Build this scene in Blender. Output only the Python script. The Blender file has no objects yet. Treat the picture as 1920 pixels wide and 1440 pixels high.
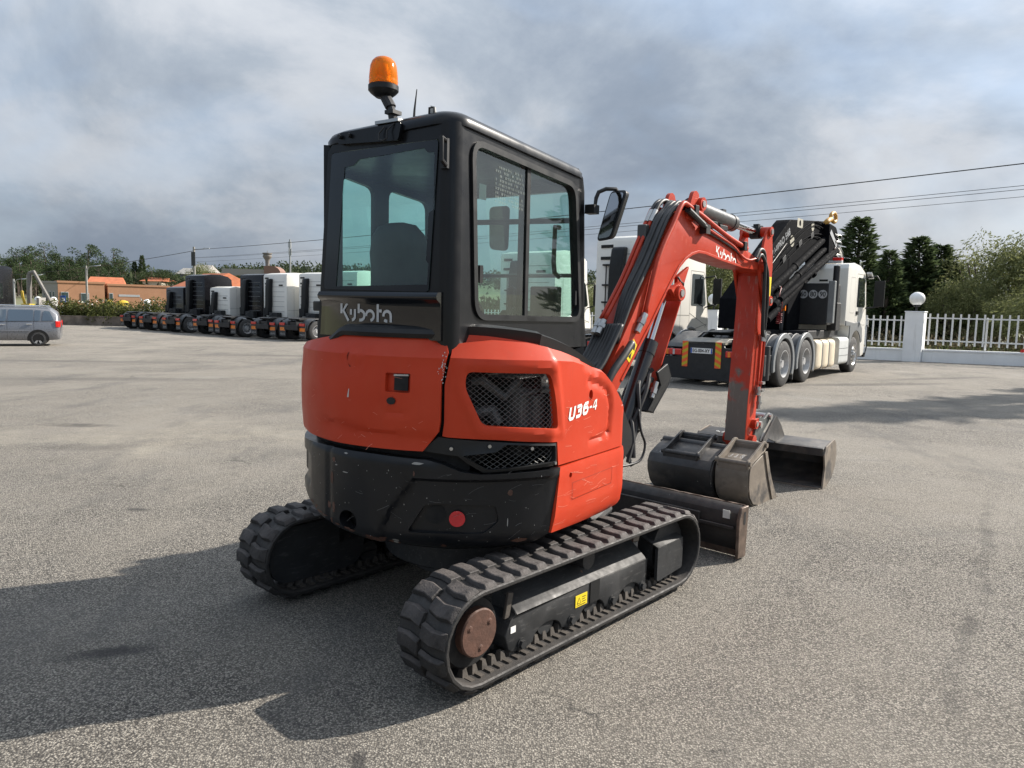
import bpy, bmesh, math, random
from mathutils import Vector, Matrix, geometry, noise
R = math.radians
random.seed(7)
SC = bpy.context.scene
COL = SC.collection

# ------------------------------------------------------------------ camera, sky, sun, exposure
EYE = 1.63
cam_d = bpy.data.cameras.new('camera')
cam = bpy.data.objects.new('camera', cam_d)
COL.objects.link(cam)
cam_d.sensor_width = 36.0
cam_d.lens = 1366.0 / 1920.0 * 36.0
cam_d.clip_start = 0.05
cam_d.clip_end = 6000
cam.matrix_world = Matrix.Translation((0, 0, EYE)) @ Matrix.Rotation(R(90 - 5.9), 4, 'X') @ Matrix.Rotation(R(1.4), 4, 'Z')
SC.camera = cam

SUN_AZ = math.atan2(0.93, 0.36)      # clockwise from +Y
SUN_EL = R(34)
sd = Vector((math.sin(SUN_AZ) * math.cos(SUN_EL), math.cos(SUN_AZ) * math.cos(SUN_EL), math.sin(SUN_EL)))
sun_d = bpy.data.lights.new('sun', 'SUN')
sun_d.energy = 4.4
sun_d.angle = R(0.6)
sun_d.color = (1.0, 0.93, 0.84)
sun = bpy.data.objects.new('sun', sun_d)
COL.objects.link(sun)
sun.rotation_euler = sd.to_track_quat('Z', 'Y').to_euler()

SC.view_settings.view_transform = 'Standard'
SC.view_settings.look = 'None'
SC.view_settings.gamma = 1
SC.view_settings.use_curve_mapping = False
SC.view_settings.exposure = 0.96

def world():
    w = bpy.data.worlds.new('World')
    SC.world = w
    w.use_nodes = True
    nt = w.node_tree
    N = nt.nodes
    for n in list(N): N.remove(n)
    L = nt.links.new
    out = N.new('ShaderNodeOutputWorld')
    bg = N.new('ShaderNodeBackground')
    bg.inputs['Strength'].default_value = 0.1
    sky = N.new('ShaderNodeTexSky')
    sky.sky_type = 'NISHITA'
    sky.sun_disc = False
    sky.sun_elevation = SUN_EL
    sky.sun_rotation = SUN_AZ
    sky.air_density = 1.0
    sky.dust_density = 1.2
    tc = N.new('ShaderNodeTexCoord')
    sep = N.new('ShaderNodeSeparateXYZ'); L(tc.outputs['Generated'], sep.inputs[0])
    # project the direction on a cloud ceiling
    z = N.new('ShaderNodeMath'); z.operation = 'MAXIMUM'; L(sep.outputs['Z'], z.inputs[0]); z.inputs[1].default_value = 0.0
    z2 = N.new('ShaderNodeMath'); z2.operation = 'ADD'; L(z.outputs[0], z2.inputs[0]); z2.inputs[1].default_value = 0.7
    dv = N.new('ShaderNodeVectorMath'); dv.operation = 'DIVIDE'
    cz = N.new('ShaderNodeCombineXYZ')
    for k in range(3): L(z2.outputs[0], cz.inputs[k])
    L(tc.outputs['Generated'], dv.inputs[0]); L(cz.outputs[0], dv.inputs[1])
    def nz(scale, det, rough, off, dist=0.0, sy=1.0):
        mp = N.new('ShaderNodeMapping'); mp.inputs['Location'].default_value = off
        mp.inputs['Rotation'].default_value = (0, 0, R(-28)); mp.inputs['Scale'].default_value = (1.0, sy, 1.0)
        L(dv.outputs[0], mp.inputs['Vector'])
        n = N.new('ShaderNodeTexNoise'); n.inputs['Scale'].default_value = scale; n.inputs['Detail'].default_value = det
        n.inputs['Roughness'].default_value = rough; n.inputs['Distortion'].default_value = dist
        L(mp.outputs[0], n.inputs['Vector'])
        return n.outputs['Fac']
    def ramp(f, pts):
        r = N.new('ShaderNodeValToRGB'); L(f, r.inputs[0])
        e = r.color_ramp.elements
        while len(e) > 1: e.remove(e[-1])
        e[0].position = pts[0][0]; e[0].color = pts[0][1]
        for p, c in pts[1:]:
            x = e.new(p); x.color = c
        return r.outputs['Color']
    def mix(f, a, b, mode='MIX'):
        m = N.new('ShaderNodeMix'); m.data_type = 'RGBA'; m.blend_type = mode
        if isinstance(f, float): m.inputs['Factor'].default_value = f
        else: L(f, m.inputs['Factor'])
        for s, v in (('A', a), ('B', b)):
            i = [q for q in m.inputs if q.name == s and q.type == 'RGBA'][0]
            if isinstance(v, tuple): i.default_value = v
            else: L(v, i)
        return [q for q in m.outputs if q.type == 'RGBA'][0]
    g = lambda a: (a, a, a, 1)
    big = nz(0.95, 4, 0.5, (6.9, 8.6, 1.0), 0.25)
    mid = nz(2.4, 8, 0.6, (5.7, 3.2, 4.0), 0.3, 1.0)
    fine = nz(5.5, 6, 0.55, (8.0, 2.0, 1.0), 0.1, 1.0)
    cl = mix(0.6, big, mid); cl = mix(0.13, cl, fine)
    # broad bright side towards the sun, darker bank on the far side (a smooth function of the direction)
    dot = N.new('ShaderNodeVectorMath'); dot.operation = 'DOT_PRODUCT'; L(tc.outputs['Generated'], dot.inputs[0])
    dot.inputs[1].default_value = (0.86, 0.5, 0.12)
    bias = N.new('ShaderNodeMapRange'); L(dot.outputs['Value'], bias.inputs[0])
    bias.inputs['From Min'].default_value = -0.3; bias.inputs['From Max'].default_value = 1.0
    bias.inputs['To Min'].default_value = -0.055; bias.inputs['To Max'].default_value = 0.10
    ad = N.new('ShaderNodeMath'); ad.operation = 'ADD'; L(cl, ad.inputs[0]); L(bias.outputs[0], ad.inputs[1])
    cloud = ramp(ad.outputs[0], [(0.38, (1.3, 1.6, 2.05, 1)), (0.455, (1.65, 1.95, 2.4, 1)), (0.51, (2.2, 2.5, 2.9, 1)), (0.56, (3.0, 3.2, 3.5, 1)), (0.64, (3.7, 3.85, 4.05, 1))])
    # openings of blue
    hole = nz(1.15, 5, 0.55, (1.4, 2.3, 6.0), 0.25, 1.2)
    hm = ramp(hole, [(0.52, g(0)), (0.68, g(0.65))])
    blue = mix(0.6, sky.outputs[0], (2.6, 3.5, 4.8, 1))
    col = mix(hm, cloud, blue)
    # cloud lit up around the hidden sun
    ds = N.new('ShaderNodeVectorMath'); ds.operation = 'DOT_PRODUCT'; L(tc.outputs['Generated'], ds.inputs[0]); ds.inputs[1].default_value = tuple(sd)
    cl0 = N.new('ShaderNodeMath'); cl0.operation = 'MAXIMUM'; L(ds.outputs['Value'], cl0.inputs[0]); cl0.inputs[1].default_value = 0
    pw = N.new('ShaderNodeMath'); pw.operation = 'POWER'; L(cl0.outputs[0], pw.inputs[0]); pw.inputs[1].default_value = 7
    ma = N.new('ShaderNodeMath'); ma.operation = 'MULTIPLY_ADD'; L(pw.outputs[0], ma.inputs[0]); ma.inputs[1].default_value = 0.75; ma.inputs[2].default_value = 1.0
    cb = N.new('ShaderNodeCombineXYZ')
    for k in range(3): L(ma.outputs[0], cb.inputs[k])
    col = mix(1.0, col, cb.outputs[0], 'MULTIPLY')
    # an overcast ceiling is brighter overhead than near the horizon (as the CIE overcast sky)
    el = N.new('ShaderNodeMath'); el.operation = 'MULTIPLY_ADD'; L(z.outputs[0], el.inputs[0]); el.inputs[1].default_value = 1.25; el.inputs[2].default_value = 0.72
    ce = N.new('ShaderNodeCombineXYZ')
    for k in range(3): L(el.outputs[0], ce.inputs[k])
    col = mix(1.0, col, ce.outputs[0], 'MULTIPLY')
    L(col, bg.inputs['Color'])
    L(bg.outputs[0], out.inputs['Surface'])
world()

# ------------------------------------------------------------------ materials
MATS = {}
def mat(name, col, rough=0.5, metal=0.0, var=0.12, vscale=6.0, spots=None, bump=0.0, bscale=60.0, coat=0.0, spec=0.5, dust=None, streak=None, alt=None, zwear=None):
    """principled surface: base colour with noise variation, optional chips (spots=(colour, scale, amount)), dust colour on upward faces, fine bump"""
    if name in MATS: return MATS[name]
    m = bpy.data.materials.new(name); m.use_nodes = True
    nt = m.node_tree; N = nt.nodes; L = nt.links.new
    p = N['Principled BSDF']
    tc = N.new('ShaderNodeTexCoord')
    V = tc.outputs['Object']
    def noise_(scale, det=4, rough_=0.55, vec=None):
        n = N.new('ShaderNodeTexNoise'); n.inputs['Scale'].default_value = scale; n.inputs['Detail'].default_value = det
        n.inputs['Roughness'].default_value = rough_; L(vec or V, n.inputs['Vector']); return n.outputs['Fac']
    def mapr(f, a, b, c=0.0, d=1.0):
        r = N.new('ShaderNodeMapRange'); L(f, r.inputs[0]); r.inputs['From Min'].default_value = a; r.inputs['From Max'].default_value = b
        r.inputs['To Min'].default_value = c; r.inputs['To Max'].default_value = d; return r.outputs[0]
    def mix(f, a, b):
        x = N.new('ShaderNodeMix'); x.data_type = 'RGBA'; L(f, x.inputs['Factor'])
        for s, v in (('A', a), ('B', b)):
            i = [q for q in x.inputs if q.name == s and q.type == 'RGBA'][0]
            if isinstance(v, (tuple, list)): i.default_value = (v[0], v[1], v[2], 1)
            else: L(v, i)
        return [q for q in x.outputs if q.type == 'RGBA'][0]
    lo = [c * (1 - var) for c in col]; hi = [min(1, c * (1 + var)) for c in col]
    c = mix(mapr(noise_(vscale, 5), 0.3, 0.7), lo, hi)
    ro = None
    if alt:      # second large-scale tone: (colour, scale, lo, hi)
        f_ = noise_(alt[1], 6, 0.6)
        if zwear:   # wear that grows towards one end of the part
            sz_ = N.new('ShaderNodeSeparateXYZ'); L(V, sz_.inputs[0]); a_ = N.new('ShaderNodeMath'); a_.operation = 'ADD'; L(f_, a_.inputs[0]); L(mapr(sz_.outputs['Z'], zwear[0], zwear[1], 0.25, -0.35), a_.inputs[1]); f_ = a_.outputs[0]
        c = mix(mapr(f_, alt[2], alt[3]), c, alt[0])
    if streak:   # scratches: stretched noise (colour, amount, stretch xyz)
        mp = N.new('ShaderNodeMapping'); L(V, mp.inputs['Vector']); mp.inputs['Scale'].default_value = streak[2]
        sfac = mapr(noise_(1.0, 5, 0.65, mp.outputs[0]), 0.62 - 0.1 * streak[1], 0.75 - 0.05 * streak[1], 0, streak[1])
        c = mix(sfac, c, streak[0])
    if spots:
        for (sc, scale, amt) in (spots if isinstance(spots[0][0], (tuple, list)) else [spots]):
            f = mapr(noise_(scale, 6, 0.62), 0.72 - amt * 0.22, 0.735 - amt * 0.22)
            c = mix(f, c, sc)
    if dust:
        ge = N.new('ShaderNodeNewGeometry'); sx = N.new('ShaderNodeSeparateXYZ'); L(ge.outputs['Normal'], sx.inputs[0])
        f1 = mapr(sx.outputs['Z'], -0.2, 0.9, dust[2] if len(dust) > 2 else 0.0, 1)
        f2 = mapr(noise_(9, 6, 0.65), 0.3, 0.75)
        mu = N.new('ShaderNodeMath'); mu.operation = 'MULTIPLY'; L(f1, mu.inputs[0]); L(f2, mu.inputs[1])
        mu2 = N.new('ShaderNodeMath'); mu2.operation = 'MULTIPLY'; L(mu.outputs[0], mu2.inputs[0]); mu2.inputs[1].default_value = dust[1]
        c = mix(mu2.outputs[0], c, dust[0])
    L(c, p.inputs['Base Color'])
    p.inputs['Metallic'].default_value = metal
    p.inputs['Specular IOR Level'].default_value = spec
    L(mapr(noise_(vscale * 2.3, 5), 0.25, 0.75, max(0.03, rough * 0.78), min(1, rough * 1.2)), p.inputs['Roughness'])
    if coat: p.inputs['Coat Weight'].default_value = coat; p.inputs['Coat Roughness'].default_value = 0.08
    if bump:
        b = N.new('ShaderNodeBump'); b.inputs['Strength'].default_value = bump; b.inputs['Distance'].default_value = 0.01
        L(noise_(bscale, 6, 0.6), b.inputs['Height']); L(b.outputs[0], p.inputs['Normal'])
    MATS[name] = m
    return m

def glass(name, tint, refl=0.16, rough=0.02, opaque=0.0, dirt=0.0):
    if name in MATS: return MATS[name]
    m = bpy.data.materials.new(name); m.use_nodes = True
    nt = m.node_tree; N = nt.nodes; L = nt.links.new
    for n in list(N): N.remove(n)
    out = N.new('ShaderNodeOutputMaterial')
    tr = N.new('ShaderNodeBsdfTransparent'); tr.inputs[0].default_value = (*tint, 1)
    gl = N.new('ShaderNodeBsdfGlossy'); gl.inputs['Roughness'].default_value = rough; gl.inputs['Color'].default_value = (0.9, 0.97, 1, 1)
    fr = N.new('ShaderNodeFresnel'); fr.inputs['IOR'].default_value = 1.5
    mr = N.new('ShaderNodeMapRange'); L(fr.outputs[0], mr.inputs[0]); mr.inputs['To Min'].default_value = refl * 0.4; mr.inputs['To Max'].default_value = 1.0
    mx = N.new('ShaderNodeMixShader'); L(mr.outputs[0], mx.inputs[0]); L(tr.outputs[0], mx.inputs[1]); L(gl.outputs[0], mx.inputs[2])
    last = mx.outputs[0]
    if opaque or dirt:
        df = N.new('ShaderNodeBsdfDiffuse'); df.inputs[0].default_value = (0.04, 0.05, 0.055, 1) if opaque else (0.45, 0.5, 0.46, 1)
        m2 = N.new('ShaderNodeMixShader')
        if opaque: m2.inputs[0].default_value = opaque
        else:
            tc = N.new('ShaderNodeTexCoord'); n = N.new('ShaderNodeTexNoise'); n.inputs['Scale'].default_value = 7; n.inputs['Detail'].default_value = 7
            mp = N.new('ShaderNodeMapping'); mp.inputs['Scale'].default_value = (1, 1, 0.35); L(tc.outputs['Object'], mp.inputs[0]); L(mp.outputs[0], n.inputs['Vector'])
            q = N.new('ShaderNodeMapRange'); L(n.outputs['Fac'], q.inputs[0]); q.inputs['From Min'].default_value = 0.35; q.inputs['From Max'].default_value = 0.8
            q.inputs['To Min'].default_value = dirt * 0.3; q.inputs['To Max'].default_value = dirt; L(q.outputs[0], m2.inputs[0])
        L(last, m2.inputs[1]); L(df.outputs[0], m2.inputs[2]); last = m2.outputs[0]
    L(last, out.inputs['Surface'])
    MATS[name] = m
    return m

# ------------------------------------------------------------------ mesh building
class MB:
    def __init__(s): s.v = []; s.f = []; s.m = []; s.cur = 0; s.T = None
    def add(s, vs, fs):
        o = len(s.v)
        if s.T is not None: vs = [tuple(s.T @ Vector(v)) for v in vs]
        s.v.extend([tuple(v) for v in vs])
        for f in fs: s.f.append(tuple(i + o for i in f)); s.m.append(s.cur)
        return s
    def box(s, x0, x1, y0, y1, z0, z1):
        return s.add([(x0, y0, z0), (x1, y0, z0), (x1, y1, z0), (x0, y1, z0), (x0, y0, z1), (x1, y0, z1), (x1, y1, z1), (x0, y1, z1)],
                     [(0, 3, 2, 1), (4, 5, 6, 7), (0, 1, 5, 4), (1, 2, 6, 5), (2, 3, 7, 6), (3, 0, 4, 7)])
    def prism(s, poly, a0, a1, plane='xz'):
        """extrude a 2D polygon along the remaining axis"""
        n = len(poly)
        area = sum(poly[i][0] * poly[(i + 1) % n][1] - poly[(i + 1) % n][0] * poly[i][1] for i in range(n))
        if area < 0: poly = poly[::-1]
        f3 = {'xz': lambda p, a: (p[0], a, p[1]), 'xy': lambda p, a: (p[0], p[1], a), 'yz': lambda p, a: (a, p[0], p[1])}[plane]
        vs = [f3(p, a0) for p in poly] + [f3(p, a1) for p in poly]
        tri = geometry.tessellate_polygon([[Vector((p[0], p[1], 0)) for p in poly]])
        flip = (plane == 'xz')
        fs = []
        for t in tri:
            a, b, c = t
            ar = (poly[b][0] - poly[a][0]) * (poly[c][1] - poly[a][1]) - (poly[c][0] - poly[a][0]) * (poly[b][1] - poly[a][1])
            if ar < 0: a, b, c = a, c, b
            if flip: fs.append((a, b, c)); fs.append((c + n, b + n, a + n))
            else: fs.append((c, b, a)); fs.append((a + n, b + n, c + n))
        for i in range(n):
            j = (i + 1) % n
            fs.append((j, i, i + n, j + n) if flip else (i, j, j + n, i + n))
        if a1 < a0: fs = [f[::-1] for f in fs]
        return s.add(vs, fs)
    def loft(s, rings, closed=True, caps=True):
        n = len(rings[0]); vs = [p for r in rings for p in r]; fs = []
        for k in range(len(rings) - 1):
            for i in range(n if closed else n - 1):
                j = (i + 1) % n
                fs.append((k * n + i, k * n + j, (k + 1) * n + j, (k + 1) * n + i))
        if caps:
            fs.append(tuple(range(n))[::-1]); b = (len(rings) - 1) * n; fs.append(tuple(range(b, b + n)))
        return s.add(vs, fs)
    def tube(s, pts, r, n=8, caps=True):
        pts = [Vector(p) for p in pts]; rings = []
        rr = r if isinstance(r, (list, tuple)) else [r] * len(pts)
        t0 = (pts[1] - pts[0]).normalized()
        up = Vector((0, 0, 1)) if abs(t0.z) < 0.9 else Vector((1, 0, 0))
        u = t0.cross(up).normalized()
        for i, p in enumerate(pts):
            if i == 0: t = (pts[1] - pts[0]).normalized()
            elif i == len(pts) - 1: t = (pts[-1] - pts[-2]).normalized()
            else: t = ((pts[i] - pts[i - 1]).normalized() + (pts[i + 1] - pts[i]).normalized()).normalized()
            u = (u - t * u.dot(t)).normalized(); w = t.cross(u)
            rings.append([p + (u * math.cos(2 * math.pi * k / n) + w * math.sin(2 * math.pi * k / n)) * rr[i] for k in range(n)])
        return s.loft(rings, True, caps)
    def cyl(s, a, b, r, n=16): return s.tube([a, b], r, n)
    def lathe(s, prof, n=24, c=(0, 0, 0), axis='z'):
        rings = []
        for (r, z) in prof:
            ring = []
            for k in range(n):
                a = 2 * math.pi * k / n; x, y = r * math.cos(a), r * math.sin(a)
                p = {'z': (x, y, z), 'y': (x, z, -y), 'x': (z, x, y)}[axis]
                ring.append((p[0] + c[0], p[1] + c[1], p[2] + c[2]))
            rings.append(ring)
        return s.loft(rings, True, False)
    def panel(s, poly, holes, surf, thick=0.02, grid=0.05, inner=True, double=False, lines=()):
        """plate with any outline and holes on a curved surface: surf(a, b, off) -> point"""
        def sub(pl):
            out = []
            for i, p in enumerate(pl):
                q = pl[(i + 1) % len(pl)]; d = math.hypot(q[0] - p[0], q[1] - p[1]); k = max(1, int(math.ceil(d / grid)))
                for t in range(k): out.append((p[0] + (q[0] - p[0]) * t / k, p[1] + (q[1] - p[1]) * t / k))
            return out
        def inside(p, pl):
            c = False; n = len(pl); j = n - 1
            for i in range(n):
                a, b = pl[i], pl[j]
                if (a[1] > p[1]) != (b[1] > p[1]) and p[0] < (b[0] - a[0]) * (p[1] - a[1]) / (b[1] - a[1]) + a[0]: c = not c
                j = i
            return c
        loops = [sub(poly)] + [sub(h) for h in holes]
        pts = []; edges = []
        for lp in loops:
            o = len(pts); pts += lp; edges += [(o + i, o + (i + 1) % len(lp)) for i in range(len(lp))]
        for ln in lines:
            o = len(pts); seg = []
            for (a, b) in zip(ln, ln[1:]):
                k = max(1, int(math.ceil(math.hypot(b[0] - a[0], b[1] - a[1]) / grid)))
                seg += [(a[0] + (b[0] - a[0]) * t / k, a[1] + (b[1] - a[1]) * t / k) for t in range(k)]
            seg.append(ln[-1])
            seg = [p for p in seg if inside(p, loops[0]) and not any(inside(p, h) for h in loops[1:])]
            pts += seg; edges += [(o + i, o + i + 1) for i in range(len(seg) - 1) if math.hypot(seg[i + 1][0] - seg[i][0], seg[i + 1][1] - seg[i][1]) < grid * 1.5]
        nb = len(pts); B = list(pts)
        x0 = min(p[0] for p in poly); x1 = max(p[0] for p in poly); y0 = min(p[1] for p in poly); y1 = max(p[1] for p in poly)
        if inner:
            y = y0 + grid * 0.5; row = 0
            while y < y1:
                x = x0 + grid * (0.5 if row % 2 else 0.25)
                while x < x1:
                    p = (x, y)
                    if inside(p, loops[0]) and not any(inside(p, h) for h in loops[1:]):
                        if min((p[0] - b[0]) ** 2 + (p[1] - b[1]) ** 2 for b in B) > (grid * 0.45) ** 2: pts.append(p)
                    x += grid
                y += grid; row += 1
        r = geometry.delaunay_2d_cdt([Vector(p) for p in pts], edges, [], 0, 1e-6)
        V2, F = r[0], r[2]
        tris = []
        for f in F:
            cx = sum(V2[i][0] for i in f) / len(f); cy = sum(V2[i][1] for i in f) / len(f)
            if inside((cx, cy), loops[0]) and not any(inside((cx, cy), h) for h in loops[1:]): tris.append(tuple(f))
        ed = {}
        for f in tris:
            for i in range(len(f)):
                e = (f[i], f[(i + 1) % len(f)]); ed[e] = 1
        bound = [e for e in ed if (e[1], e[0]) not in ed]
        vs = [tuple(surf(v[0], v[1], 0.0)) for v in V2]
        # orientation: compare with the offset direction
        f = max(tris, key=lambda t: abs((V2[t[1]] - V2[t[0]]).cross(V2[t[2]] - V2[t[0]])))
        a, b, c = [Vector(vs[i]) for i in f[:3]]
        ctr = sum((Vector(V2[i]) for i in f[:3]), Vector((0, 0))) / 3
        nd = Vector(surf(ctr[0], ctr[1], 0.01)) - Vector(surf(ctr[0], ctr[1], 0.0))
        flip = (b - a).cross(c - a).dot(nd) < 0
        if flip: tris = [t[::-1] for t in tris]; bound = [(e[1], e[0]) for e in bound]
        fs = list(tris)
        if thick:
            inn = {}
            for e in bound:
                for i in e:
                    if i not in inn: inn[i] = len(vs); vs.append(tuple(surf(V2[i][0], V2[i][1], -thick)))
            for (i, j) in bound: fs.append((j, i, inn[i], inn[j]))
            if double:
                back = {}
                for i in range(len(V2)):
                    back[i] = inn[i] if i in inn else len(vs)
                    if i not in inn: vs.append(tuple(surf(V2[i][0], V2[i][1], -thick)))
                fs += [tuple(back[i] for i in t[::-1]) for t in tris]
        return s.add(vs, fs)
    def build(s, name, mats, parent=None, frame=None, bevel=0.0, bseg=1, sharp=35, smooth=True, merge=True):
        me = bpy.data.meshes.new(name)
        me.from_pydata(s.v, [], s.f)
        if not isinstance(mats, (list, tuple)): mats = [mats]
        for m in mats: me.materials.append(m)
        if len(mats) > 1: me.polygons.foreach_set('material_index', s.m)
        if bevel or merge:
            bm = bmesh.new(); bm.from_mesh(me)
            if merge: bmesh.ops.remove_doubles(bm, verts=bm.verts, dist=0.0002)
            if bevel:
                es = [e for e in bm.edges if len(e.link_faces) == 2 and e.calc_face_angle(0) > R(28)]
                bmesh.ops.bevel(bm, geom=es, offset=bevel, segments=bseg, affect='EDGES', profile=0.5, clamp_overlap=True)
            bm.to_mesh(me); bm.free()
        if smooth:
            me.polygons.foreach_set('use_smooth', [True] * len(me.polygons))
            if sharp: me.set_sharp_from_angle(angle=R(sharp))
        me.update()
        return link(name, me, parent, frame)

FR = {}
def link(name, data, parent=None, frame=None):
    o = bpy.data.objects.new(name, data); COL.objects.link(o)
    pf = FR[parent] if parent is not None else Matrix()
    f = frame if frame is not None else pf
    FR[o] = f.copy()
    if parent is not None: o.parent = parent
    o.matrix_basis = pf.inverted() @ f
    return o
def thing(name, label, cat, frame, group=None):
    o = link(name, None, None, frame); o.empty_display_size = 0.3
    return tag(o, label, cat, group)
def tag(o, label=None, cat=None, group=None, kind=None):
    if label: o['label'] = label
    if cat: o['category'] = cat
    if group: o['group'] = group
    if kind: o['kind'] = kind
    return o
def frame_at(x, y, z, heading):
    """local X points along the heading (degrees clockwise from +Y), local Y to its left"""
    return Matrix.Translation((x, y, z)) @ Matrix.Rotation(R(90 - heading), 4, 'Z')
def copy_thing(root, frame, label, group=None):
    def rec(o, parent):
        c = o.copy(); COL.objects.link(c); FR[c] = FR[o]
        if parent: c.parent = parent
        for ch in list(o.children): rec(ch, c)
        return c
    c = rec(root, None); c.matrix_basis = frame; FR[c] = frame.copy()
    c['label'] = label
    if group: c['group'] = group
    return c
def rrect(x0, x1, y0, y1, r, n=5):
    out = []
    for cx, cy, a in ((x1 - r, y1 - r, 0), (x0 + r, y1 - r, 90), (x0 + r, y0 + r, 180), (x1 - r, y0 + r, 270)):
        for k in range(n + 1): out.append((cx + r * math.cos(R(a + 90 * k / n)), cy + r * math.sin(R(a + 90 * k / n))))
    return out
def round_poly(poly, r, n=4):
    out = []; m = len(poly)
    for i in range(m):
        p0, p, p1 = Vector(poly[i - 1]), Vector(poly[i]), Vector(poly[(i + 1) % m])
        a = (p0 - p); b = (p1 - p); rr = min(r, a.length * 0.45, b.length * 0.45)
        A = p + a.normalized() * rr; B_ = p + b.normalized() * rr
        for k in range(n + 1):
            t = k / n; q = A * (1 - t) ** 2 + p * 2 * t * (1 - t) + B_ * t * t; out.append((q[0], q[1]))
    return out
def circ(cx, cy, r, n=20, ry=None): return [(cx + r * math.cos(2 * math.pi * k / n), cy + (ry or r) * math.sin(2 * math.pi * k / n)) for k in range(n)]
def inset(poly, d):
    cx = sum(p[0] for p in poly) / len(poly); cy = sum(p[1] for p in poly) / len(poly); out = []
    m = len(poly)
    area = sum(poly[i][0] * poly[(i + 1) % m][1] - poly[(i + 1) % m][0] * poly[i][1] for i in range(m))
    sg = 1 if area > 0 else -1
    for i in range(m):
        a, p, b = Vector(poly[i - 1]), Vector(poly[i]), Vector(poly[(i + 1) % m])
        e1 = (p - a); e2 = (b - p)
        if e1.length < 1e-9 or e2.length < 1e-9: out.append(tuple(p)); continue
        n1 = Vector((-e1.y, e1.x)).normalized() * sg; n2 = Vector((-e2.y, e2.x)).normalized() * sg
        nn = (n1 + n2); nn = nn.normalized() if nn.length > 1e-6 else n1
        q = p + nn * (d / max(0.4, nn.dot(n1))); out.append((q.x, q.y))
    return out
def interp(x, pts):
    if x <= pts[0][0]: return pts[0][1]
    for (a, b), (c, d) in zip(pts, pts[1:]):
        if x <= c: return b + (d - b) * (x - a) / (c - a)
    return pts[-1][1]

TEXTC = {}
def text_mesh(txt, h=1.0):
    """flat lettering as triangles in the xy plane, height h, returns verts, faces"""
    cu = bpy.data.curves.new('lettering', 'FONT'); cu.body = txt; cu.size = 1.0; cu.resolution_u = 3; cu.align_x = 'LEFT'
    o = bpy.data.objects.new('lettering', cu); COL.objects.link(o)
    me = bpy.data.meshes.new_from_object(o.evaluated_get(bpy.context.evaluated_depsgraph_get()))
    vs = [tuple(v.co) for v in me.vertices]; fs = [tuple(p.vertices) for p in me.polygons]
    bpy.data.objects.remove(o); bpy.data.curves.remove(cu); bpy.data.meshes.remove(me)
    y0 = min(v[1] for v in vs); y1 = max(v[1] for v in vs); x0 = min(v[0] for v in vs)
    k = h / (y1 - y0)
    return [((v[0] - x0) * k, (v[1] - y0) * k) for v in vs], fs
def put_text(mb, txt, h, fn, bold=0.0, width=None, shear=0.0):
    vs, fs = text_mesh(txt, h)
    w = max(v[0] for v in vs); k = (width / w) if width else 1
    vs = [((v[0]) * k + shear * v[1], v[1]) for v in vs]
    mb.add([fn(a, b) for a, b in vs], fs)
    if bold:
        for dx, dy in ((bold, 0), (0, bold), (bold, bold)):
            mb.add([fn(a + dx, b + dy) for a, b in vs], fs)
def stroke(mb, pl, w, fn):
    """ribbon lettering stroke along a polyline"""
    P = [Vector(p) for p in pl]; vs = []
    for i, p in enumerate(P):
        t = (P[min(i + 1, len(P) - 1)] - P[max(i - 1, 0)]).normalized(); n = Vector((-t.y, t.x)) * w / 2
        vs += [fn(*(p + n)), fn(*(p - n))]
    mb.add(vs, [(2 * i + 1, 2 * i + 3, 2 * i + 2, 2 * i) for i in range(len(P) - 1)])
def arc(cx, cy, rx, ry, a0, a1, n=8): return [(cx + rx * math.cos(R(a0 + (a1 - a0) * k / n)), cy + ry * math.sin(R(a0 + (a1 - a0) * k / n))) for k in range(n + 1)]
def stencil_word(mb, h, width, fn, w=0.16):
    """the rounded stencil lettering on the machine"""
    G = [[(0.08, 1.0), (0.08, 0.42)], [(0.52, 1.0), (0.22, 0.60), (0.62, 0.0)],
         [(0.80, 0.68), (0.80, 0.36)], [(1.10, 0.68), (1.10, 0.30)] + arc(0.88, 0.28, 0.22, 0.22, 0, -90, 5),
         [(1.38, 1.0), (1.38, 0.46)], arc(1.52, 0.34, 0.28, 0.28, 110, -110, 9),
         arc(2.20, 0.34, 0.28, 0.28, 185, -80, 10),
         [(2.76, 1.0), (2.76, 0.0)], [(2.80, 0.62), (3.04, 0.62)],
         arc(3.42, 0.36, 0.26, 0.26, 190, 0, 8) + [(3.68, 0.0)], arc(3.40, 0.30, 0.24, 0.24, 225, 280, 4)]
    k = width / 3.76
    for g in G: stroke(mb, [(p[0] * k, p[1] * h) for p in g], w * h, fn)
# ------------------------------------------------------------------ ground
def G(x, y):
    d = math.hypot(x, y - 4); t = min(1, max(0, (d - 6) / 14)); t = t * t * (3 - 2 * t)
    dd = min(d, 70) / max(d, 1e-6)
    return max(-0.40, t * (0.0124 * x * dd - 0.00625 * (y - 4) * dd))

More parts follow.
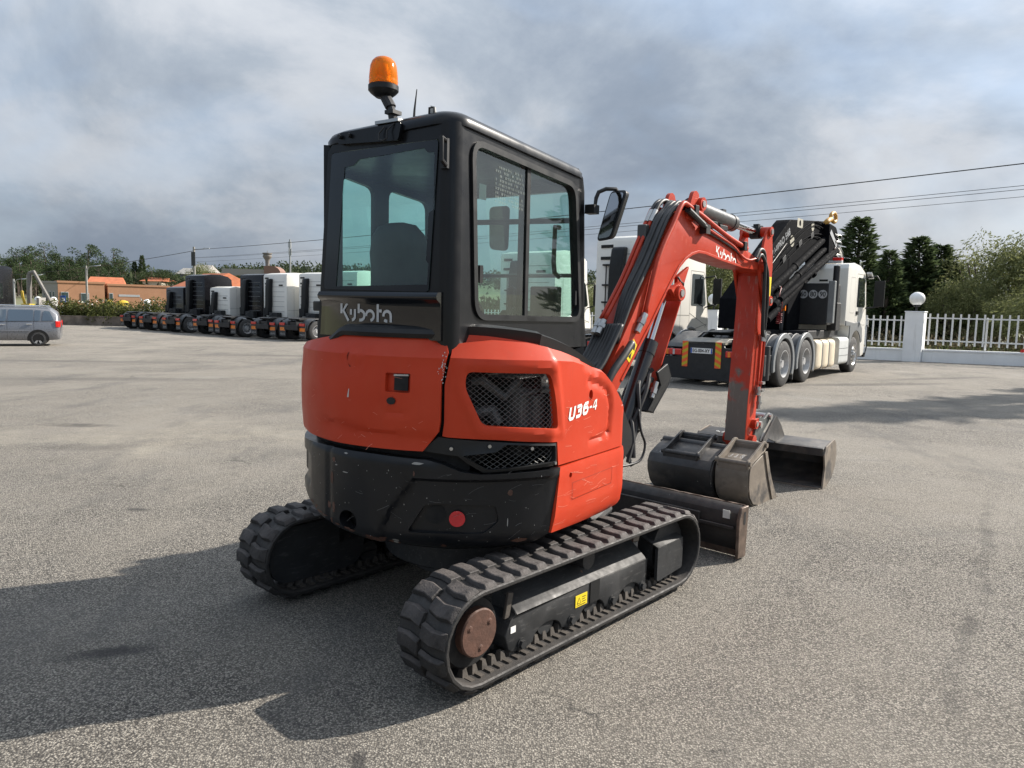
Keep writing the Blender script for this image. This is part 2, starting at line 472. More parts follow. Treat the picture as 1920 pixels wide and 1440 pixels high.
def asphalt():
    m = bpy.data.materials.new('asphalt'); m.use_nodes = True
    nt = m.node_tree; N = nt.nodes; L = nt.links.new; p = N['Principled BSDF']
    tc = N.new('ShaderNodeTexCoord'); V = tc.outputs['Object']
    def noise_(scale, det=5, rough=0.55, sc=None, dist=0):
        n = N.new('ShaderNodeTexNoise'); n.inputs['Scale'].default_value = scale; n.inputs['Detail'].default_value = det
        n.inputs['Roughness'].default_value = rough; n.inputs['Distortion'].default_value = dist
        if sc:
            mp = N.new('ShaderNodeMapping'); mp.inputs['Scale'].default_value = sc; mp.inputs['Rotation'].default_value = (0, 0, R(20)); L(V, mp.inputs['Vector']); L(mp.outputs[0], n.inputs['Vector'])
        else: L(V, n.inputs['Vector'])
        return n.outputs['Fac']
    def mapr(f, a, b, c=0.0, d=1.0):
        r = N.new('ShaderNodeMapRange'); L(f, r.inputs[0]); r.inputs['From Min'].default_value = a; r.inputs['From Max'].default_value = b
        r.inputs['To Min'].default_value = c; r.inputs['To Max'].default_value = d; return r.outputs[0]
    def mix(f, a, b, mode='MIX'):
        x = N.new('ShaderNodeMix'); x.data_type = 'RGBA'; x.blend_type = mode
        if isinstance(f, float): x.inputs['Factor'].default_value = f
        else: L(f, x.inputs['Factor'])
        for s, v in (('A', a), ('B', b)):
            i = [q for q in x.inputs if q.name == s and q.type == 'RGBA'][0]
            if isinstance(v, tuple): i.default_value = (*v, 1)
            else: L(v, i)
        return [q for q in x.outputs if q.type == 'RGBA'][0]
    vo = N.new('ShaderNodeTexVoronoi'); vo.inputs['Scale'].default_value = 125; L(V, vo.inputs['Vector'])
    sp = N.new('ShaderNodeSeparateXYZ'); L(vo.outputs['Color'], sp.inputs[0])
    stone = mix(mapr(sp.outputs['X'], 0.0, 1.0), (0.065, 0.058, 0.049), (0.58, 0.53, 0.45))
    gaps = mapr(vo.outputs['Distance'], 0.25, 0.75)
    c = mix(gaps, stone, (0.05, 0.046, 0.042))
    c = mix(mapr(noise_(260, 3, 0.6), 0.62, 0.7), c, (0.56, 0.51, 0.43))
    c = mix(mapr(noise_(0.35, 7, 0.6, dist=0.6), 0.38, 0.66, 0.0, 0.6), c, (0.31, 0.28, 0.235))      # paler worn areas
    c = mix(mapr(noise_(0.9, 7, 0.66, (1, 0.35, 1)), 0.54, 0.70, 0.0, 0.6), c, (0.10, 0.096, 0.092))   # tyre-dark bands
    c = mix(mapr(noise_(1.3, 9, 0.7, dist=1.2), 0.645, 0.70, 0.0, 0.8), c, (0.045, 0.042, 0.04))        # oil stains
    c = mix(mapr(noise_(0.55, 6, 0.6, (1, 2.2, 1), 0.5), 0.60, 0.72, 0.0, 0.45), c, (0.10, 0.095, 0.09))   # faint damp looking areas
    c = mix(mapr(noise_(16, 4, 0.6), 0.735, 0.76, 0.0, 0.8), c, (0.03, 0.028, 0.026))                     # small pits and grit
    c = mix(mapr(noise_(0.22, 8, 0.62), 0.60, 0.68, 0, 0.4), c, (0.29, 0.275, 0.245))
    # single stains with their own place, ragged by noise
    sp3 = N.new('ShaderNodeSeparateXYZ'); L(V, sp3.inputs[0])
    def m2(op, a, b):
        q = N.new('ShaderNodeMath'); q.operation = op
        for k, v in enumerate((a, b)):
            if isinstance(v, (int, float)): q.inputs[k].default_value = v
            else: L(v, q.inputs[k])
        return q.outputs[0]
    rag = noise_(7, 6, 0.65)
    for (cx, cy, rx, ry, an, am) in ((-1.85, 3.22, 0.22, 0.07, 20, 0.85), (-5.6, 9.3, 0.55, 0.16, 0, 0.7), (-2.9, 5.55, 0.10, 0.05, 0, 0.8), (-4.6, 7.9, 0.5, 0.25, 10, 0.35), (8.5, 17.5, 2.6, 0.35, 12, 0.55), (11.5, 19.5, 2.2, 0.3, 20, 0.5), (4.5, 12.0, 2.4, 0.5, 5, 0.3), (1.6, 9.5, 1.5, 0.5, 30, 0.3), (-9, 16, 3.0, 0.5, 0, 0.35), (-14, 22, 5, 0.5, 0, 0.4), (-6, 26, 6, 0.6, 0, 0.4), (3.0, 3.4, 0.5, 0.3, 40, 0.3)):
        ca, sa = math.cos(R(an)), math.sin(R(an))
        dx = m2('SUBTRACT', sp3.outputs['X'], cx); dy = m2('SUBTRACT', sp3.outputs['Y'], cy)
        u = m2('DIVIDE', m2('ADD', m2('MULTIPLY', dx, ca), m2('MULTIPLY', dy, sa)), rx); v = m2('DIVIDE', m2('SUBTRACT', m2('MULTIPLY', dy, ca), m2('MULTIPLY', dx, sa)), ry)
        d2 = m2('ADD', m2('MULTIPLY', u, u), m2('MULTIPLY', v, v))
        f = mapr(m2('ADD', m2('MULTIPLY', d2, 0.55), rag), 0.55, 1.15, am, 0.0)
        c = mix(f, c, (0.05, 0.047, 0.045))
    # pale worn band on the left, broken seam running away on the right
    for (x0, y0, x1, y1, w, am, colr, lo_, hi_) in ((-9, 7.6, 0.5, 9.6, 0.9, 0.5, (0.38, 0.34, 0.27), 0.35, 0.65), (1.5, 2.3, 4.6, 6.8, 0.06, 0.6, (0.06, 0.056, 0.05), 0.42, 0.6), (-3.0, 12.0, 9.0, 10.2, 0.035, 0.6, (0.06, 0.056, 0.05), 0.45, 0.6)):
        ll_ = math.hypot(x1 - x0, y1 - y0); nx_, ny_ = -(y1 - y0) / ll_, (x1 - x0) / ll_
        d = m2('ABSOLUTE', m2('ADD', m2('ADD', m2('MULTIPLY', m2('SUBTRACT', sp3.outputs['X'], x0), nx_), m2('MULTIPLY', m2('SUBTRACT', sp3.outputs['Y'], y0), ny_)), m2('MULTIPLY', m2('SUBTRACT', noise_(1.1, 6, 0.6), 0.5), w * 5)), 0)
        t = m2('ADD', m2('MULTIPLY', m2('SUBTRACT', sp3.outputs['X'], x0), (x1 - x0) / ll_), m2('MULTIPLY', m2('SUBTRACT', sp3.outputs['Y'], y0), (y1 - y0) / ll_))
        ends = m2('MULTIPLY', mapr(t, 0, 1.0), mapr(t, ll_ - 1.0, ll_, 1, 0))
        f = m2('MULTIPLY', m2('MULTIPLY', mapr(d, w * 0.3, w, am, 0.0), ends), mapr(noise_(2.6, 6, 0.65), lo_, hi_))
        c = mix(f, c, colr)
    # hairline cracks
    v2 = N.new('ShaderNodeTexVoronoi'); v2.feature = 'DISTANCE_TO_EDGE'; v2.inputs['Scale'].default_value = 0.23
    mp = N.new('ShaderNodeMapping'); L(V, mp.inputs[0])
    wn = N.new('ShaderNodeTexNoise'); wn.inputs['Scale'].default_value = 3.0; wn.inputs['Detail'].default_value = 7; L(V, wn.inputs['Vector'])
    va = N.new('ShaderNodeVectorMath'); va.operation = 'MULTIPLY_ADD'; L(wn.outputs['Color'], va.inputs[0]); va.inputs[1].default_value = (0.8, 0.8, 0); L(V, va.inputs[2])
    L(va.outputs[0], v2.inputs['Vector'])
    ck = mapr(v2.outputs['Distance'], 0.0010, 0.0050, 0.75, 0.0)
    ck2 = N.new('ShaderNodeMath'); ck2.operation = 'MULTIPLY'; L(ck, ck2.inputs[0]); L(mapr(noise_(0.5, 3), 0.55, 0.68), ck2.inputs[1])
    c = mix(ck2.outputs[0], c, (0.03, 0.03, 0.03))
    L(c, p.inputs['Base Color'])
    L(mapr(noise_(2.0, 6), 0.3, 0.7, 0.72, 0.95), p.inputs['Roughness'])
    p.inputs['Specular IOR Level'].default_value = 0.35
    b = N.new('ShaderNodeBump'); b.inputs['Strength'].default_value = 0.9; b.inputs['Distance'].default_value = 0.009
    h = N.new('ShaderNodeMath'); h.operation = 'MULTIPLY_ADD'; L(vo.outputs['Distance'], h.inputs[0]); h.inputs[1].default_value = -1.0; L(noise_(420, 3), h.inputs[2])
    L(h.outputs[0], b.inputs['Height']); L(b.outputs[0], p.inputs['Normal'])
    return m

def grid_sheet(name, xs, ys, keep, dz, material):
    vs = []; idx = {}; fs = []
    for j, y in enumerate(ys):
        for i, x in enumerate(xs): idx[i, j] = len(vs); vs.append((x, y, G(x, y) + dz(x, y)))
    for j in range(len(ys) - 1):
        for i in range(len(xs) - 1):
            if keep((xs[i] + xs[i + 1]) / 2, (ys[j] + ys[j + 1]) / 2): fs.append((idx[i, j], idx[i + 1, j], idx[i + 1, j + 1], idx[i, j + 1]))
    mb = MB(); mb.add(vs, fs)
    o = mb.build(name, material, sharp=0)
    return o
def axis(*segs):
    out = []
    for a, b, n in segs:
        for k in range(n): out.append(a + (b - a) * k / n)
    out.append(segs[-1][1]); return out

# fence line on the right (base of the low wall): through FA, heading FH
FA = Vector((13.85, 28.1)); FD = Vector((0.7826, -0.6225))
FN = Vector((-FD.y, FD.x))                     # towards the field
if FN.x < 0: FN = -FN
def field_side(x, y): return (Vector((x, y)) - FA).dot(FN)

m_soil = mat('rough_grass', (0.13, 0.145, 0.06), 0.95, var=0.4, vscale=1.2, alt=((0.15, 0.125, 0.08), 0.25, 0.45, 0.6), bump=0.6, bscale=14)
def hill_z(x, y):
    # gentle ground beyond the yard, rising to a wooded hill on the left and a far ridge
    z = -0.06
    a = math.degrees(math.atan2(x, y)); d = math.hypot(x, y)
    up = max(0, (d - 75) / 130.0)
    w = interp(a, [(-70, 1.0), (-36, 1.0), (-27, 0.82), (-21, 0.45), (-15, 0.4), (0, 0.35), (12, 0.3), (30, 0.2), (60, 0.2), (90, 0.1)]) if y > 0 else 0
    z += 3.4 * w * min(1, up) ** 1.2
    far = min(1, max(0, (d - 250) / 500.0))
    z += far * interp(a, [(-70, 8), (-30, 12), (-18, 30), (-8, 34), (2, 26), (14, 42), (22, 30), (40, 22), (70, 14)]) if y > 0 else 0
    if d > 60: z += 0.8 * noise.noise(Vector((x * 0.02, y * 0.02, 0.3))) * min(1, (d - 60) / 60)
    return z
xs = axis((-2500, -400, 14), (-400, -120, 16), (-120, 120, 60), (120, 400, 16), (400, 2500, 14))
ys = axis((-300, -20, 8), (-20, 120, 40), (120, 420, 30), (420, 1000, 18), (1000, 3000, 10))
g = grid_sheet('ground', xs, ys, lambda x, y: True, hill_z, m_soil); tag(g, kind='structure')
xs = axis((-60, -12, 24), (-12, 12, 24), (12, 42, 20)); ys = axis((-14, 0, 14), (0, 24, 24), (24, 66, 21))
yard = MB()
def yard_edge(x, y):   # clip into the yard: keep in front of the back wall and on this side of the fence
    d = field_side(x, y)
    if d > 0.05: q = Vector((x, y)) - FN * (d - 0.05); x, y = q.x, q.y
    return x, min(y, 56.0)
vs = []; fs = []
for j, y in enumerate(ys):
    for i, x in enumerate(xs):
        X, Y = yard_edge(x, y); vs.append((X, Y, G(X, Y)))
n = len(xs)
for j in range(len(ys) - 1):
    for i in range(n - 1):
        q = (j * n + i, j * n + i + 1, j * n + n + i + 1, j * n + n + i)
        a = [Vector(vs[k]) for k in q]
        if (a[1] - a[0]).cross(a[3] - a[0]).length + (a[1] - a[2]).cross(a[3] - a[2]).length > 0.01: fs.append(q)
yard.add(vs, fs)
tag(yard.build('asphalt_yard', asphalt(), sharp=0), kind='structure')
# ------------------------------------------------------------------ mini excavator
m_red = mat('red_paint', (0.47, 0.038, 0.011), 0.46, var=0.05, vscale=3, coat=0.05, spec=0.22, alt=((0.49, 0.052, 0.019), 2.2, 0.46, 0.72), streak=((0.34, 0.045, 0.020), 0.34, (22, 22, 1.6)), spots=[((0.72, 0.40, 0.32), 30, -0.10), ((0.30, 0.03, 0.012), 9, -0.10)], dust=((0.42, 0.30, 0.22), 0.04), bump=0.02, bscale=9)
m_redarm = mat('red_boom_paint', (0.42, 0.033, 0.0105), 0.44, var=0.07, vscale=4, coat=0.05, spec=0.25, spots=[((0.18, 0.12, 0.10), 22, 0.02), ((0.62, 0.36, 0.30), 31, 0.03)], streak=((0.62, 0.17, 0.11), 0.4, (14, 60, 14)), dust=((0.5, 0.3, 0.22), 0.07))
m_worn = mat('worn_arm_steel', (0.42, 0.032, 0.012), 0.55, var=0.15, alt=((0.15, 0.12, 0.10), 7, 0.46, 0.60), zwear=(0.7, 1.55), spots=((0.30, 0.20, 0.16), 14, 0.0), streak=((0.30, 0.26, 0.22), 0.5, (30, 30, 5)), bump=0.15, bscale=40)
m_black = mat('black_cab_paint', (0.0055, 0.0062, 0.008), 0.33, var=0.15, spec=0.3, coat=0.1, spots=((0.12, 0.12, 0.12), 38, -0.10), dust=((0.07, 0.07, 0.07), 0.05), streak=((0.05, 0.05, 0.052), 0.15, (40, 40, 3)))
m_gloss = mat('gloss_black_cover', (0.004, 0.0045, 0.006), 0.08, var=0.2, coat=0.2, spec=0.5)
m_cw = mat('counterweight_paint', (0.008, 0.009, 0.011), 0.36, var=0.2, coat=0.06, spec=0.3, spots=[((0.42, 0.40, 0.37), 34, -0.16), ((0.15, 0.055, 0.018), 5.5, -0.13)], dust=((0.09, 0.085, 0.08), 0.10), bump=0.03, bscale=12)
m_plastic = mat('black_plastic', (0.010, 0.011, 0.012), 0.45, var=0.2, spec=0.35, dust=((0.09, 0.09, 0.09), 0.18))
m_dark = mat('dark_void', (0.006, 0.006, 0.006), 0.8, var=0.3)
m_engine = mat('engine_metal', (0.035, 0.034, 0.032), 0.5, var=0.4, vscale=12, alt=((0.010, 0.010, 0.010), 9, 0.4, 0.6), metal=0.3)
m_wire = mat('mesh_wire', (0.16, 0.16, 0.155), 0.45, metal=0.6)
m_rub = mat('track_rubber', (0.016, 0.0155, 0.015), 0.7, var=0.3, vscale=14, dust=((0.14, 0.12, 0.105), 0.4), spots=((0.008, 0.008, 0.008), 30, 0.05), bump=0.3, bscale=70)
m_lug = mat('tread_rubber', (0.020, 0.019, 0.0185), 0.78, var=0.35, vscale=18, dust=((0.19, 0.16, 0.145), 0.6), spots=[((0.005, 0.005, 0.005), 26, 0.06), ((0.20, 0.17, 0.15), 40, 0.0)], bump=0.5, bscale=55)
m_frame = mat('track_frame_paint', (0.017, 0.0185, 0.020), 0.62, var=0.3, vscale=8, spots=[((0.16, 0.085, 0.05), 16, 0.02), ((0.25, 0.25, 0.25), 40, -0.06)], streak=((0.13, 0.125, 0.12), 0.5, (14, 60, 60)), dust=((0.15, 0.12, 0.09), 0.15), bump=0.08, bscale=30)
m_rust = mat('rusty_steel', (0.088, 0.042, 0.028), 0.7, var=0.3, vscale=20, spots=((0.07, 0.035, 0.02), 40, 0.1), bump=0.25, bscale=60)
m_mud = mat('dusty_steel', (0.07, 0.06, 0.05), 0.75, var=0.35, vscale=12, bump=0.3, bscale=40)
m_chrome = mat('chrome_rod', (0.62, 0.62, 0.63), 0.13, metal=1.0, var=0.05)
m_steel = mat('bright_steel', (0.42, 0.42, 0.41), 0.35, metal=0.9, var=0.15)
m_hose = mat('hose_rubber', (0.012, 0.012, 0.013), 0.5, var=0.2, dust=((0.09, 0.085, 0.08), 0.25))
m_cylgrey = mat('dark_grey_cylinder', (0.055, 0.057, 0.058), 0.38, var=0.1, coat=0.2)
m_blade = mat('blade_steel', (0.022, 0.020, 0.019), 0.6, var=0.35, vscale=7, spots=[((0.10, 0.055, 0.035), 9, 0.08), ((0.16, 0.15, 0.14), 24, 0.05)], bump=0.15, bscale=30, dust=((0.16, 0.13, 0.11), 0.5))
m_edge = mat('worn_blade_edge', (0.115, 0.082, 0.062), 0.6, var=0.4, vscale=16, spots=((0.35, 0.32, 0.29), 18, 0.15), metal=0.3)
m_bktD = mat('dark_bucket_steel', (0.022, 0.022, 0.023), 0.5, var=0.4, vscale=6, alt=((0.075, 0.065, 0.055), 5, 0.5, 0.7), spots=[((0.17, 0.14, 0.11), 9, 0.12), ((0.33, 0.30, 0.28), 22, 0.0)], bump=0.2, bscale=22, dust=((0.15, 0.13, 0.11), 0.45))
m_bktE = mat('earthy_bucket_steel', (0.18, 0.15, 0.118), 0.65, var=0.3, vscale=5, alt=((0.055, 0.05, 0.046), 4.5, 0.50, 0.66), spots=((0.28, 0.26, 0.23), 20, 0.05), bump=0.2, bscale=22)
m_white = mat('white_decal', (0.80, 0.79, 0.76), 0.5, var=0.04)
m_silver = mat('silver_decal', (0.48, 0.49, 0.50), 0.35, var=0.05, metal=0.2)
m_yellow = mat('yellow_sticker', (0.80, 0.60, 0.02), 0.45, var=0.06, spots=((0.25, 0.2, 0.05), 60, 0.0))
m_ink = mat('black_print', (0.012, 0.012, 0.012), 0.5)
m_chalk = mat('chalk_mark', (0.50, 0.50, 0.48), 0.9)
m_amber = bpy.data.materials.new('amber_lens'); m_amber.use_nodes = True
_p = m_amber.node_tree.nodes['Principled BSDF']; _p.inputs['Base Color'].default_value = (0.95, 0.26, 0.012, 1); _p.inputs['Roughness'].default_value = 0.12
_p.inputs['Transmission Weight'].default_value = 0.55; _p.inputs['IOR'].default_value = 1.25; _p.inputs['Subsurface Weight'].default_value = 0.0
m_reflect = mat('red_reflector', (0.55, 0.012, 0.02), 0.25, var=0.1, coat=0.5)
m_seat = mat('seat_vinyl', (0.045, 0.046, 0.047), 0.6, bump=0.1, bscale=30)
m_interior = mat('cab_interior', (0.035, 0.036, 0.038), 0.6, var=0.2)
m_glassR = glass('rear_glass', (0.56, 0.84, 0.77), 0.10, dirt=0.04)
m_glassS = glass('side_glass', (0.64, 0.84, 0.79), 0.10, dirt=0.04)
m_paper = mat('paper_label', (0.62, 0.62, 0.58), 0.8)

CX, CY = -0.17, 4.085
EX = thing('mini_excavator', 'orange red mini excavator with black cab and rubber tracks', 'excavator', Matrix.Translation((CX, CY, 0)))
FC = frame_at(CX, CY, 0, 42.5)
FU = frame_at(-0.26, 4.08, 0, 33)
FB = frame_at(0.435, 4.712, 0, 40)

def P(mb, name, m, frame=FU, parent=EX, **k): return mb.build(name, m, parent, frame, **k)

# --- undercarriage (chassis frame): tracks
def race(cx0, cx1, zc, r, n=10):
    """closed side profile of a track, counter-clockwise in x,z; returns points and tangents"""
    out = []
    for k in range(n + 1):
        a = R(90 + 180 * k / n); out.append((cx0 + r * math.cos(a), zc + r * math.sin(a)))
    for k in range(1, 12): out.append((cx0 + (cx1 - cx0) * k / 12, zc - r))
    for k in range(n + 1):
        a = R(-90 + 180 * k / n); out.append((cx1 + r * math.cos(a), zc + r * math.sin(a)))
    for k in range(1, 12): out.append((cx1 + (cx0 - cx1) * k / 12, zc + r))
    return out
TX0, TX1, TZ, TR = -0.815, 0.835, 0.252, 0.212
lugme = None
for side in (-1, 1):
    yo = side * 0.85; yi = side * 0.55
    ya, yb = min(yo, yi), max(yo, yi)
    outp = race(TX0, TX1, TZ, TR); inp = race(TX0, TX1, TZ, TR - 0.024)
    mb = MB(); n = len(outp)
    r1 = [(p[0], ya, p[1]) for p in outp]; r2 = [(p[0], yb, p[1]) for p in outp]
    r3 = [(p[0], yb, p[1]) for p in inp]; r4 = [(p[0], ya, p[1]) for p in inp]
    mb.loft([r1, r2, r3, r4, r1], True, False)
    tr = P(mb, 'rubber_track', m_rub, FC, bevel=0.006)
    # inner drive teeth along the lower and upper run
    mb = MB()
    per = 2 * (TX1 - TX0); k = 0
    for zz, sgn in ((TZ - TR + 0.024, 1), (TZ + TR - 0.024, -1)):
        for i in range(30):
            x = TX0 - 0.02 + (TX1 - TX0 + 0.04) * i / 29
            for yy in (-0.05, 0.05):
                yc = side * 0.70 + yy
                z1 = zz + sgn * 0.038
                mb.loft([[(x - 0.018, yc - 0.02, zz), (x + 0.018, yc - 0.02, zz), (x + 0.018, yc + 0.02, zz), (x - 0.018, yc + 0.02, zz)],
                         [(x - 0.01, yc - 0.012, z1), (x + 0.01, yc - 0.012, z1), (x + 0.01, yc + 0.012, z1), (x - 0.01, yc + 0.012, z1)]])
            # recess slots seen as dark bars
            mb.box(x - 0.012, x + 0.012, side * 0.70 + 0.075, side * 0.70 + 0.115, zz, zz + sgn * 0.008)
            mb.box(x - 0.012, x + 0.012, side * 0.70 - 0.115, side * 0.70 - 0.075, zz, zz + sgn * 0.008)
    tag(P(mb, 'drive_teeth', m_mud, FC, tr), kind='stuff')
    # tread lugs: two staggered rows, each lug an object sharing one mesh
    L_tot = 2 * (TX1 - TX0) + 2 * math.pi * TR; NL = 42
    if lugme is None:
        lb = MB()
        # local: x along travel, y towards the outside edge (0..0.155), z outwards
        def ring(z, e): return [(-0.048 + e, 0.003 + 0.3 * e, z), (0.028 - e, 0.003 + 0.3 * e, z), (0.043 - e, 0.070, z), (0.036 - e, 0.147 - 1.9 * e, z), (-0.040 + e, 0.147 - 1.9 * e, z), (-0.034 + e, 0.070, z)]
        lb.loft([ring(-0.002, 0), ring(0.020, 0.009)])
        lo = P(lb, 'track_lug', m_lug, FC, tr, bevel=0.003, sharp=28); lugme = lo.data
        COL.objects.unlink(lo); bpy.data.objects.remove(lo)
    for row in (0, 1):
        for i in range(NL):
            s = ((i + 0.5 * row) / NL * L_tot) % L_tot
            ls = TX1 - TX0; la = math.pi * TR
            if s < ls: x, z, tx, tz, nx, nz_ = TX0 + s, TZ - TR, 1, 0, 0, -1
            elif s < ls + la:
                a = -math.pi / 2 + (s - ls) / TR; x, z = TX1 + TR * math.cos(a), TZ + TR * math.sin(a); nx, nz_ = math.cos(a), math.sin(a); tx, tz = -nz_, nx
            elif s < 2 * ls + la: x, z, tx, tz, nx, nz_ = TX1 - (s - ls - la), TZ + TR, -1, 0, 0, 1
            else:
                a = math.pi / 2 + (s - 2 * ls - la) / TR; x, z = TX0 + TR * math.cos(a), TZ + TR * math.sin(a); nx, nz_ = math.cos(a), math.sin(a); tx, tz = -nz_, nx
            ysg = 1 if row == 0 else -1
            o = bpy.data.objects.new('track_lug', lugme); COL.objects.link(o); o.parent = tr
            T = Vector((tx, 0, tz)); Nn = Vector((nx, 0, nz_)); Y = Vector((0, ysg, 0))
            X = Y.cross(Nn)
            M = Matrix(((X.x, Y.x, Nn.x, x), (X.y, Y.y, Nn.y, side * 0.70), (X.z, Y.z, Nn.z, z), (0, 0, 0, 1)))
            o.matrix_basis = M; FR[o] = FC @ M
    # sprocket, idler, hub
    mb = MB(); c = (TX0 + 0.02, side * 0.70, TZ)
    mb.lathe([(0.0, -0.06), (0.150, -0.06), (0.165, -0.02), (0.165, 0.02), (0.150, 0.06), (0.0, 0.06)], 28, c, 'y')
    P(mb, 'sprocket_wheel', m_dark, FC)
    if side < 0:
        mb = MB(); y0 = -0.80
        mb.lathe([(0.0, 0.0), (0.100, 0.0), (0.106, 0.006), (0.106, 0.09), (0.0, 0.09)], 36, (TX0 + 0.03, y0 + 0.0, TZ + 0.005), 'y')
        hub = P(mb, 'hub_cover', m_rust, FC, sharp=30)
        for a in (150, 30, 275):
            mb = MB(); ax, az = TX0 + 0.03 + 0.068 * math.cos(R(a)), TZ + 0.005 + 0.068 * math.sin(R(a))
            mb.lathe([(0.0, -0.004), (0.007, -0.004), (0.007, -0.001), (0.013, -0.001), (0.016, 0.001), (0.016, 0.01), (0, 0.01)], 14, (ax, y0 - 0.001, az), 'y')
            P(mb, 'bolt', m_rust, FC, hub)
    else:
        mb = MB(); mb.panel(round_poly([(-0.965, 0.10), (-0.965, 0.405), (-0.35, 0.42), (-0.35, 0.09)], 0.15, 8), [], lambda a, b, o: (a, 0.62 - o, b), 0.03, 0.2)
        hp = P(mb, 'hub_plate', m_frame, FC)
    mb = MB(); mb.lathe([(0.0, -0.05), (0.165, -0.05), (0.172, 0.0), (0.165, 0.05), (0.0, 0.05)], 28, (TX1 - 0.01, side * 0.70, TZ), 'y')
    P(mb, 'idler_wheel', m_frame, FC)
    # track frame beam with a sloped top and a scalloped lower edge
    yf = side * 0.775
    low = [(-0.54, 0.078)]
    for cxs in (-0.30, 0.06, 0.40):
        low += [(cxs - 0.15, 0.075)] + [(cxs + 0.105 * math.cos(R(180 - 18 * k)), 0.085 + 0.065 * math.sin(R(180 - 18 * k))) for k in range(11)] + [(cxs + 0.15, 0.075)]
    low = [p for p in low if p[0] < 0.55]
    prof = low + [(0.56, 0.080), (0.56, 0.250), (-0.53, 0.258), (-0.565, 0.235), (-0.60, 0.17), (-0.575, 0.10)]
    mb = MB()
    y_in = side * 0.62
    mb.panel(prof, [], lambda a, b, o: (a, yf + side * o, b), 0.15, 0.3, inner=False)
    mb.loft([[(-0.53, yf, 0.258), (-0.53, yf - side * 0.012, 0.272), (-0.53, y_in, 0.385), (-0.53, y_in, 0.25)], [(0.56, yf, 0.250), (0.56, yf - side * 0.012, 0.264), (0.56, y_in, 0.375), (0.56, y_in, 0.25)]])
    tf = P(mb, 'track_frame', m_frame, FC, bevel=0.005, bseg=2, sharp=40)
    for bx_ in (-0.49, -0.12, 0.23, 0.54 - 0.02):
        mb = MB(); mb.lathe([(0.0, 0.0), (0.021, 0.0), (0.021, 0.02), (0, 0.02)], 6, (bx_, yf - (0.02 if side < 0 else 0.0), 0.105), 'y'); mb.lathe([(0, 0), (0.028, 0), (0.028, 0.006), (0, 0.006)], 14, (bx_, yf - (0.006 if side < 0 else 0), 0.105), 'y')
        P(mb, 'bolt', m_frame, FC, tf)
    mb = MB(); mb.prism([(-0.585, 0.24), (-0.55, 0.24), (-0.525, 0.35), (-0.56, 0.36)], yf - side * 0.02, yf - side * 0.035)
    P(mb, 'lug_plate', m_mud, FC, tf, bevel=0.003)
    for xx in (-0.30, 0.06, 0.42):
        mb = MB(); mb.lathe([(0, -0.06), (0.062, -0.06), (0.07, -0.03), (0.07, 0.03), (0.062, 0.06), (0, 0.06)], 20, (xx, side * 0.70, 0.145), 'y'); P(mb, 'track_roller', m_frame, FC)
    mb = MB(); mb.lathe([(0, -0.05), (0.05, -0.05), (0.05, 0.05), (0, 0.05)], 16, (0.02, side * 0.72, 0.375), 'y'); P(mb, 'carrier_roller', m_frame, FC)
    # idler tensioner cover at the front
    mb = MB(); mb.panel(round_poly([(0.64, 0.10), (0.92, 0.12), (0.92, 0.295), (0.90, 0.305), (0.64, 0.30)], 0.02), [], lambda a, b, o: (a, side * 0.80 + side * o, b), 0.02, 0.3, inner=False, double=True)
    mb.loft([[(0.64, side * 0.798, 0.302), (0.92, side * 0.798, 0.304), (0.92, side * 0.64, 0.365), (0.64, side * 0.64, 0.36)], [(0.64, side * 0.798, 0.292), (0.92, side * 0.798, 0.294), (0.92, side * 0.64, 0.355), (0.64, side * 0.64, 0.35)]])
    P(mb, 'idler_cover', m_frame, FC, bevel=0.004, sharp=40)
    mb = MB(); mb.box(0.585, 0.63, side * 0.62 - 0.02, side * 0.62 + 0.02, 0.1, 0.36); P(mb, 'yoke_plate', m_rust, FC)
    if side < 0:
        mb = MB(); mb.box(0.03, 0.11, yf - 0.005, yf, 0.145, 0.256); P(mb, 'id_plate', m_plastic, FC, tf)
        mb = MB(); mb.box(-0.09, 0.005, yf - 0.0035, yf - 0.001, 0.155, 0.215); st = P(mb, 'warning_sticker', m_yellow, FC, tf)
        mb = MB()
        for g_ in ([(-0.078, 0.172), (-0.062, 0.202), (-0.046, 0.172), (-0.078, 0.172)], [(-0.038, 0.200), (-0.006, 0.200)], [(-0.038, 0.188), (-0.012, 0.188)], [(-0.038, 0.176), (-0.006, 0.176)], [(-0.08, 0.163), (-0.01, 0.163)]): stroke(mb, g_, 0.0035, lambda a, b: (a, yf - 0.0045, b))
        P(mb, 'sticker_print', m_ink, FC, tf, merge=False)
        mb = MB(); mb.box(-0.565, -0.532, yf - 0.003, yf - 0.001, 0.175, 0.205); P(mb, 'white_tag', m_white, FC, tf)
        mb = MB()      # tow eye between the tracks at the rear
# centre frame, rear towing plate
mb = MB(); mb.box(-0.34, 0.55, -0.60, 0.60, 0.27, 0.38); mb.lathe([(0, 0.30), (0.50, 0.30), (0.50, 0.47), (0.42, 0.47), (0.42, 0.53), (0, 0.53)], 40, (-0.04, 0.0, 0))
P(mb, 'centre_frame', m_frame, FC, bevel=0.01)
mb = MB(); mb.panel(round_poly([(-0.10, 0), (0.10, 0), (0.10, 0.16), (-0.10, 0.16)], 0.05), [circ(0, 0.06, 0.035, 16)], lambda a, b, o: (-0.34 - b, a - 0.12, 0.31 + o), 0.03, 0.2, double=True)
P(mb, 'tow_plate', m_frame, FC)
# hydraulic hose and swing hose under the deck
mb = MB(); mb.tube([(0.2, -0.45, 0.43), (0.42, -0.50, 0.44), (0.62, -0.45, 0.46), (0.8, -0.3, 0.48)], 0.035, 10); mb.cyl((0.30, -0.56, 0.47), (0.30, -0.50, 0.47), 0.025, 10)
P(mb, 'blade_cylinder', m_frame, FC)

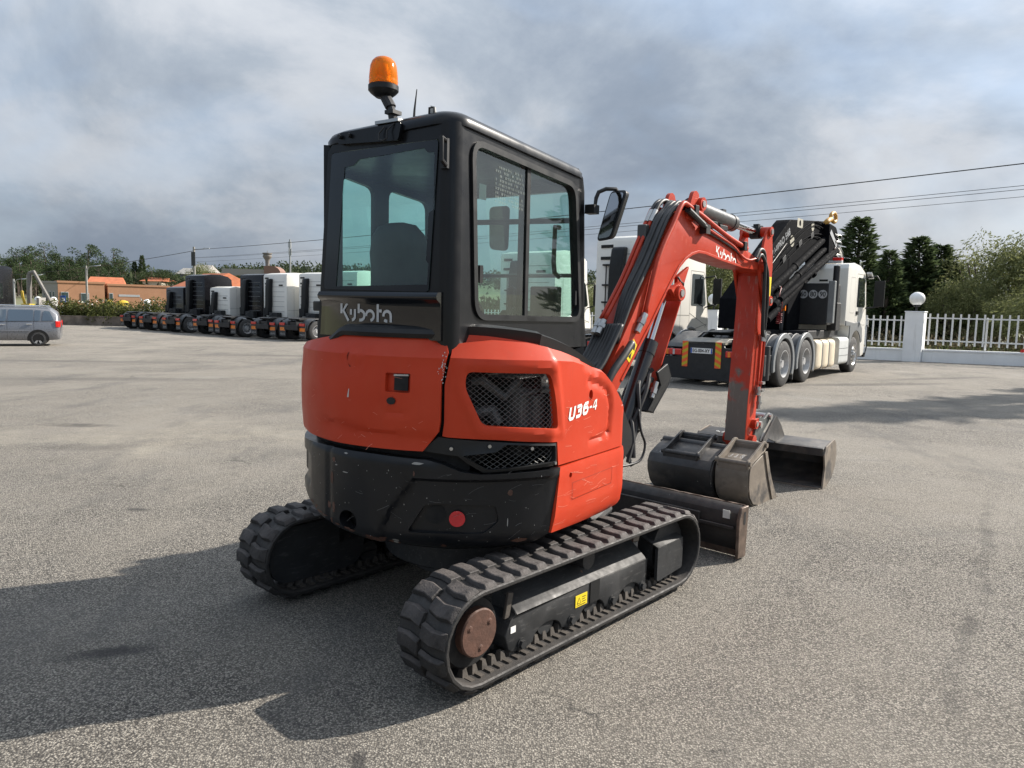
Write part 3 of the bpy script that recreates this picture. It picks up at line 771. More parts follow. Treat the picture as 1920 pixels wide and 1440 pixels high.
# --- dozer blade
mb = MB()
prof = [(1.66, 0.02), (1.675, 0.02), (1.635, 0.16), (1.645, 0.30), (1.69, 0.355), (1.675, 0.36), (1.62, 0.31), (1.605, 0.16)]
mb.prism(prof, -0.83, 0.85); bl = P(mb, 'dozer_blade', m_blade, FC, bevel=0.002)
mb = MB(); mb.prism([(1.57, 0.02), (1.685, 0.015), (1.70, 0.36), (1.60, 0.36), (1.565, 0.28)], -0.85, -0.828); P(mb, 'blade_end_plate', m_edge, FC, bl, bevel=0.004)
mb = MB(); mb.prism([(1.655, 0.01), (1.685, 0.01), (1.67, 0.06), (1.645, 0.06)], -0.84, 0.85); P(mb, 'cutting_edge', m_edge, FC, bl)
mb = MB(); mb.box(1.585, 1.60, -0.80, 0.82, 0.20, 0.225); mb.box(1.58, 1.60, -0.55, 0.55, 0.08, 0.28); P(mb, 'blade_rib', m_blade, FC, bl, bevel=0.004)
# ragged bright top edge of the blade
mb = MB(); tp = []
rnd = random.Random(3)
xs_ = [-0.83 + 1.66 * k / 40 for k in range(41)]
mb.loft([[(1.672, y, 0.355), (1.694, y, 0.352), (1.690, y, 0.361 + rnd.uniform(0, 0.006)), (1.675, y, 0.362 + rnd.uniform(0, 0.006))] for y in xs_])
P(mb, 'blade_top_edge', m_edge, FC, bl)
mb = MB(); mb.box(1.597, 1.6005, -0.765, -0.715, 0.27, 0.325); P(mb, 'white_tag', m_paper, FC, bl)
mb = MB(); mb.panel(rrect(1.625, 1.655, 0.24, 0.33, 0.014), [], lambda a, b, o: (a, -0.8515 - o, b), 0, 0.1, inner=False); P(mb, 'slot', m_dark, FC, bl, merge=False)
mb = MB()
for yy in (-0.42, 0.42):
    mb.loft([[(0.55, yy - 0.05, 0.24), (0.55, yy + 0.05, 0.24), (0.55, yy + 0.05, 0.36), (0.55, yy - 0.05, 0.36)], [(1.61, yy - 0.05, 0.10), (1.61, yy + 0.05, 0.10), (1.61, yy + 0.05, 0.22), (1.61, yy - 0.05, 0.22)]])
P(mb, 'blade_arm', m_blade, FC, bevel=0.008)

# --- upper structure: plan contour, s runs from the front right corner along the right side to the rear and the left
RB = 0.857
def contour():
    pts = [(0.47, -0.40), (0.47, -0.50), (0.47, -0.60)]
    for k in range(7):
        a = R(0 - 90 * k / 6); pts.append((0.395 + 0.075 * math.cos(a), -0.70 + 0.075 * math.sin(a)))
    s0 = len(pts) - 1
    for k in range(1, 21): pts.append((0.395 + (-0.366 - 0.395) * k / 20, -0.775))
    a0 = math.atan2(-0.775, -0.366)
    for k in range(1, 90): a = a0 - R(165) * k / 89; pts.append((RB * math.cos(a), RB * math.sin(a)))
    return pts, s0
CT, _i0 = contour()
_S = [0.0]
for a, b in zip(CT, CT[1:]): _S.append(_S[-1] + math.hypot(b[0] - a[0], b[1] - a[1]))
_sh = _S[_i0] + 0.0 - (0.42 - 0.395)     # s = 0 where x = 0.42 on the right side
_S = [s - _sh for s in _S]
def cpt(s):
    s = min(max(s, _S[0]), _S[-1] - 1e-6)
    lo, hi = 0, len(_S) - 1
    while hi - lo > 1:
        m = (lo + hi) // 2
        if _S[m] <= s: lo = m
        else: hi = m
    t = (s - _S[lo]) / (_S[hi] - _S[lo]); a, b = CT[lo], CT[hi]
    return (a[0] + (b[0] - a[0]) * t, a[1] + (b[1] - a[1]) * t)
def cnorm(s):
    a, b = cpt(s - 0.015), cpt(s + 0.015); n = Vector((-(b[1] - a[1]), b[0] - a[0])).normalized()
    m = cpt(s)
    return n if n.dot(Vector(m)) > 0 else -n
def surf_of(dfun):
    def f(s, z, off):
        n = cnorm(s); p = cpt(s); d = dfun(s, z) + off
        return (p[0] + n.x * d, p[1] + n.y * d, z)
    return f
def sm(x, a, b):
    t = min(1, max(0, (x - a) / (b - a))); return t * t * (3 - 2 * t)
def seg_d(p, pl):
    best = 9
    for a, b in zip(pl, pl[1:]):
        a, b, q = Vector(a), Vector(b), Vector(p); e = b - a; t = min(1, max(0, (q - a).dot(e) / e.dot(e))); best = min(best, (q - a - e * t).length)
    return best
# inner dark body behind all panels
mb = MB(); ss = [_S[0] + (_S[-1] - _S[0]) * k / 70 for k in range(71)]
fsh = surf_of(lambda s, z: -0.045 - 0.06 * sm(z, 1.2, 1.45))
zz_ = [0.56, 0.7, 0.87]
vs = [fsh(s, z, -0.02) for z in zz_ for s in ss]
mb.add(vs, [(k * 71 + i + 1, k * 71 + i, (k + 1) * 71 + i, (k + 1) * 71 + i + 1) for k in range(2) for i in range(70)])
# floor plate and rear inner wall
mb.add([fsh(s, 0.56, 0) for s in ss], [tuple(range(71))])
P(mb, 'revolving_frame', m_dark, merge=False)
mb = MB()
ss2 = [1.18 + (2.6 - 1.18) * k / 40 for k in range(41)]
mb.add([fsh(s, z, 0.0) for z in (0.87, 1.2, 1.47) for s in ss2], [(k * 41 + i + 1, k * 41 + i, (k + 1) * 41 + i, (k + 1) * 41 + i + 1) for k in range(2) for i in range(40)])
P(mb, 'rear_liner', m_dark, merge=False)

# counterweight
def d_cw(s, z):
    d = 0.018
    if z < 0.60: d -= 0.075 * ((0.60 - z) / 0.09) ** 2 * 0.9 if z < 0.60 else 0
    d -= 0.014 * sm(z, 0.925, 0.95)
    # broad raised centre tongue and recessed lower right field
    e = interp(z, [(0.60, 1.60), (0.70, 1.545), (0.84, 1.44), (0.88, 1.42)])
    if z < 0.875: d -= 0.016 * (1 - sm(s, e - 0.012, e + 0.012)) * sm(z, 0.87, 0.845) if False else 0
    fld = (1 - sm(s, e - 0.010, e + 0.010)) * (1 - sm(z, 0.842, 0.860)) * sm(s, 0.70, 0.80)
    d -= 0.024 * fld
    d -= 0.02 * sm(s, 2.14, 2.20) * (1 - sm(s, 2.45, 2.5)) * sm(z, 0.70, 0.73) * (1 - sm(z, 0.86, 0.88))
    d -= 0.012 * (1 - abs(s - 1.93) / 0.02) if abs(s - 1.93) < 0.02 else 0
    return d
bot = [(0.78, 0.578), (0.841, 0.54), (1.03, 0.518), (1.25, 0.51), (1.48, 0.518), (1.7, 0.536), (1.85, 0.56), (2.0, 0.592), (2.19, 0.643), (2.38, 0.70), (2.55, 0.75)]
top = [(2.55, 0.93), (2.324, 0.93), (2.0, 0.948), (1.645, 0.951), (1.377, 0.944), (1.30, 0.928), (1.22, 0.895), (1.135, 0.884), (0.9, 0.886), (0.725, 0.889)]
hole1 = circ(1.785, 0.615, 0.058, 20, 0.048)
rec = round_poly([(1.47, 0.60), (1.385, 0.735), (1.33, 0.742), (1.06, 0.735), (1.04, 0.66), (1.11, 0.605)], 0.02)
mb = MB(); mb.panel(bot + top, [hole1, rec], surf_of(d_cw), 0.06, 0.018)
cw = P(mb, 'counterweight', m_cw, sharp=50)
mb = MB(); mb.panel(inset(rec, -0.004), [], surf_of(lambda s, z: d_cw(s, z) - 0.010 - 0.014 * sm(s, 1.15, 1.3)), 0, 0.05)
P(mb, 'light_recess', m_cw, parent=cw)
mb = MB(); mb.panel(round_poly([(1.395, 0.66), (1.375, 0.725), (1.30, 0.73), (1.28, 0.67), (1.33, 0.635)], 0.03), [], surf_of(lambda s, z: d_cw(s, z) - 0.021), 0, 0.05); P(mb, 'lashing_eye', m_dark, parent=cw)
mb = MB(); mb.panel(circ(1.235, 0.672, 0.037, 26), [], surf_of(lambda s, z: d_cw(s, z) - 0.004), 0.004, 0.03); P(mb, 'round_reflector', m_reflect, parent=cw)
# rust and paint loss patches on the counterweight
rnd = random.Random(12)
def blob(mb, s, z, rs, rz, f, n=14):
    pl = [(s + rs * math.cos(2 * math.pi * k / n) * rnd.uniform(0.65, 1.15), z + rz * math.sin(2 * math.pi * k / n) * rnd.uniform(0.65, 1.15)) for k in range(n)]
    mb.panel(pl, [], f, 0, 0.03)
mb = MB(); fcw = surf_of(lambda s, z: d_cw(s, z) + 0.0012)
for s, z, a, b in ((1.90, 0.80, 0.014, 0.034), (1.885, 0.895, 0.013, 0.014), (1.885, 0.66, 0.012, 0.03), (1.93, 0.66, 0.016, 0.022), (0.93, 0.56, 0.045, 0.012), (0.99, 0.79, 0.014, 0.014), (1.43, 0.88, 0.005, 0.014), (1.30, 0.535, 0.014, 0.012)): blob(mb, s, z, a, b, fcw)
for k in range(26):
    s = 1.52 + 0.62 * rnd.random(); zb = interp(s, bot) + 0.008; blob(mb, s, zb + rnd.uniform(0, 0.018), rnd.uniform(0.008, 0.03), rnd.uniform(0.004, 0.009), fcw, 8)
tag(P(mb, 'rust_patches', m_rust, parent=cw, merge=False), kind='stuff')
mb = MB(); fcw2 = surf_of(lambda s, z: d_cw(s, z) + 0.0016)
for k in range(95):
    s = rnd.uniform(0.76, 2.2); z = rnd.uniform(0.56, 0.90); r_ = rnd.choice([0.0010, 0.0014, 0.0018, 0.0026]); blob(mb, s, z, r_, r_ * rnd.uniform(0.8, 1.8), fcw2, 5)
for s, z, a, b in ((1.80, 0.845, 0.022, 0.003), (1.415, 0.928, 0.03, 0.006), (1.865, 0.87, 0.01, 0.003), (1.0, 0.655, 0.003, 0.022), (1.54, 0.535, 0.015, 0.008), (1.535, 0.548, 0.018, 0.005), (1.80, 0.935, 0.012, 0.004)): blob(mb, s, z, a, b, fcw2, 9)
tag(P(mb, 'paint_chips', mat('primer_chips', (0.30, 0.29, 0.27), 0.8), parent=cw, merge=False), kind='stuff')

# tail cover (red)
def d_tail(s, z):
    d = 0.022
    d -= 0.62 * max(0, z - 1.405)                                   # sloped top ledge
    d += 0.010 * sm(z, 0.95, 1.15) * (1 - sm(z, 1.25, 1.40))
    g = interp(s, [(1.3, 1.065), (1.6, 1.07), (1.95, 1.095), (2.05, 1.10)])
    d -= 0.010 * sm(g - z, 0.0, 0.02) * (1 - sm(g - z, 0.02, 0.10)) * (1 - sm(s, 1.90, 2.02))
    d -= 0.012 * (1 - sm(s, 1.30, 1.335)) * (1 - sm(z, 1.30, 1.45)) * 0
    r_ = math.hypot(s - 1.745, z - 1.385)
    d -= 0.006 * max(0, 1 - abs(r_ - 0.046) / 0.009)
    d -= 0.006 * max(0, 1 - seg_d((s, z), [(1.60, 1.20), (1.585, 1.165), (1.55, 1.15), (1.47, 1.15), (1.445, 1.165), (1.435, 1.2)]) / 0.012)
    return d
tail = [(1.39, 0.985), (1.32, 1.075), (1.313, 1.12), (1.311, 1.289), (1.286, 1.43), (1.295, 1.475), (1.317, 1.50), (1.59, 1.507), (1.85, 1.505), (2.0, 1.475), (2.35, 1.43), (2.40, 1.2), (2.36, 1.0), (2.115, 0.985), (1.85, 0.982), (1.645, 0.984)]
rcs = round_poly([(1.565, 1.246), (1.565, 1.332), (1.447, 1.332), (1.447, 1.246)], 0.008)
mb = MB(); mb.panel(tail, [rcs], surf_of(d_tail), 0.035, 0.02, lines=[[(1.29, 1.405), (2.38, 1.405)]])
tl = P(mb, 'tail_cover', m_red, sharp=24)
mb = MB(); mb.panel(inset(rcs, -0.003), [], surf_of(lambda s, z: d_tail(s, z) - 0.024), 0, 0.05); P(mb, 'lock_recess', m_red, parent=tl)
mb = MB(); mb.panel([(1.527, 1.254), (1.527, 1.318), (1.462, 1.320), (1.462, 1.254)], [], surf_of(lambda s, z: d_tail(s, z) - 0.012), 0.01, 0.05); lk = P(mb, 'lock_block', m_dark, parent=tl)
mb = MB(); mb.panel([(1.530, 1.318), (1.530, 1.326), (1.460, 1.328), (1.460, 1.320)], [], surf_of(lambda s, z: d_tail(s, z) - 0.010), 0.01, 0.05); P(mb, 'lock_rim', m_chalk, parent=tl)
mb = MB(); mb.panel(circ(1.533, 1.207, 0.020, 16, 0.016), [], surf_of(lambda s, z: d_tail(s, z) + 0.008), 0.02, 0.03); P(mb, 'rubber_plug', m_plastic, parent=tl)
mb = MB(); rnd = random.Random(5); ft = surf_of(lambda s, z: d_tail(s, z) + 0.0015)
pl = arc(1.745, 1.385, 0.046, 0.046, -60, 40, 8); pl2 = arc(1.745, 1.385, 0.040, 0.040, 40, -60, 8); mb.panel(pl + pl2, [], ft, 0, 0.02); blob(mb, 1.765, 1.345, 0.006, 0.008, ft, 8)
P(mb, 'chipped_edge', m_dark, parent=tl, merge=False)
mb = MB(); mb.panel([(1.774, 1.205), (1.764, 1.245), (1.760, 1.245), (1.764, 1.205)], [], ft, 0, 0.02)
for k in range(34): blob(mb, 1.298 + rnd.gauss(0.008, 0.008), 1.365 + rnd.gauss(0, 0.028), rnd.uniform(0.001, 0.003), rnd.uniform(0.001, 0.005), ft, 5)
tag(P(mb, 'paint_scrapes', m_chalk, parent=tl, merge=False), kind='stuff')

# right hood (red)
CRZ = [(-0.2, 1.02), (-0.02, 1.06), (0.08, 1.20), (0.16, 1.26), (0.30, 1.315), (0.45, 1.35), (0.62, 1.385), (0.80, 1.398), (1.29, 1.408)]
def d_hood(s, z):
    zc = interp(s, CRZ); d = 0.006
    d -= 0.85 * max(0, z - zc)
    d += 0.006 * sm(z, 1.0, 1.2)
    if z < zc:
        d -= 0.016 * max(0, 1 - seg_d((s, z), [(0.44, 1.275), (0.33, 1.255), (0.23, 1.215), (0.185, 1.16), (0.175, 1.10), (0.185, 0.985)]) / 0.03)
        d -= 0.012 * max(0, 1 - seg_d((s, z), [(0.185, 0.985), (0.28, 0.97), (0.40, 0.965)]) / 0.02)
    # flare of the frame round the mesh
    for hp in ([(1.225, 1.375), (0.78, 1.365), (0.70, 1.05), (1.14, 1.075), (1.235, 1.275), (1.225, 1.375)],):
        d += 0.008 * max(0, 1 - seg_d((s, z), hp) / 0.03)
    # the shoulder under the trim dips near the front
    d -= 0.02 * max(0, 1 - seg_d((s, z), [(0.47, 1.375), (0.36, 1.345)]) / 0.05)
    return d
hood = [(1.306, 1.055), (1.298, 1.12), (1.298, 1.285), (1.272, 1.425), (1.27, 1.466), (1.075, 1.486), (0.90, 1.476), (0.68, 1.435), (0.45, 1.372), (0.30, 1.325), (0.15, 1.235), (0.02, 1.12), (-0.10, 1.02), (-0.14, 0.90), (0.0, 0.888), (0.35, 0.890), (0.725, 0.896), (0.742, 1.012), (1.065, 1.040), (1.28, 1.050)]
mesh_h = round_poly([(1.203, 1.347), (0.809, 1.338), (0.739, 1.075), (1.128, 1.105), (1.209, 1.275)], 0.03, 4)
eyeh = circ(0.42, 1.207, 0.021, 18, 0.027)
mb = MB(); mb.panel(hood, [mesh_h, eyeh], surf_of(d_hood), 0.035, 0.018, lines=[[(a, b) for a, b in CRZ if a > -0.1]])
hd = P(mb, 'engine_hood', m_red, sharp=26)
mb = MB()
def ulet(a, b): return surf_of(d_hood)(0.652 - (a + 0.16 * b), 1.097 + b + a * 0.085, 0.0025)
LW = 0.0165; lh = 0.066
for g_ in ([(0.010, lh), (0.010, 0.016), (0.018, 0.008), (0.046, 0.008), (0.054, 0.016), (0.054, lh)],
           [(0.078, lh - 0.008), (0.116, lh - 0.008), (0.122, lh - 0.016), (0.122, 0.042), (0.116, 0.036), (0.092, 0.036)], [(0.092, 0.034), (0.116, 0.034), (0.122, 0.028), (0.122, 0.014), (0.116, 0.008), (0.078, 0.008)],
           [(0.194, lh - 0.008), (0.160, lh - 0.008), (0.152, lh - 0.016), (0.152, 0.016), (0.160, 0.008), (0.186, 0.008), (0.194, 0.016), (0.194, 0.030), (0.186, 0.038), (0.160, 0.038)],
           [(0.214, 0.030), (0.238, 0.030)], [(0.272, 0.058), (0.252, 0.024), (0.296, 0.024)], [(0.284, 0.060), (0.284, 0.006)]):
    stroke(mb, g_, LW if g_[0][0] < 0.2 else 0.011, ulet)
P(mb, 'model_lettering', m_white, parent=hd, merge=False)
# expanded-metal mesh behind a polygon: thin crossing strands clipped to the opening
def wires(poly, f, pitch, ang, w, step=0.02):
    mb = MB()
    def inside(p):
        c = False; j = len(poly) - 1
        for i in range(len(poly)):
            a, b = poly[i], poly[j]
            if (a[1] > p[1]) != (b[1] > p[1]) and p[0] < (b[0] - a[0]) * (p[1] - a[1]) / (b[1] - a[1]) + a[0]: c = not c
            j = i
        return c
    x0 = min(p[0] for p in poly); x1 = max(p[0] for p in poly); y0 = min(p[1] for p in poly); y1 = max(p[1] for p in poly)
    cx, cy = (x0 + x1) / 2, (y0 + y1) / 2; rad = math.hypot(x1 - x0, y1 - y0) / 2
    for a in ang:
        d = Vector((math.cos(R(a)), math.sin(R(a)))); n = Vector((-d.y, d.x))
        k = -int(rad / pitch)
        while k * pitch < rad:
            run = []; t = -rad
            while t <= rad + step:
                p = Vector((cx, cy)) + n * k * pitch + d * t
                if inside(p): run.append(p)
                if (not inside(p) or t + step > rad) and run:
                    if len(run) > 1:
                        vs = []
                        for q in run:
                            wob = 0.004 * math.sin(k * 3.1 + q.x * 140)
                            vs += [f(*(q + n * w), 0.0), f(q.x, q.y, 0.0016), f(*(q - n * w), 0.0)]
                        fs = []
                        for i in range(len(run) - 1): fs += [(3 * i, 3 * i + 1, 3 * i + 4, 3 * i + 3), (3 * i + 1, 3 * i + 2, 3 * i + 5, 3 * i + 4)]
                        mb.add(vs, fs)
                    run = []
                t += step
            k += 1
    return mb
fme = surf_of(lambda s, z: d_hood(s, z) - 0.026)
P(wires(inset(mesh_h, -0.006), fme, 0.0185, (38, 142), 0.0013, 0.013), 'vent_mesh', m_wire, parent=hd, merge=False)
# warning: engine compartment seen through the mesh
mb = MB(); mb.box(-0.40, -0.20, -0.62, -0.30, 0.92, 1.30); mb.box(-0.62, -0.42, -0.45, -0.1, 0.9, 1.36); mb.box(-0.2, 0.25, -0.66, -0.3, 0.9, 1.22)
en = P(mb, 'engine_block', m_engine, bevel=0.012)
mb = MB()
mb.cyl((-0.36, -0.58, 1.05), (-0.36, -0.58, 1.26), 0.065, 16); mb.cyl((-0.30, -0.645, 1.06), (-0.30, -0.645, 1.22), 0.04, 14); mb.tube([(-0.64, -0.42, 1.28), (-0.56, -0.50, 1.30), (-0.48, -0.58, 1.22), (-0.42, -0.62, 1.30)], 0.022, 8)
mb.tube([(-0.58, -0.46, 1.14), (-0.52, -0.54, 1.16), (-0.50, -0.56, 1.10)], 0.028, 8); mb.tube([(-0.44, -0.645, 1.10), (-0.44, -0.645, 1.23), (-0.33, -0.68, 1.25)], 0.010, 8)
P(mb, 'engine_pipes', mat('grey_engine_pipe', (0.07, 0.07, 0.068), 0.5, var=0.4, vscale=14), parent=en)
mb = MB(); mb.box(-0.72, 0.38, -0.30, -0.28, 0.6, 1.40); mb.box(0.36, 0.38, -0.70, -0.3, 0.6, 1.1); P(mb, 'bulkhead', m_dark)

# lower grille (black plastic frame with mesh)
grl = [(1.40, 0.985), (1.325, 1.050), (1.28, 1.045), (0.748, 1.007), (0.740, 0.905), (1.12, 0.889), (1.19, 0.93), (1.235, 0.965)]
gh = round_poly([(1.215, 0.968), (1.06, 0.985), (1.02, 1.018), (0.762, 0.998), (0.757, 0.922), (1.10, 0.902)], 0.012, 3)
def d_gr(s, z): return 0.004 - 0.012 * (1 - sm(s, 1.0, 1.05)) * 0 + 0.006 * (1 - sm(seg_d((s, z), gh + [gh[0]]), 0.0, 0.02))
mb = MB(); mb.panel(grl, [gh], surf_of(d_gr), 0.03, 0.03); gr = P(mb, 'lower_grille', m_plastic, sharp=45)
P(wires(inset(gh, -0.004), surf_of(lambda s, z: -0.012), 0.0195, (33, 147), 0.0013, 0.013), 'grille_mesh', m_wire, parent=gr, merge=False)
for s, z in ((1.265, 1.0), (1.095, 1.012), (0.895, 0.995), (0.765, 0.915)):
    mb = MB(); mb.panel(circ(s, z, 0.008, 12), [], surf_of(lambda a, b: 0.016), 0.012, 0.02); P(mb, 'bolt', m_steel, parent=gr)
# front lower side box (red)
def d_sb(s, z):
    d = 0.010 + 0.008 * sm(z, 0.60, 0.66) - 0.006 * sm(z, 0.86, 0.89)
    d -= 0.06 * max(0, (0.60 - z) / 0.08) ** 2
    d -= 0.004 * (1 - sm(seg_d((s, z), rrp), 0.0, 0.008))
    return d
rrp = [(0.63, 0.70), (0.63, 0.80), (0.12, 0.80), (0.12, 0.70), (0.63, 0.70)]
sb = [(0.775, 0.58), (0.724, 0.885), (0.35, 0.884), (0.0, 0.880), (-0.14, 0.885), (-0.16, 0.62), (0.0, 0.56), (0.14, 0.537), (0.45, 0.555)]
mb = MB(); mb.panel(sb, [circ(0.62, 0.832, 0.014, 14)], surf_of(d_sb), 0.03, 0.03); sbx = P(mb, 'side_box', m_red, sharp=45)
mb = MB(); gh_ = [(0.60, 0.705), (0.60, 0.792), (0.15, 0.792), (0.15, 0.705)]; mb.panel(gh_, [inset(gh_, 0.003)], surf_of(lambda s, z: d_sb(s, z) + 0.0012), 0, 0.05, inner=False); P(mb, 'sticker_outline', mat('faded_red', (0.30, 0.03, 0.012), 0.6), parent=sbx, merge=False)

# scratches and scuffs worn into the painted panels
def scratches(fun, srange, zrange, n, m, parent, seed, ln=(0.01, 0.07), tilt=40):
    r = random.Random(seed); mb = MB(); f = surf_of(fun)
    for _ in range(n):
        s0, z0, L_, a = r.uniform(*srange), r.uniform(*zrange), r.uniform(*ln), R(r.uniform(-tilt, tilt)); b = r.uniform(-0.3, 0.3)
        pl = [(s0 + L_ * t * math.cos(a) , z0 + L_ * t * math.sin(a) + b * L_ * t * t) for t in (0, 0.25, 0.5, 0.75, 1)]
        stroke(mb, pl, r.choice([0.0008, 0.0012, 0.0018]), lambda u, v: f(u, v, 0.0013))
    tag(P(mb, 'scratches', m, parent=parent, merge=False), kind='stuff')
m_scr = mat('scratch_pale_red', (0.66, 0.22, 0.15), 0.6); m_scb = mat('scratch_grey', (0.10, 0.10, 0.10), 0.6)
scratches(d_cw, (0.78, 2.1), (0.58, 0.90), 26, m_scb, cw, 31)
scratches(d_tail, (1.36, 2.1), (1.0, 1.38), 26, m_scr, tl, 32, (0.008, 0.05))
scratches(d_hood, (0.1, 0.65), (0.92, 1.2), 20, m_scr, hd, 33, (0.01, 0.09), 25)
scratches(d_sb, (0.06, 0.68), (0.60, 0.86), 30, m_scr, sbx, 34, (0.02, 0.12), 12)

# black trim lips
mb = MB(); fl = []
for k in range(31):
    s = 1.322 + (2.10 - 1.322) * k / 30; drop = 0.055 * sm(s, 1.86, 2.0) + 0.02 * sm(s, 2.0, 2.1)
    f0 = surf_of(lambda a, b: 0); z = 1.504 - drop
    fl.append([f0(s, z - 0.016, -0.020), f0(s, z + 0.004, -0.012), f0(s, z + 0.024, -0.02), f0(s, z + 0.036, -0.05), f0(s, z + 0.03, -0.2), f0(s, z - 0.016, -0.2)])
mb.loft(fl); P(mb, 'tail_lip', m_plastic, sharp=30)
mb = MB(); fl = []
TZT = [(0.0, 1.19), (0.12, 1.275), (0.25, 1.36), (0.40, 1.43), (0.60, 1.488), (0.80, 1.527), (1.0, 1.548), (1.22, 1.558), (1.31, 1.552), (1.34, 1.50)]
for k in range(41):
    s = -0.01 + 1.325 * k / 40; z = sum(interp(s + 0.02 * q, TZT) for q in range(-5, 6)) / 11; w = interp(s, [(0, 0.04), (0.3, 0.062), (0.9, 0.066), (1.2, 0.062), (1.32, 0.03)])
    f0 = surf_of(lambda a, b: 0); o = interp(s, [(0, -0.055), (0.3, -0.085), (1.0, -0.10), (1.32, -0.11)])
    fl.append([f0(s, z - w, o), f0(s, z - 0.010, o + 0.012), f0(s, z, o - 0.01), f0(s, z + 0.002, o - 0.16), f0(s, z - w, o - 0.16)])
mb.loft(fl); P(mb, 'hood_lip', m_plastic, sharp=30)
mb = MB(); mb.tube([surf_of(lambda a, b: 0)(1.315, z, o) for z, o in ((1.45, -0.06), (1.50, -0.075), (1.535, -0.09), (1.55, -0.11))], 0.006, 6); P(mb, 'seal_strip', m_silver)
# red under-shelf below the lip
mb = MB(); fl = []
for k in range(31):
    s = 0.05 + 1.26 * k / 30; z = interp(s, TZT) - 0.05; f0 = surf_of(lambda a, b: 0)
    fl.append([f0(s, z - 0.06, -0.07), f0(s, z, -0.10)])
mb.add([p for r_ in fl for p in r_], [(2 * i, 2 * i + 2, 2 * i + 3, 2 * i + 1) for i in range(30)]); P(mb, 'hood_shelf', m_red, merge=False)

# --- cab (same frame)
YR, XR, XF, YL = -0.460, -0.740, 0.475, 0.62
ZB, ZT = 1.42, 2.415
wr = round_poly([(-0.605, 2.368), (0.362, 2.318), (0.462, 1.575), (-0.560, 1.585)], 0.085, 6)
mb = MB()
def pr_(a, b, o): return (a, YR - o, b)
def rb_(a, b, o): return (XR - o, a, b)
# right side with window opening
mb.panel([(-0.672, ZB), (0.56, ZB), (0.53, 1.58), (0.475, 2.30), (0.455, 2.37), (0.40, ZT), (-0.672, 2.43)], [wr], pr_, 0.045, 0.5, inner=False, double=True)
# rounded rear right corner post
rr_ = 0.068
for k in range(6):
    pass
ring = [[(XR + rr_ - rr_ * math.cos(R(90 * k / 6)), YR + rr_ - rr_ * math.sin(R(90 * k / 6)), z) for k in range(7)] + [(XR + rr_, YR + rr_ + 0.0, z), ] for z in (ZB, ZB + 0.3, 2.30, 2.43)]
mb.loft(ring, True, True)
# rear: frame round the big window
def yl_(z): return 0.305 + (2.36 - z) * 0.085
rw = [(yl_(2.36) - 0.030, 2.355), (-0.380, 2.355), (-0.335, 1.70), (yl_(1.70) - 0.03, 1.71)]
mb.panel([(YR + rr_, ZB), (YR + rr_, 2.43), (yl_(2.43) - 0.03, 2.40), (yl_(2.36), 2.36), (yl_(ZB), ZB)], [rw], rb_, 0.05, 0.5, inner=False, double=True)
# left: chamfer with quarter window, side with door window, front frame
def plane(o0, o1, z0s, out):
    a, b = Vector(o0), Vector(o1); d = (b - a).normalized(); n = Vector((-d.y, d.x)) * out
    return lambda u, z, o: (a.x + d.x * u + n.x * o, a.y + d.y * u + n.y * o, z)
c0, c1 = (XR, 0.335), (-0.42, YL)
lw = (Vector(c1) - Vector(c0)).length
mb.panel([(0, ZB), (lw, ZB), (lw, 2.41), (0, 2.40)], [round_poly([(0.06, 1.62), (lw - 0.06, 1.62), (lw - 0.06, 2.31), (0.06, 2.31)], 0.05)], plane(c0, c1, 0, 1), 0.03, 0.5, inner=False, double=True)
lf = plane((-0.42, YL), (XF, YL), 0, 1); ll = XF + 0.42
mb.panel([(0, 1.0), (ll, 1.0), (ll - 0.04, 2.40), (0, 2.41)], [round_poly([(0.05, 1.62), (0.30, 1.62), (0.30, 2.30), (0.05, 2.33)], 0.05), round_poly([(0.42, 1.40), (ll - 0.09, 1.40), (ll - 0.11, 2.28), (0.42, 2.31)], 0.06)], lf, 0.03, 0.5, inner=False, double=True)
# front: two posts, header and sill, sloping slightly
def ff_(a, b, o): return (XF + 0.06 - 0.09 * (b - 1.4) / 1.0 + o, a, b)
mb.panel([(YR, 1.42), (YL, 1.0), (YL, 2.40), (YR, 2.38)], [round_poly([(YR + 0.06, 1.50), (YL - 0.06, 1.15), (YL - 0.06, 2.30), (YR + 0.06, 2.30)], 0.05)], ff_, 0.04, 0.5, inner=False, double=True)
cab = P(mb, 'cab_frame', m_black, bevel=0.004, sharp=40)
# roof: lofted cap
def foot(z, ins):
    base = [(XF - 0.02, YR + 0.0), (XR + 0.07, YR), (XR, YR + 0.07), (XR, 0.29), (-0.40, YL), (XF - 0.03, YL)]
    return [(x, y, z - 0.055 * max(0, (x + 0.75) / 1.2) ** 1.0 - 0.035 * max(0, (y + 0.46) / 1.06)) for x, y in [(p[0], p[1]) for p in round_poly(inset(base, ins), 0.08, 5)]]
mb = MB(); mb.loft([foot(2.405, 0.03), foot(2.42, -0.012), foot(2.445, -0.014), foot(2.468, 0.0), foot(2.485, 0.03), foot(2.494, 0.09), foot(2.50, 0.20)])
P(mb, 'cab_roof', m_black, sharp=60)
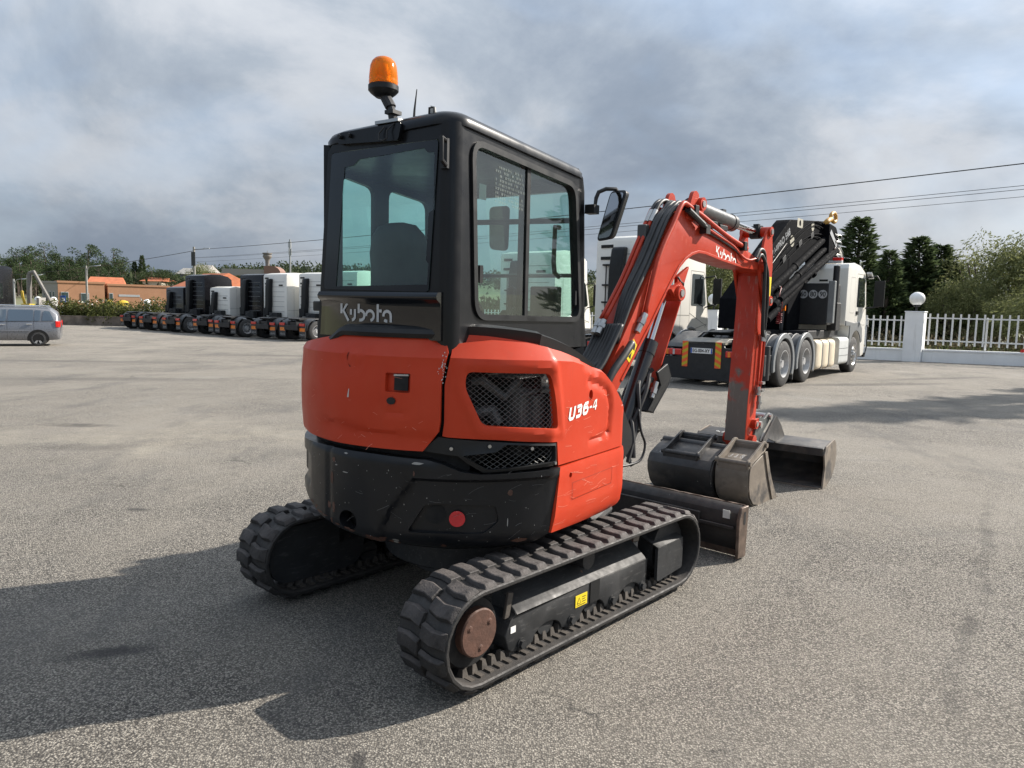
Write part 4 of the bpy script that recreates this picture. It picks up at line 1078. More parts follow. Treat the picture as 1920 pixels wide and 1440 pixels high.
# rear top cover plate with bolts, grab handle, wire
mb = MB(); mb.panel(round_poly([(0.20, 2.435), (0.21, 2.385), (-0.17, 2.365), (-0.19, 2.442)], 0.015), [], lambda a, b, o: (XR - 0.028 - o, a, b), 0.03, 0.2); cp = P(mb, 'roof_rear_cover', m_black)
for y in (0.185, 0.125): 
    mb = MB(); mb.lathe([(0, 0), (0.010, 0), (0.010, 0.014), (0, 0.014)][::-1], 10, (XR - 0.045, y, 2.415), 'x'); P(mb, 'bolt', m_plastic, parent=cp)
mb = MB(); mb.tube([(XR - 0.035, -0.095, 2.43), (XR - 0.045, -0.07, 2.40), (XR - 0.05, -0.075, 2.375), (XR - 0.05, -0.10, 2.365), (XR - 0.05, -0.125, 2.375), (XR - 0.045, -0.12, 2.41), (XR - 0.03, -0.15, 2.44)], 0.0035, 6); P(mb, 'beacon_wire', m_hose)
mb = MB(); mb.tube([(XR - 0.004, -0.425, 2.34), (XR - 0.06, -0.445, 2.345), (XR - 0.062, -0.448, 2.25), (XR - 0.004, -0.428, 2.235)], 0.010, 8); mb.box(XR - 0.015, XR, -0.44, -0.40, 2.225, 2.35); P(mb, 'rear_handle', m_plastic)
# glass
mb = MB(); ro = [(yl_(2.36) - 0.032, 2.352), (-0.384, 2.352), (-0.338, 1.695), (yl_(1.70) - 0.032, 1.705)]
ro = round_poly(ro, 0.02)
clr = [(0.185, 2.28), (0.125, 2.283), (0.09, 2.308), (-0.306, 2.322), (-0.325, 2.302), (-0.364, 2.30), (-0.362, 2.056), (-0.335, 2.04), (-0.322, 1.835), (-0.336, 1.820), (-0.330, 1.728), (0.245, 1.718)]
mb.panel(ro, [], lambda a, b, o: (XR - 0.003 - o, a, b), 0, 0.5, inner=False); rg = P(mb, 'rear_window', m_glassR)
mb = MB(); mb.panel(ro, [clr], lambda a, b, o: (XR - 0.006 - o, a, b), 0, 0.5, inner=False); P(mb, 'window_border', m_gloss, parent=rg, merge=False)
mb = MB(); mb.panel(inset(wr, -0.012), [inset(wr, 0.016)], lambda a, b, o: (a, YR - 0.012 - o, b), 0.03, 0.06, inner=False); gs = P(mb, 'window_gasket', m_plastic, sharp=60)
mb = MB(); mb.panel(inset(wr, 0.012), [], lambda a, b, o: (a, YR + 0.012 - o, b), 0, 0.5, inner=False); sg = P(mb, 'side_window', m_glassS)
mb = MB(); mb.prism([(-0.128, 2.345), (-0.098, 2.343), (-0.092, 1.59), (-0.122, 1.59)], YR + 0.004, YR + 0.028); mb.box(-0.155, -0.128, YR + 0.02, YR + 0.035, 1.60, 2.34); P(mb, 'window_mullion', m_plastic, parent=sg)
mb = MB(); mb.box(-0.53, -0.505, YR - 0.004, YR + 0.012, 1.745, 1.825); mb.box(0.40, 0.42, YR - 0.004, YR + 0.012, 1.66, 1.74); P(mb, 'window_latch', m_plastic, parent=sg)
# stickers inside the side glass: load chart (lines only) and a small panel of pictograms
mb = MB(); rnd = random.Random(2)
for r_ in range(9):
    x = -0.40
    while x < -0.155:
        w = rnd.uniform(0.006, 0.02)
        if rnd.random() < 0.8: mb.panel([(x, 2.30 - r_ * 0.020 - 0.012), (x + w, 2.30 - r_ * 0.020 - 0.012), (x + w, 2.30 - r_ * 0.020), (x, 2.30 - r_ * 0.020)], [], lambda a, b, o: (a, YR + 0.011, b - 0.05 * (a + 0.4)), 0, 0.5, inner=False)
        x += w + 0.006
P(mb, 'load_chart', glass('chart_print', (0.75, 0.85, 0.8), 0.05, dirt=0.3), parent=sg, merge=False)
mb = MB(); mb.box(-0.50, -0.445, YR + 0.03, YR + 0.032, 2.13, 2.20); P(mb, 'paper_tag', m_paper, parent=sg)
# left and front panes
mb = MB(); mb.panel(round_poly([(0.05, 1.61), (lw - 0.05, 1.61), (lw - 0.05, 2.32), (0.05, 2.32)], 0.05), [], lambda u, z, o: plane(c0, c1, 0, 1)(u, z, -0.015), 0, 0.5, inner=False); P(mb, 'quarter_window', m_glassS)
mb = MB(); mb.panel([(0.04, 1.39), (ll - 0.07, 1.39), (ll - 0.09, 2.32), (0.04, 2.33)], [], lambda u, z, o: lf(u, z, -0.015), 0, 0.5, inner=False); P(mb, 'door_window', m_glassS)
mb = MB(); mb.panel([(YR + 0.05, 1.47), (YL - 0.05, 1.12), (YL - 0.05, 2.31), (YR + 0.05, 2.31)], [], lambda a, b, o: ff_(a, b, -0.02), 0, 0.5, inner=False); P(mb, 'windscreen', m_glassS)
mb = MB(); mb.cyl((XF - 0.02, -0.40, 2.14), (XF - 0.06, 0.55, 2.16), 0.016, 8); mb.cyl((XF + 0.02, -0.40, 1.83), (XF, 0.55, 1.83), 0.012, 8); P(mb, 'windscreen_rail', m_interior)
# rear lower cover with lettering
mb = MB()
def cov(z, o, e=0): return [(XR - o, YR + 0.045, z), (XR - o, 0.0, z), (XR - o, yl_(z) - 0.03, z), (XR + 0.05, yl_(z) + 0.035, z), (XR + 0.2, yl_(z) + 0.10, z), (XR + 0.2, YR + 0.045, z)]
mb.loft([cov(1.48, 0.012), cov(1.62, 0.012), cov(1.645, 0.016), cov(1.66, 0.040), cov(1.675, 0.045), cov(1.692, 0.035), cov(1.695, 0.0)])
rc = P(mb, 'rear_lower_cover', m_gloss, sharp=50)
mb = MB(); stencil_word(mb, 0.083, 0.335, lambda a, b: (XR - 0.0145, 0.205 - a, 1.553 + b + a * 0.00), 0.17); P(mb, 'maker_lettering', m_silver, parent=rc, merge=False)
mb = MB(); mb.loft([[(XR + 0.02, 0.38, z), (XR + 0.02, 0.44, z), (XR + 0.07, 0.46, z), (XR + 0.07, 0.38, z)] for z in (1.595, 1.60, 1.64, 1.645)]); P(mb, 'work_lamp', m_plastic, bevel=0.006)
# interior: seat, console, levers, floor, steering column
mb = MB(); mb.box(-0.66, 0.45, -0.42, 0.56, 1.05, 1.10); mb.box(-0.68, -0.45, -0.40, 0.45, 1.05, 1.55); mb.box(-0.66, -0.30, -0.42, -0.36, 1.40, 1.60); P(mb, 'cab_floor', m_interior)
def seat_ring(z, w, d, cy=0.095, cx=-0.44): return [(cx + d * math.cos(a) * (1 if math.cos(a) > 0 else 0.6), cy + w * (abs(math.sin(a)) ** 0.6) * (1 if math.sin(a) > 0 else -1), z) for a in [2 * math.pi * k / 20 for k in range(20)]]
mb = MB(); mb.loft([seat_ring(1.35, 0.19, 0.08), seat_ring(1.6, 0.20, 0.10), seat_ring(1.78, 0.20, 0.09), seat_ring(1.90, 0.195, 0.08, cx=-0.46), seat_ring(1.985, 0.165, 0.07, cx=-0.475), seat_ring(2.03, 0.12, 0.05, cx=-0.48), seat_ring(2.045, 0.05, 0.02, cx=-0.48)]); 
mb.box(-0.40, 0.05, -0.12, 0.31, 1.28, 1.42); P(mb, 'operator_seat', m_seat, sharp=60, bevel=0.0)
mb = MB()
for yy in (-0.24, 0.40):
    mb.box(-0.30, 0.10, yy - 0.07, yy + 0.07, 1.30, 1.52)
mb.box(0.30, 0.42, -0.35, 0.0, 1.30, 1.62); P(mb, 'control_console', m_interior, bevel=0.02)
for yy in (-0.24, 0.40):
    mb = MB(); mb.tube([(0.06, yy, 1.50), (0.07, yy, 1.60), (0.085, yy, 1.66)], 0.012, 8); mb.lathe([(0, 0), (0.022, 0.0), (0.03, 0.05), (0.026, 0.10), (0.0, 0.115)], 12, (0.085, yy, 1.64)); P(mb, 'joystick', m_hose)
mb = MB()
for yy in (0.10, 0.20): mb.tube([(0.30, yy, 1.1), (0.32, yy, 1.5), (0.28, yy, 1.62), (0.24, yy, 1.66)], 0.012, 8)
P(mb, 'travel_lever', m_hose)
mb = MB(); mb.box(0.30, 0.36, -0.40, -0.22, 1.58, 1.76); mb.cyl((0.33, -0.31, 1.45), (0.33, -0.31, 1.6), 0.02, 8); P(mb, 'display_monitor', m_plastic, bevel=0.02)
mb = MB(); mb.tube([(0.43, -0.33, 2.10), (0.38, -0.33, 2.10), (0.375, -0.33, 1.90), (0.39, -0.33, 1.84), (0.44, -0.33, 1.82)], 0.014, 8); P(mb, 'grab_handle', m_hose)
# mirrors
def mirror(name, pts, base, ctr, ax_u, w, h, thick=0.03):
    m_ = thing(name, None, None, FU)
def mirror_head(c, u, w, h):
    u = Vector(u).normalized(); v = Vector((0, 0, 1)); n = u.cross(v)
    f = lambda a, b, o: tuple(Vector(c) + u * a + v * b + n * o)
    return f
mb = MB(); mb.tube([(0.50, -0.47, 2.21), (0.53, -0.50, 2.21), (0.535, -0.505, 2.27), (0.545, -0.515, 2.305), (0.575, -0.545, 2.325), (0.62, -0.585, 2.328), (0.64, -0.60, 2.30), (0.63, -0.585, 2.17)], 0.012, 8)
mb.box(0.485, 0.55, -0.52, -0.46, 2.18, 2.23); ma = P(mb, 'mirror_arm', m_plastic)
f = mirror_head((0.60, -0.575, 2.175), (-0.35, -0.94, 0.0), 0.2, 0.3)
fw = lambda a, b, o: (lambda q: (q[0] + 0.27 * b * 0.545, q[1] - 0.27 * b * 0.839, q[2]))(f(a, b, o))
mb = MB(); mp_ = round_poly([(-0.062, -0.145), (0.062, -0.135), (0.068, 0.14), (-0.068, 0.15)], 0.035, 4)
mb.loft([[fw(a, b, 0.0) for a, b in mp_], [fw(a, b, -0.03) for a, b in inset(mp_, 0.006)], [fw(a, b, -0.05) for a, b in inset(mp_, 0.03)]]); mb.loft([[fw(a, b, 0.0) for a, b in inset(mp_, 0.0)], [fw(a, b, 0.006) for a, b in inset(mp_, 0.004)]])
mh = P(mb, 'mirror_shell', m_plastic, parent=ma, sharp=50)
mb = MB(); mb.panel(inset(mp_, 0.014), [], lambda a, b, o: fw(a, b, 0.0085 + o), 0, 0.5, inner=False); P(mb, 'mirror_glass', mat('mirror_silver', (0.42, 0.44, 0.46), 0.05, metal=1.0, var=0.0), parent=ma, merge=False)
mb = MB(); mb.tube([(0.46, 0.60, 2.24), (0.58, 0.66, 2.24), (0.68, 0.50, 2.20)], 0.012, 8); ml = P(mb, 'mirror_arm', m_plastic)
f2 = mirror_head((0.74, 0.30, 2.15), (-0.5, 0.8, 0.0), 0.2, 0.3)
mb = MB(); mb.loft([[f2(a, b, 0.0) for a, b in mp_], [f2(a, b, 0.04) for a, b in inset(mp_, 0.006)], [f2(a, b, 0.055) for a, b in inset(mp_, 0.03)]]); P(mb, 'mirror_shell', m_plastic, parent=ml, sharp=50)
# beacon on its flexible stem, antenna, lifting tag
BX, BY = -0.66, -0.042
mb = MB(); mb.box(BX - 0.10, BX + 0.03, BY - 0.12, BY + 0.02, 2.452, 2.466); mb.lathe([(0, 2.40), (0.016, 2.40), (0.016, 2.455), (0.022, 2.455), (0.022, 2.478), (0.014, 2.49), (0.014, 2.52), (0, 2.52)], 12, (BX, BY, 0)); P(mb, 'beacon_bracket', m_steel)
mb = MB(); ax = [(BX, BY, 2.49), (BX, BY + 0.004, 2.52), (BX, BY + 0.012, 2.545), (BX, BY + 0.028, 2.572), (BX, BY + 0.05, 2.602)]
mb.tube(ax, [0.020, 0.022, 0.017, 0.02, 0.022], 10)
for k in range(7):
    t = 0.55 + 0.06 * k; q = Vector(ax[2]).lerp(Vector(ax[4]), min(1, (t - 0.5) * 2)); mb.tube([q, q + Vector((0, 0.003, 0.007))], 0.026, 10)
mb.box(BX - 0.03, BX + 0.03, BY - 0.026, BY + 0.026, 2.515, 2.532); P(mb, 'beacon_stem', m_hose)
bc = (BX, BY + 0.062, 2.600)
mb = MB(); mb.lathe([(0, 0), (0.036, 0.0), (0.060, 0.018), (0.071, 0.03), (0.071, 0.052), (0.064, 0.056), (0, 0.056)], 28, bc); bb = P(mb, 'beacon_base', m_plastic, sharp=40)
mb = MB(); pf = [(0.0, 0.056), (0.073, 0.056), (0.075, 0.075), (0.0725, 0.080), (0.074, 0.085), (0.071, 0.12), (0.068, 0.145), (0.060, 0.166), (0.045, 0.181), (0.025, 0.189), (0.0, 0.192)]
mb.lathe([(a * 0.91, 0.056 + (b - 0.056) * 0.95) for a, b in pf], 32, bc); P(mb, 'beacon_lens', m_amber, parent=bb, sharp=60)
mb = MB(); mb.lathe([(0, 0.057), (0.03, 0.057), (0.03, 0.11), (0.012, 0.15), (0, 0.15)], 14, bc); P(mb, 'beacon_lamp', mat('beacon_core', (0.75, 0.42, 0.10), 0.3, metal=0.2), parent=bb)
mb = MB(); mb.tube([(-0.66, -0.168, 2.462), (-0.66, -0.172, 2.52), (-0.66, -0.185, 2.61)], [0.006, 0.005, 0.002], 8); mb.lathe([(0, 2.45), (0.016, 2.45), (0.014, 2.475), (0.007, 2.485), (0, 2.485)], 10, (-0.66, -0.168, 0)); P(mb, 'antenna', m_hose)
mb = MB(); mb.prism([(-0.29, 2.46), (-0.33, 2.465), (-0.325, 2.505), (-0.30, 2.515)], -0.70, -0.694, 'yz'); P(mb, 'lifting_tag', m_chalk)
mb = MB(); mb.tube([(-0.71, -0.30, 2.455), (-0.715, -0.305, 2.50), (-0.715, -0.33, 2.50), (-0.71, -0.335, 2.45)], 0.005, 6); P(mb, 'tag_cable', m_hose)
# --- swing post and boom (boom frame: x along the boom heading, y left, z up)
BP = lambda mb, name, m, parent=EX, **k: mb.build(name, m, parent, FB, **k)
mb = MB(); mb.lathe([(0, 0.42), (0.15, 0.42), (0.15, 0.50), (0.10, 0.52), (0.10, 0.80), (0.15, 0.82), (0.15, 0.92), (0, 0.92)], 20, (0.05, 0.0, 0))
mb.prism([(-0.35, 0.45), (0.12, 0.45), (0.12, 0.90), (-0.35, 0.90)], -0.10, 0.10); sw = BP(mb, 'swing_post', m_plastic, bevel=0.01)
mb = MB()
for y in (-0.15, 0.13):
    mb.prism(round_poly([(-0.05, 0.55), (0.35, 0.62), (0.46, 0.72), (0.44, 0.82), (0.30, 1.0), (0.28, 1.10), (0.14, 1.12), (0.0, 0.95)], 0.05), y, y + 0.03)
mb.prism([(0.0, 0.5), (0.30, 0.62), (0.30, 0.72), (0.0, 0.7)], -0.15, 0.15); BP(mb, 'swing_bracket', m_plastic, bevel=0.006)
boomp = [(0.10, 1.00), (0.202, 1.273), (0.45, 1.59), (0.61, 1.807), (0.71, 1.937), (0.945, 2.268), (1.02, 2.345), (1.10, 2.385), (1.22, 2.392), (1.34, 2.370), (1.451, 2.333), (1.736, 2.277), (2.284, 2.188), (2.489, 2.152), (2.60, 2.10), (2.60, 2.03), (2.247, 2.030), (1.833, 2.058), (1.514, 2.091), (1.402, 2.092), (1.296, 2.068), (1.195, 2.025), (1.106, 1.965), (1.01, 1.868), (0.897, 1.745), (0.727, 1.552), (0.349, 1.155), (0.22, 1.0)]
mb = MB(); mb.prism(boomp, -0.105, 0.105); bo = BP(mb, 'boom', m_redarm, bevel=0.007, bseg=2, sharp=40)
# flange strips along the inner edge, cast head at the boom foot
mb = MB(); ie = [(0.349, 1.155), (0.727, 1.552), (0.897, 1.745), (1.01, 1.868), (1.106, 1.965), (1.195, 2.025), (1.296, 2.068), (1.402, 2.092), (1.514, 2.091), (1.833, 2.058), (2.2, 2.032)]
oe = [(p[0] + 0.0, p[1]) for p in ie]
up = [];
for i, p in enumerate(ie):
    a, b = Vector(ie[max(i - 1, 0)]), Vector(ie[min(i + 1, len(ie) - 1)]); t = (b - a).normalized(); n_ = Vector((-t.y, t.x)); up.append((p[0] + n_.x * 0.022, p[1] + n_.y * 0.022))
mb.prism(ie + up[::-1], -0.113, -0.104); BP(mb, 'boom_flange', m_redarm, bo, bevel=0.003)
# worn cast nose and rib plates on the boom side
mb = MB(); mb.prism(round_poly([(2.05, 2.19), (2.30, 2.18), (2.36, 2.14), (2.22, 2.06), (2.14, 2.06)], 0.02), -0.112, -0.104); BP(mb, 'rib_plate', m_redarm, bo, bevel=0.003)
mb = MB(); stencil_word(mb, 0.088, 0.40, lambda a, b: (1.715 + a, -0.1065, 2.088 + b - a * 0.13), 0.17); BP(mb, 'maker_lettering', m_white, bo, merge=False)
mb = MB(); mb.prism([(0.405, 1.31), (0.452, 1.27), (0.532, 1.40), (0.485, 1.445)], -0.1065, -0.1072); ws = BP(mb, 'warning_sticker', m_yellow, bo)
mb = MB(); mb.prism([(0.423, 1.325), (0.45, 1.303), (0.466, 1.354)], -0.1074, -0.1078); mb.prism([(0.478, 1.375), (0.50, 1.36), (0.512, 1.40), (0.492, 1.415)], -0.1074, -0.1078); BP(mb, 'sticker_print', m_ink, bo)
# boom cylinder pin boss and guard plate
mb = MB(); mb.lathe([(0, -0.16), (0.055, -0.16), (0.06, -0.15), (0.06, 0.15), (0.055, 0.16), (0, 0.16)], 24, (1.06, 0, 1.775), 'y'); mb.prism([(0.94, 1.80), (1.01, 1.74), (1.08, 1.72), (1.12, 1.78), (1.08, 1.86)], -0.135, -0.105); ps = BP(mb, 'pin_boss', m_redarm, bo, sharp=40)
mb = MB(); mb.lathe([(0, -0.006), (0.028, -0.006), (0.028, 0.02), (0, 0.02)], 18, (1.06, -0.162, 1.775), 'y'); BP(mb, 'pin', m_steel, bo)
mb = MB(); mb.prism([(1.11, 1.90), (1.30, 1.985), (1.205, 1.81), (1.12, 1.80)], -0.09, -0.06); BP(mb, 'light_bracket', m_redarm, bo, bevel=0.004)
mb = MB(); mb.tube([(1.10, -0.10, 1.895), (1.12, -0.115, 1.86), (1.16, -0.115, 1.85), (1.17, -0.11, 1.815), (1.14, -0.10, 1.81)], 0.008, 6); BP(mb, 'lamp_cable', m_hose, bo)
# boom lift cylinder and its long guard
mb = MB(); mb.cyl((0.50, -0.02, 0.78), (0.86, -0.02, 1.40), 0.058, 20); mb.lathe([(0.0, 0.0), (0.064, 0), (0.064, 0.05), (0, 0.05)], 20, (0, 0, 0)) if False else None
d_ = (Vector((0.86, -0.02, 1.40)) - Vector((0.50, -0.02, 0.78))).normalized()
a_ = Vector((0.86, -0.02, 1.40)); mb.cyl(a_ - d_ * 0.09, a_ + d_ * 0.012, 0.063, 20)
lc = BP(mb, 'lift_cylinder', mat('black_cylinder_paint', (0.014, 0.014, 0.015), 0.25, coat=0.3), sharp=40)
mb = MB(); mb.cyl(a_ - d_ * 0.1, (1.06, -0.02, 1.775), 0.028, 18); BP(mb, 'chrome_rod', m_chrome, lc)
mb = MB()
g0, g1 = Vector((1.14, 0, 1.76)), Vector((0.78, 0, 1.10)); gn = Vector((0.66, 0, -0.36)).normalized()
mb.loft([[tuple(p + gn * o + Vector((0, y, 0))) for o, y in ((0.0, 0.10), (0.075, 0.10), (0.075, -0.085), (0.06, -0.085), (0.06, 0.085), (0.0, 0.085))] for p in (g0, g1)])
BP(mb, 'cylinder_guard', m_redarm, bevel=0.003)
mb = MB(); hgp = [(0.80, 1.20), (0.95, 1.255), (1.01, 1.165), (0.985, 1.095), (0.77, 0.905), (0.69, 0.93), (0.86, 1.10)]
mb.prism(hgp, -0.13, -0.11); mb.prism([(0.95, 1.255), (1.01, 1.165), (1.0, 1.155), (0.94, 1.245)], -0.13, 0.10); mb.prism([(1.01, 1.165), (0.985, 1.095), (0.77, 0.905), (0.762, 0.915), (0.975, 1.10), (0.998, 1.165)], -0.13, 0.10); BP(mb, 'hose_guard', m_plastic, bevel=0.004)
# arm (dipper)
arm = [(2.655, 2.02), (2.64, 1.6), (2.60, 1.2), (2.565, 0.85), (2.545, 0.45), (2.60, 0.40), (2.70, 0.42), (2.76, 0.60), (2.80, 0.95), (2.845, 1.35), (2.87, 1.75), (2.88, 2.10), (2.84, 2.36), (2.80, 2.41), (2.74, 2.41), (2.69, 2.33), (2.64, 2.20), (2.61, 2.10)]
mb = MB(); mb.prism([p for p in arm if p[1] < 2.05] + [(2.74, 2.10), (2.66, 2.08)], -0.10, 0.10); am = BP(mb, 'dipper_arm', m_redarm, bevel=0.006, bseg=2, sharp=40)
mb = MB()
for z0, z1 in ((0.46, 2.0),):
    mb.loft([[(interp(z, [(0.45, 2.545), (0.85, 2.565), (1.2, 2.60), (1.6, 2.64), (2.02, 2.655)]) - 0.003, y, z) for y in (-0.097, 0.097)] for z in [0.46 + 1.52 * k / 12 for k in range(13)]], False, False)
BP(mb, 'worn_underside', m_worn, am)
for y in (-0.125, 0.105):
    mb = MB(); mb.prism(round_poly([(2.60, 2.0), (2.64, 2.20), (2.70, 2.36), (2.755, 2.425), (2.81, 2.425), (2.85, 2.36), (2.90, 2.08), (2.875, 1.72), (2.80, 1.66), (2.70, 1.80)], 0.03), y, y + 0.02); BP(mb, 'arm_cheek', m_redarm, am, bevel=0.004)
for (x, z, rr0) in ((2.785, 2.385, 0.045), (2.68, 2.06, 0.06), (2.86, 1.76, 0.045), (2.70, 0.62, 0.045), (2.66, 0.47, 0.05)):
    mb = MB(); mb.lathe([(0, -0.145), (rr0, -0.145), (rr0, 0.145), (0, 0.145)], 20, (x, 0, z), 'y'); BP(mb, 'arm_boss', m_redarm, am, sharp=40)
for (x, z, rr0) in ((2.785, 2.385, 0.026), (2.68, 2.06, 0.03), (2.86, 1.76, 0.024), (2.70, 0.62, 0.024)):
    mb = MB(); mb.lathe([(0, -0.152), (rr0, -0.152), (rr0, -0.14), (0, -0.14)], 16, (x, 0, z), 'y'); BP(mb, 'pin', m_steel, am)
# arm cylinder on top of the boom
for y in (-0.115, 0.085):
    mb = MB(); mb.prism(round_poly([(1.15, 2.33), (1.22, 2.46), (1.255, 2.535), (1.30, 2.555), (1.345, 2.535), (1.355, 2.50), (1.42, 2.50), (1.45, 2.46), (1.42, 2.33)], 0.03), y, y + 0.03); lg = BP(mb, 'cylinder_lug', m_redarm, bo, bevel=0.004)
mb = MB(); mb.lathe([(0, -0.145), (0.05, -0.145), (0.05, -0.115), (0, -0.115)], 20, (1.375, 0, 2.46), 'y'); mb.cyl((1.375, -0.11, 2.46), (1.375, 0.11, 2.46), 0.035, 14); BP(mb, 'lug_boss', m_redarm, bo)
mb = MB(); mb.lathe([(0, -0.152), (0.026, -0.152), (0.026, -0.14), (0, -0.14)], 16, (1.375, 0, 2.46), 'y'); BP(mb, 'pin', m_steel, bo)
A0, A1, A2 = Vector((1.375, 0, 2.465)), Vector((2.22, 0, 2.412)), Vector((2.785, 0, 2.385))
mb = MB(); dd_ = (A1 - A0).normalized(); mb.cyl(A0 + dd_ * 0.05, A1, 0.066, 24); mb.cyl(A1 - dd_ * 0.05, A1 + dd_ * 0.01, 0.072, 24); mb.box(2.0, 2.06, -0.02, 0.02, 2.47, 2.505)
ac = BP(mb, 'arm_cylinder', m_cylgrey, sharp=40)
mb = MB(); mb.cyl(A1 - dd_ * 0.05, A2, 0.032, 18); BP(mb, 'chrome_rod', m_chrome, ac)
mb = MB(); mb.box(2.72, 2.83, -0.04, 0.04, 2.33, 2.43); mb.lathe([(0, -0.05), (0.06, -0.05), (0.06, 0.05), (0, 0.05)], 18, (2.785, 0, 2.385), 'y'); mb.box(2.76, 2.80, -0.025, 0.025, 2.43, 2.46); BP(mb, 'rod_eye', m_plastic, ac)
mb = MB(); mb.box(1.60, 1.85, -0.05, 0.02, 2.325, 2.38); mb.box(1.85, 2.0, -0.07, -0.02, 2.315, 2.36); mb.tube([(1.45, -0.02, 2.36), (1.6, -0.03, 2.355), (1.9, -0.04, 2.33)], 0.02, 8); BP(mb, 'valve_block', m_plastic, bo, bevel=0.005)
# pipes and hoses on the boom
def smooth(pts, n=6):
    P_ = [Vector(p) for p in pts]; out = []
    for i in range(len(P_) - 1):
        p0, p1, p2, p3 = P_[max(i - 1, 0)], P_[i], P_[i + 1], P_[min(i + 2, len(P_) - 1)]
        for k in range(n):
            t = k / n; out.append(0.5 * ((2 * p1) + (p2 - p0) * t + (2 * p0 - 5 * p1 + 4 * p2 - p3) * t * t + (3 * p1 - p0 - 3 * p2 + p3) * t * t * t))
    out.append(P_[-1]); return out
def pipe(pts, r, name, m, parent=bo, n=8, k=5, fr=None): 
    mb = MB(); mb.tube(smooth(pts, k), r, n); return mb.build(name, m, parent, fr or FB, sharp=0)
pipe([(0.585, -0.13, 1.615), (0.70, -0.13, 1.93), (0.80, -0.13, 2.10), (0.92, -0.13, 2.25), (1.01, -0.13, 2.375), (1.06, -0.13, 2.425), (1.11, -0.13, 2.430), (1.24, -0.13, 2.402), (1.40, -0.13, 2.370), (1.82, -0.13, 2.271), (2.267, -0.13, 2.194)], 0.019, 'hydraulic_pipe', m_redarm)
pipe([(0.585, 0.11, 1.76), (0.80, 0.11, 2.06), (1.0, 0.11, 2.345), (1.05, 0.11, 2.40), (1.11, 0.11, 2.41), (1.25, 0.11, 2.40), (1.6, 0.11, 2.33)], 0.019, 'hydraulic_pipe', m_redarm)
for j, y in enumerate((0.072, 0.038)):
    pipe([(0.34, y, 1.575), (0.58, y, 1.85), (0.78, y, 2.13), (0.91, y, 2.30)], 0.0145, 'hydraulic_pipe', m_redarm)
    mb = MB(); a, b = Vector((0.33, y, 1.565)), Vector((0.255, y, 1.475)); mb.cyl(a, b, 0.022, 12); mb.cyl(a.lerp(b, 0.3), a.lerp(b, 0.55), 0.028, 6); BP(mb, 'hose_fitting', m_steel, bo)
    mb = MB(); mb.cyl(Vector((0.90, y, 2.285)), Vector((0.97, y, 2.375)), 0.02, 12); BP(mb, 'hose_fitting', m_steel, bo)
    pipe([(0.96, y, 2.36), (1.02, y, 2.43), (1.10, y, 2.465), (1.22, y, 2.45), (1.36, y * 0.6, 2.41)], 0.016, 'boom_hose', m_hose)
mb = MB(); mb.cyl((0.585, -0.13, 1.615), (0.50, -0.12, 1.49), 0.024, 12); mb.cyl((0.56, -0.128, 1.58), (0.535, -0.125, 1.545), 0.031, 6); BP(mb, 'hose_fitting', m_steel, bo)
mb = MB(); mb.cyl((0.36, -0.02, 1.52), (0.27, -0.02, 1.40), 0.022, 12); BP(mb, 'hose_fitting', m_steel, bo)
mb = MB(); mb.box(0.80, 0.86, 0.02, 0.09, 2.14, 2.26); BP(mb, 'pipe_clamp', m_cylgrey, bo, bevel=0.006)
rnd = random.Random(4)
for j in range(5):     # hoses over the elbow, lying on the boom's upper face
    y = -0.085 + 0.021 * j
    pipe([(0.30 + 0.02 * j, y, 1.42), (0.48, y, 1.70 + rnd.uniform(0, 0.03)), (0.70, y, 1.98 + rnd.uniform(0, 0.03)), (0.90, y, 2.26 + rnd.uniform(0, 0.03)), (1.02, y, 2.385), (1.12, y, 2.435 + rnd.uniform(-0.01, 0.02)), (1.24, y, 2.425), (1.40, y * 0.7, 2.40)], rnd.uniform(0.014, 0.019), 'boom_hose', m_hose)
for j in range(9):     # the thick loom from the machine to the boom
    y = -0.09 + 0.022 * j; e = rnd.uniform(-0.075, 0.06)
    pipe([(-0.12 + e, y * 0.9 + 0.02, 0.85 + rnd.uniform(0, 0.3)), (-0.05 + e, y + rnd.uniform(0, 0.04), 1.10 + e), (0.05 + e * 0.8, y + 0.02, 1.21 + e * 0.6), (0.15 + e * 0.5, y, 1.29 + e * 0.4), (0.26 + e * 0.2, y, 1.41), (0.35, y, 1.54)], rnd.uniform(0.012, 0.018), 'boom_hose', m_hose)
pipe([(0.40, -0.145, 1.42), (0.30, -0.15, 1.34), (0.15, -0.14, 1.20), (0.06, -0.13, 1.02), (0.04, -0.1, 0.8)], 0.026, 'boom_hose', m_hose)
for (z, x) in ((2.405, 1.24), (2.215, 2.18)):
    mb = MB(); mb.box(x - 0.02, x + 0.04, -0.158, -0.10, z - 0.035 - 0.01, z + 0.03); BP(mb, 'pipe_clamp', m_plastic, bo, bevel=0.004)
mb = MB(); mb.cyl((1.14, -0.135, 2.39), (1.37, -0.15, 2.305), 0.024, 10); mb.cyl((1.36, -0.15, 2.308), (1.41, -0.152, 2.29), 0.017, 10); mb.box(1.40, 1.47, -0.165, -0.11, 2.24, 2.31); BP(mb, 'swivel_hose', m_hose, bo)
pipe([(1.47, -0.13, 2.29), (1.70, -0.125, 2.25), (2.0, -0.122, 2.195), (2.20, -0.125, 2.12), (2.34, -0.135, 2.10), (2.47, -0.145, 2.13)], 0.011, 'side_line', m_redarm)
pipe([(1.45, -0.12, 2.27), (1.70, -0.118, 2.235), (2.0, -0.118, 2.18), (2.14, -0.12, 2.14)], 0.009, 'side_line', m_hose)
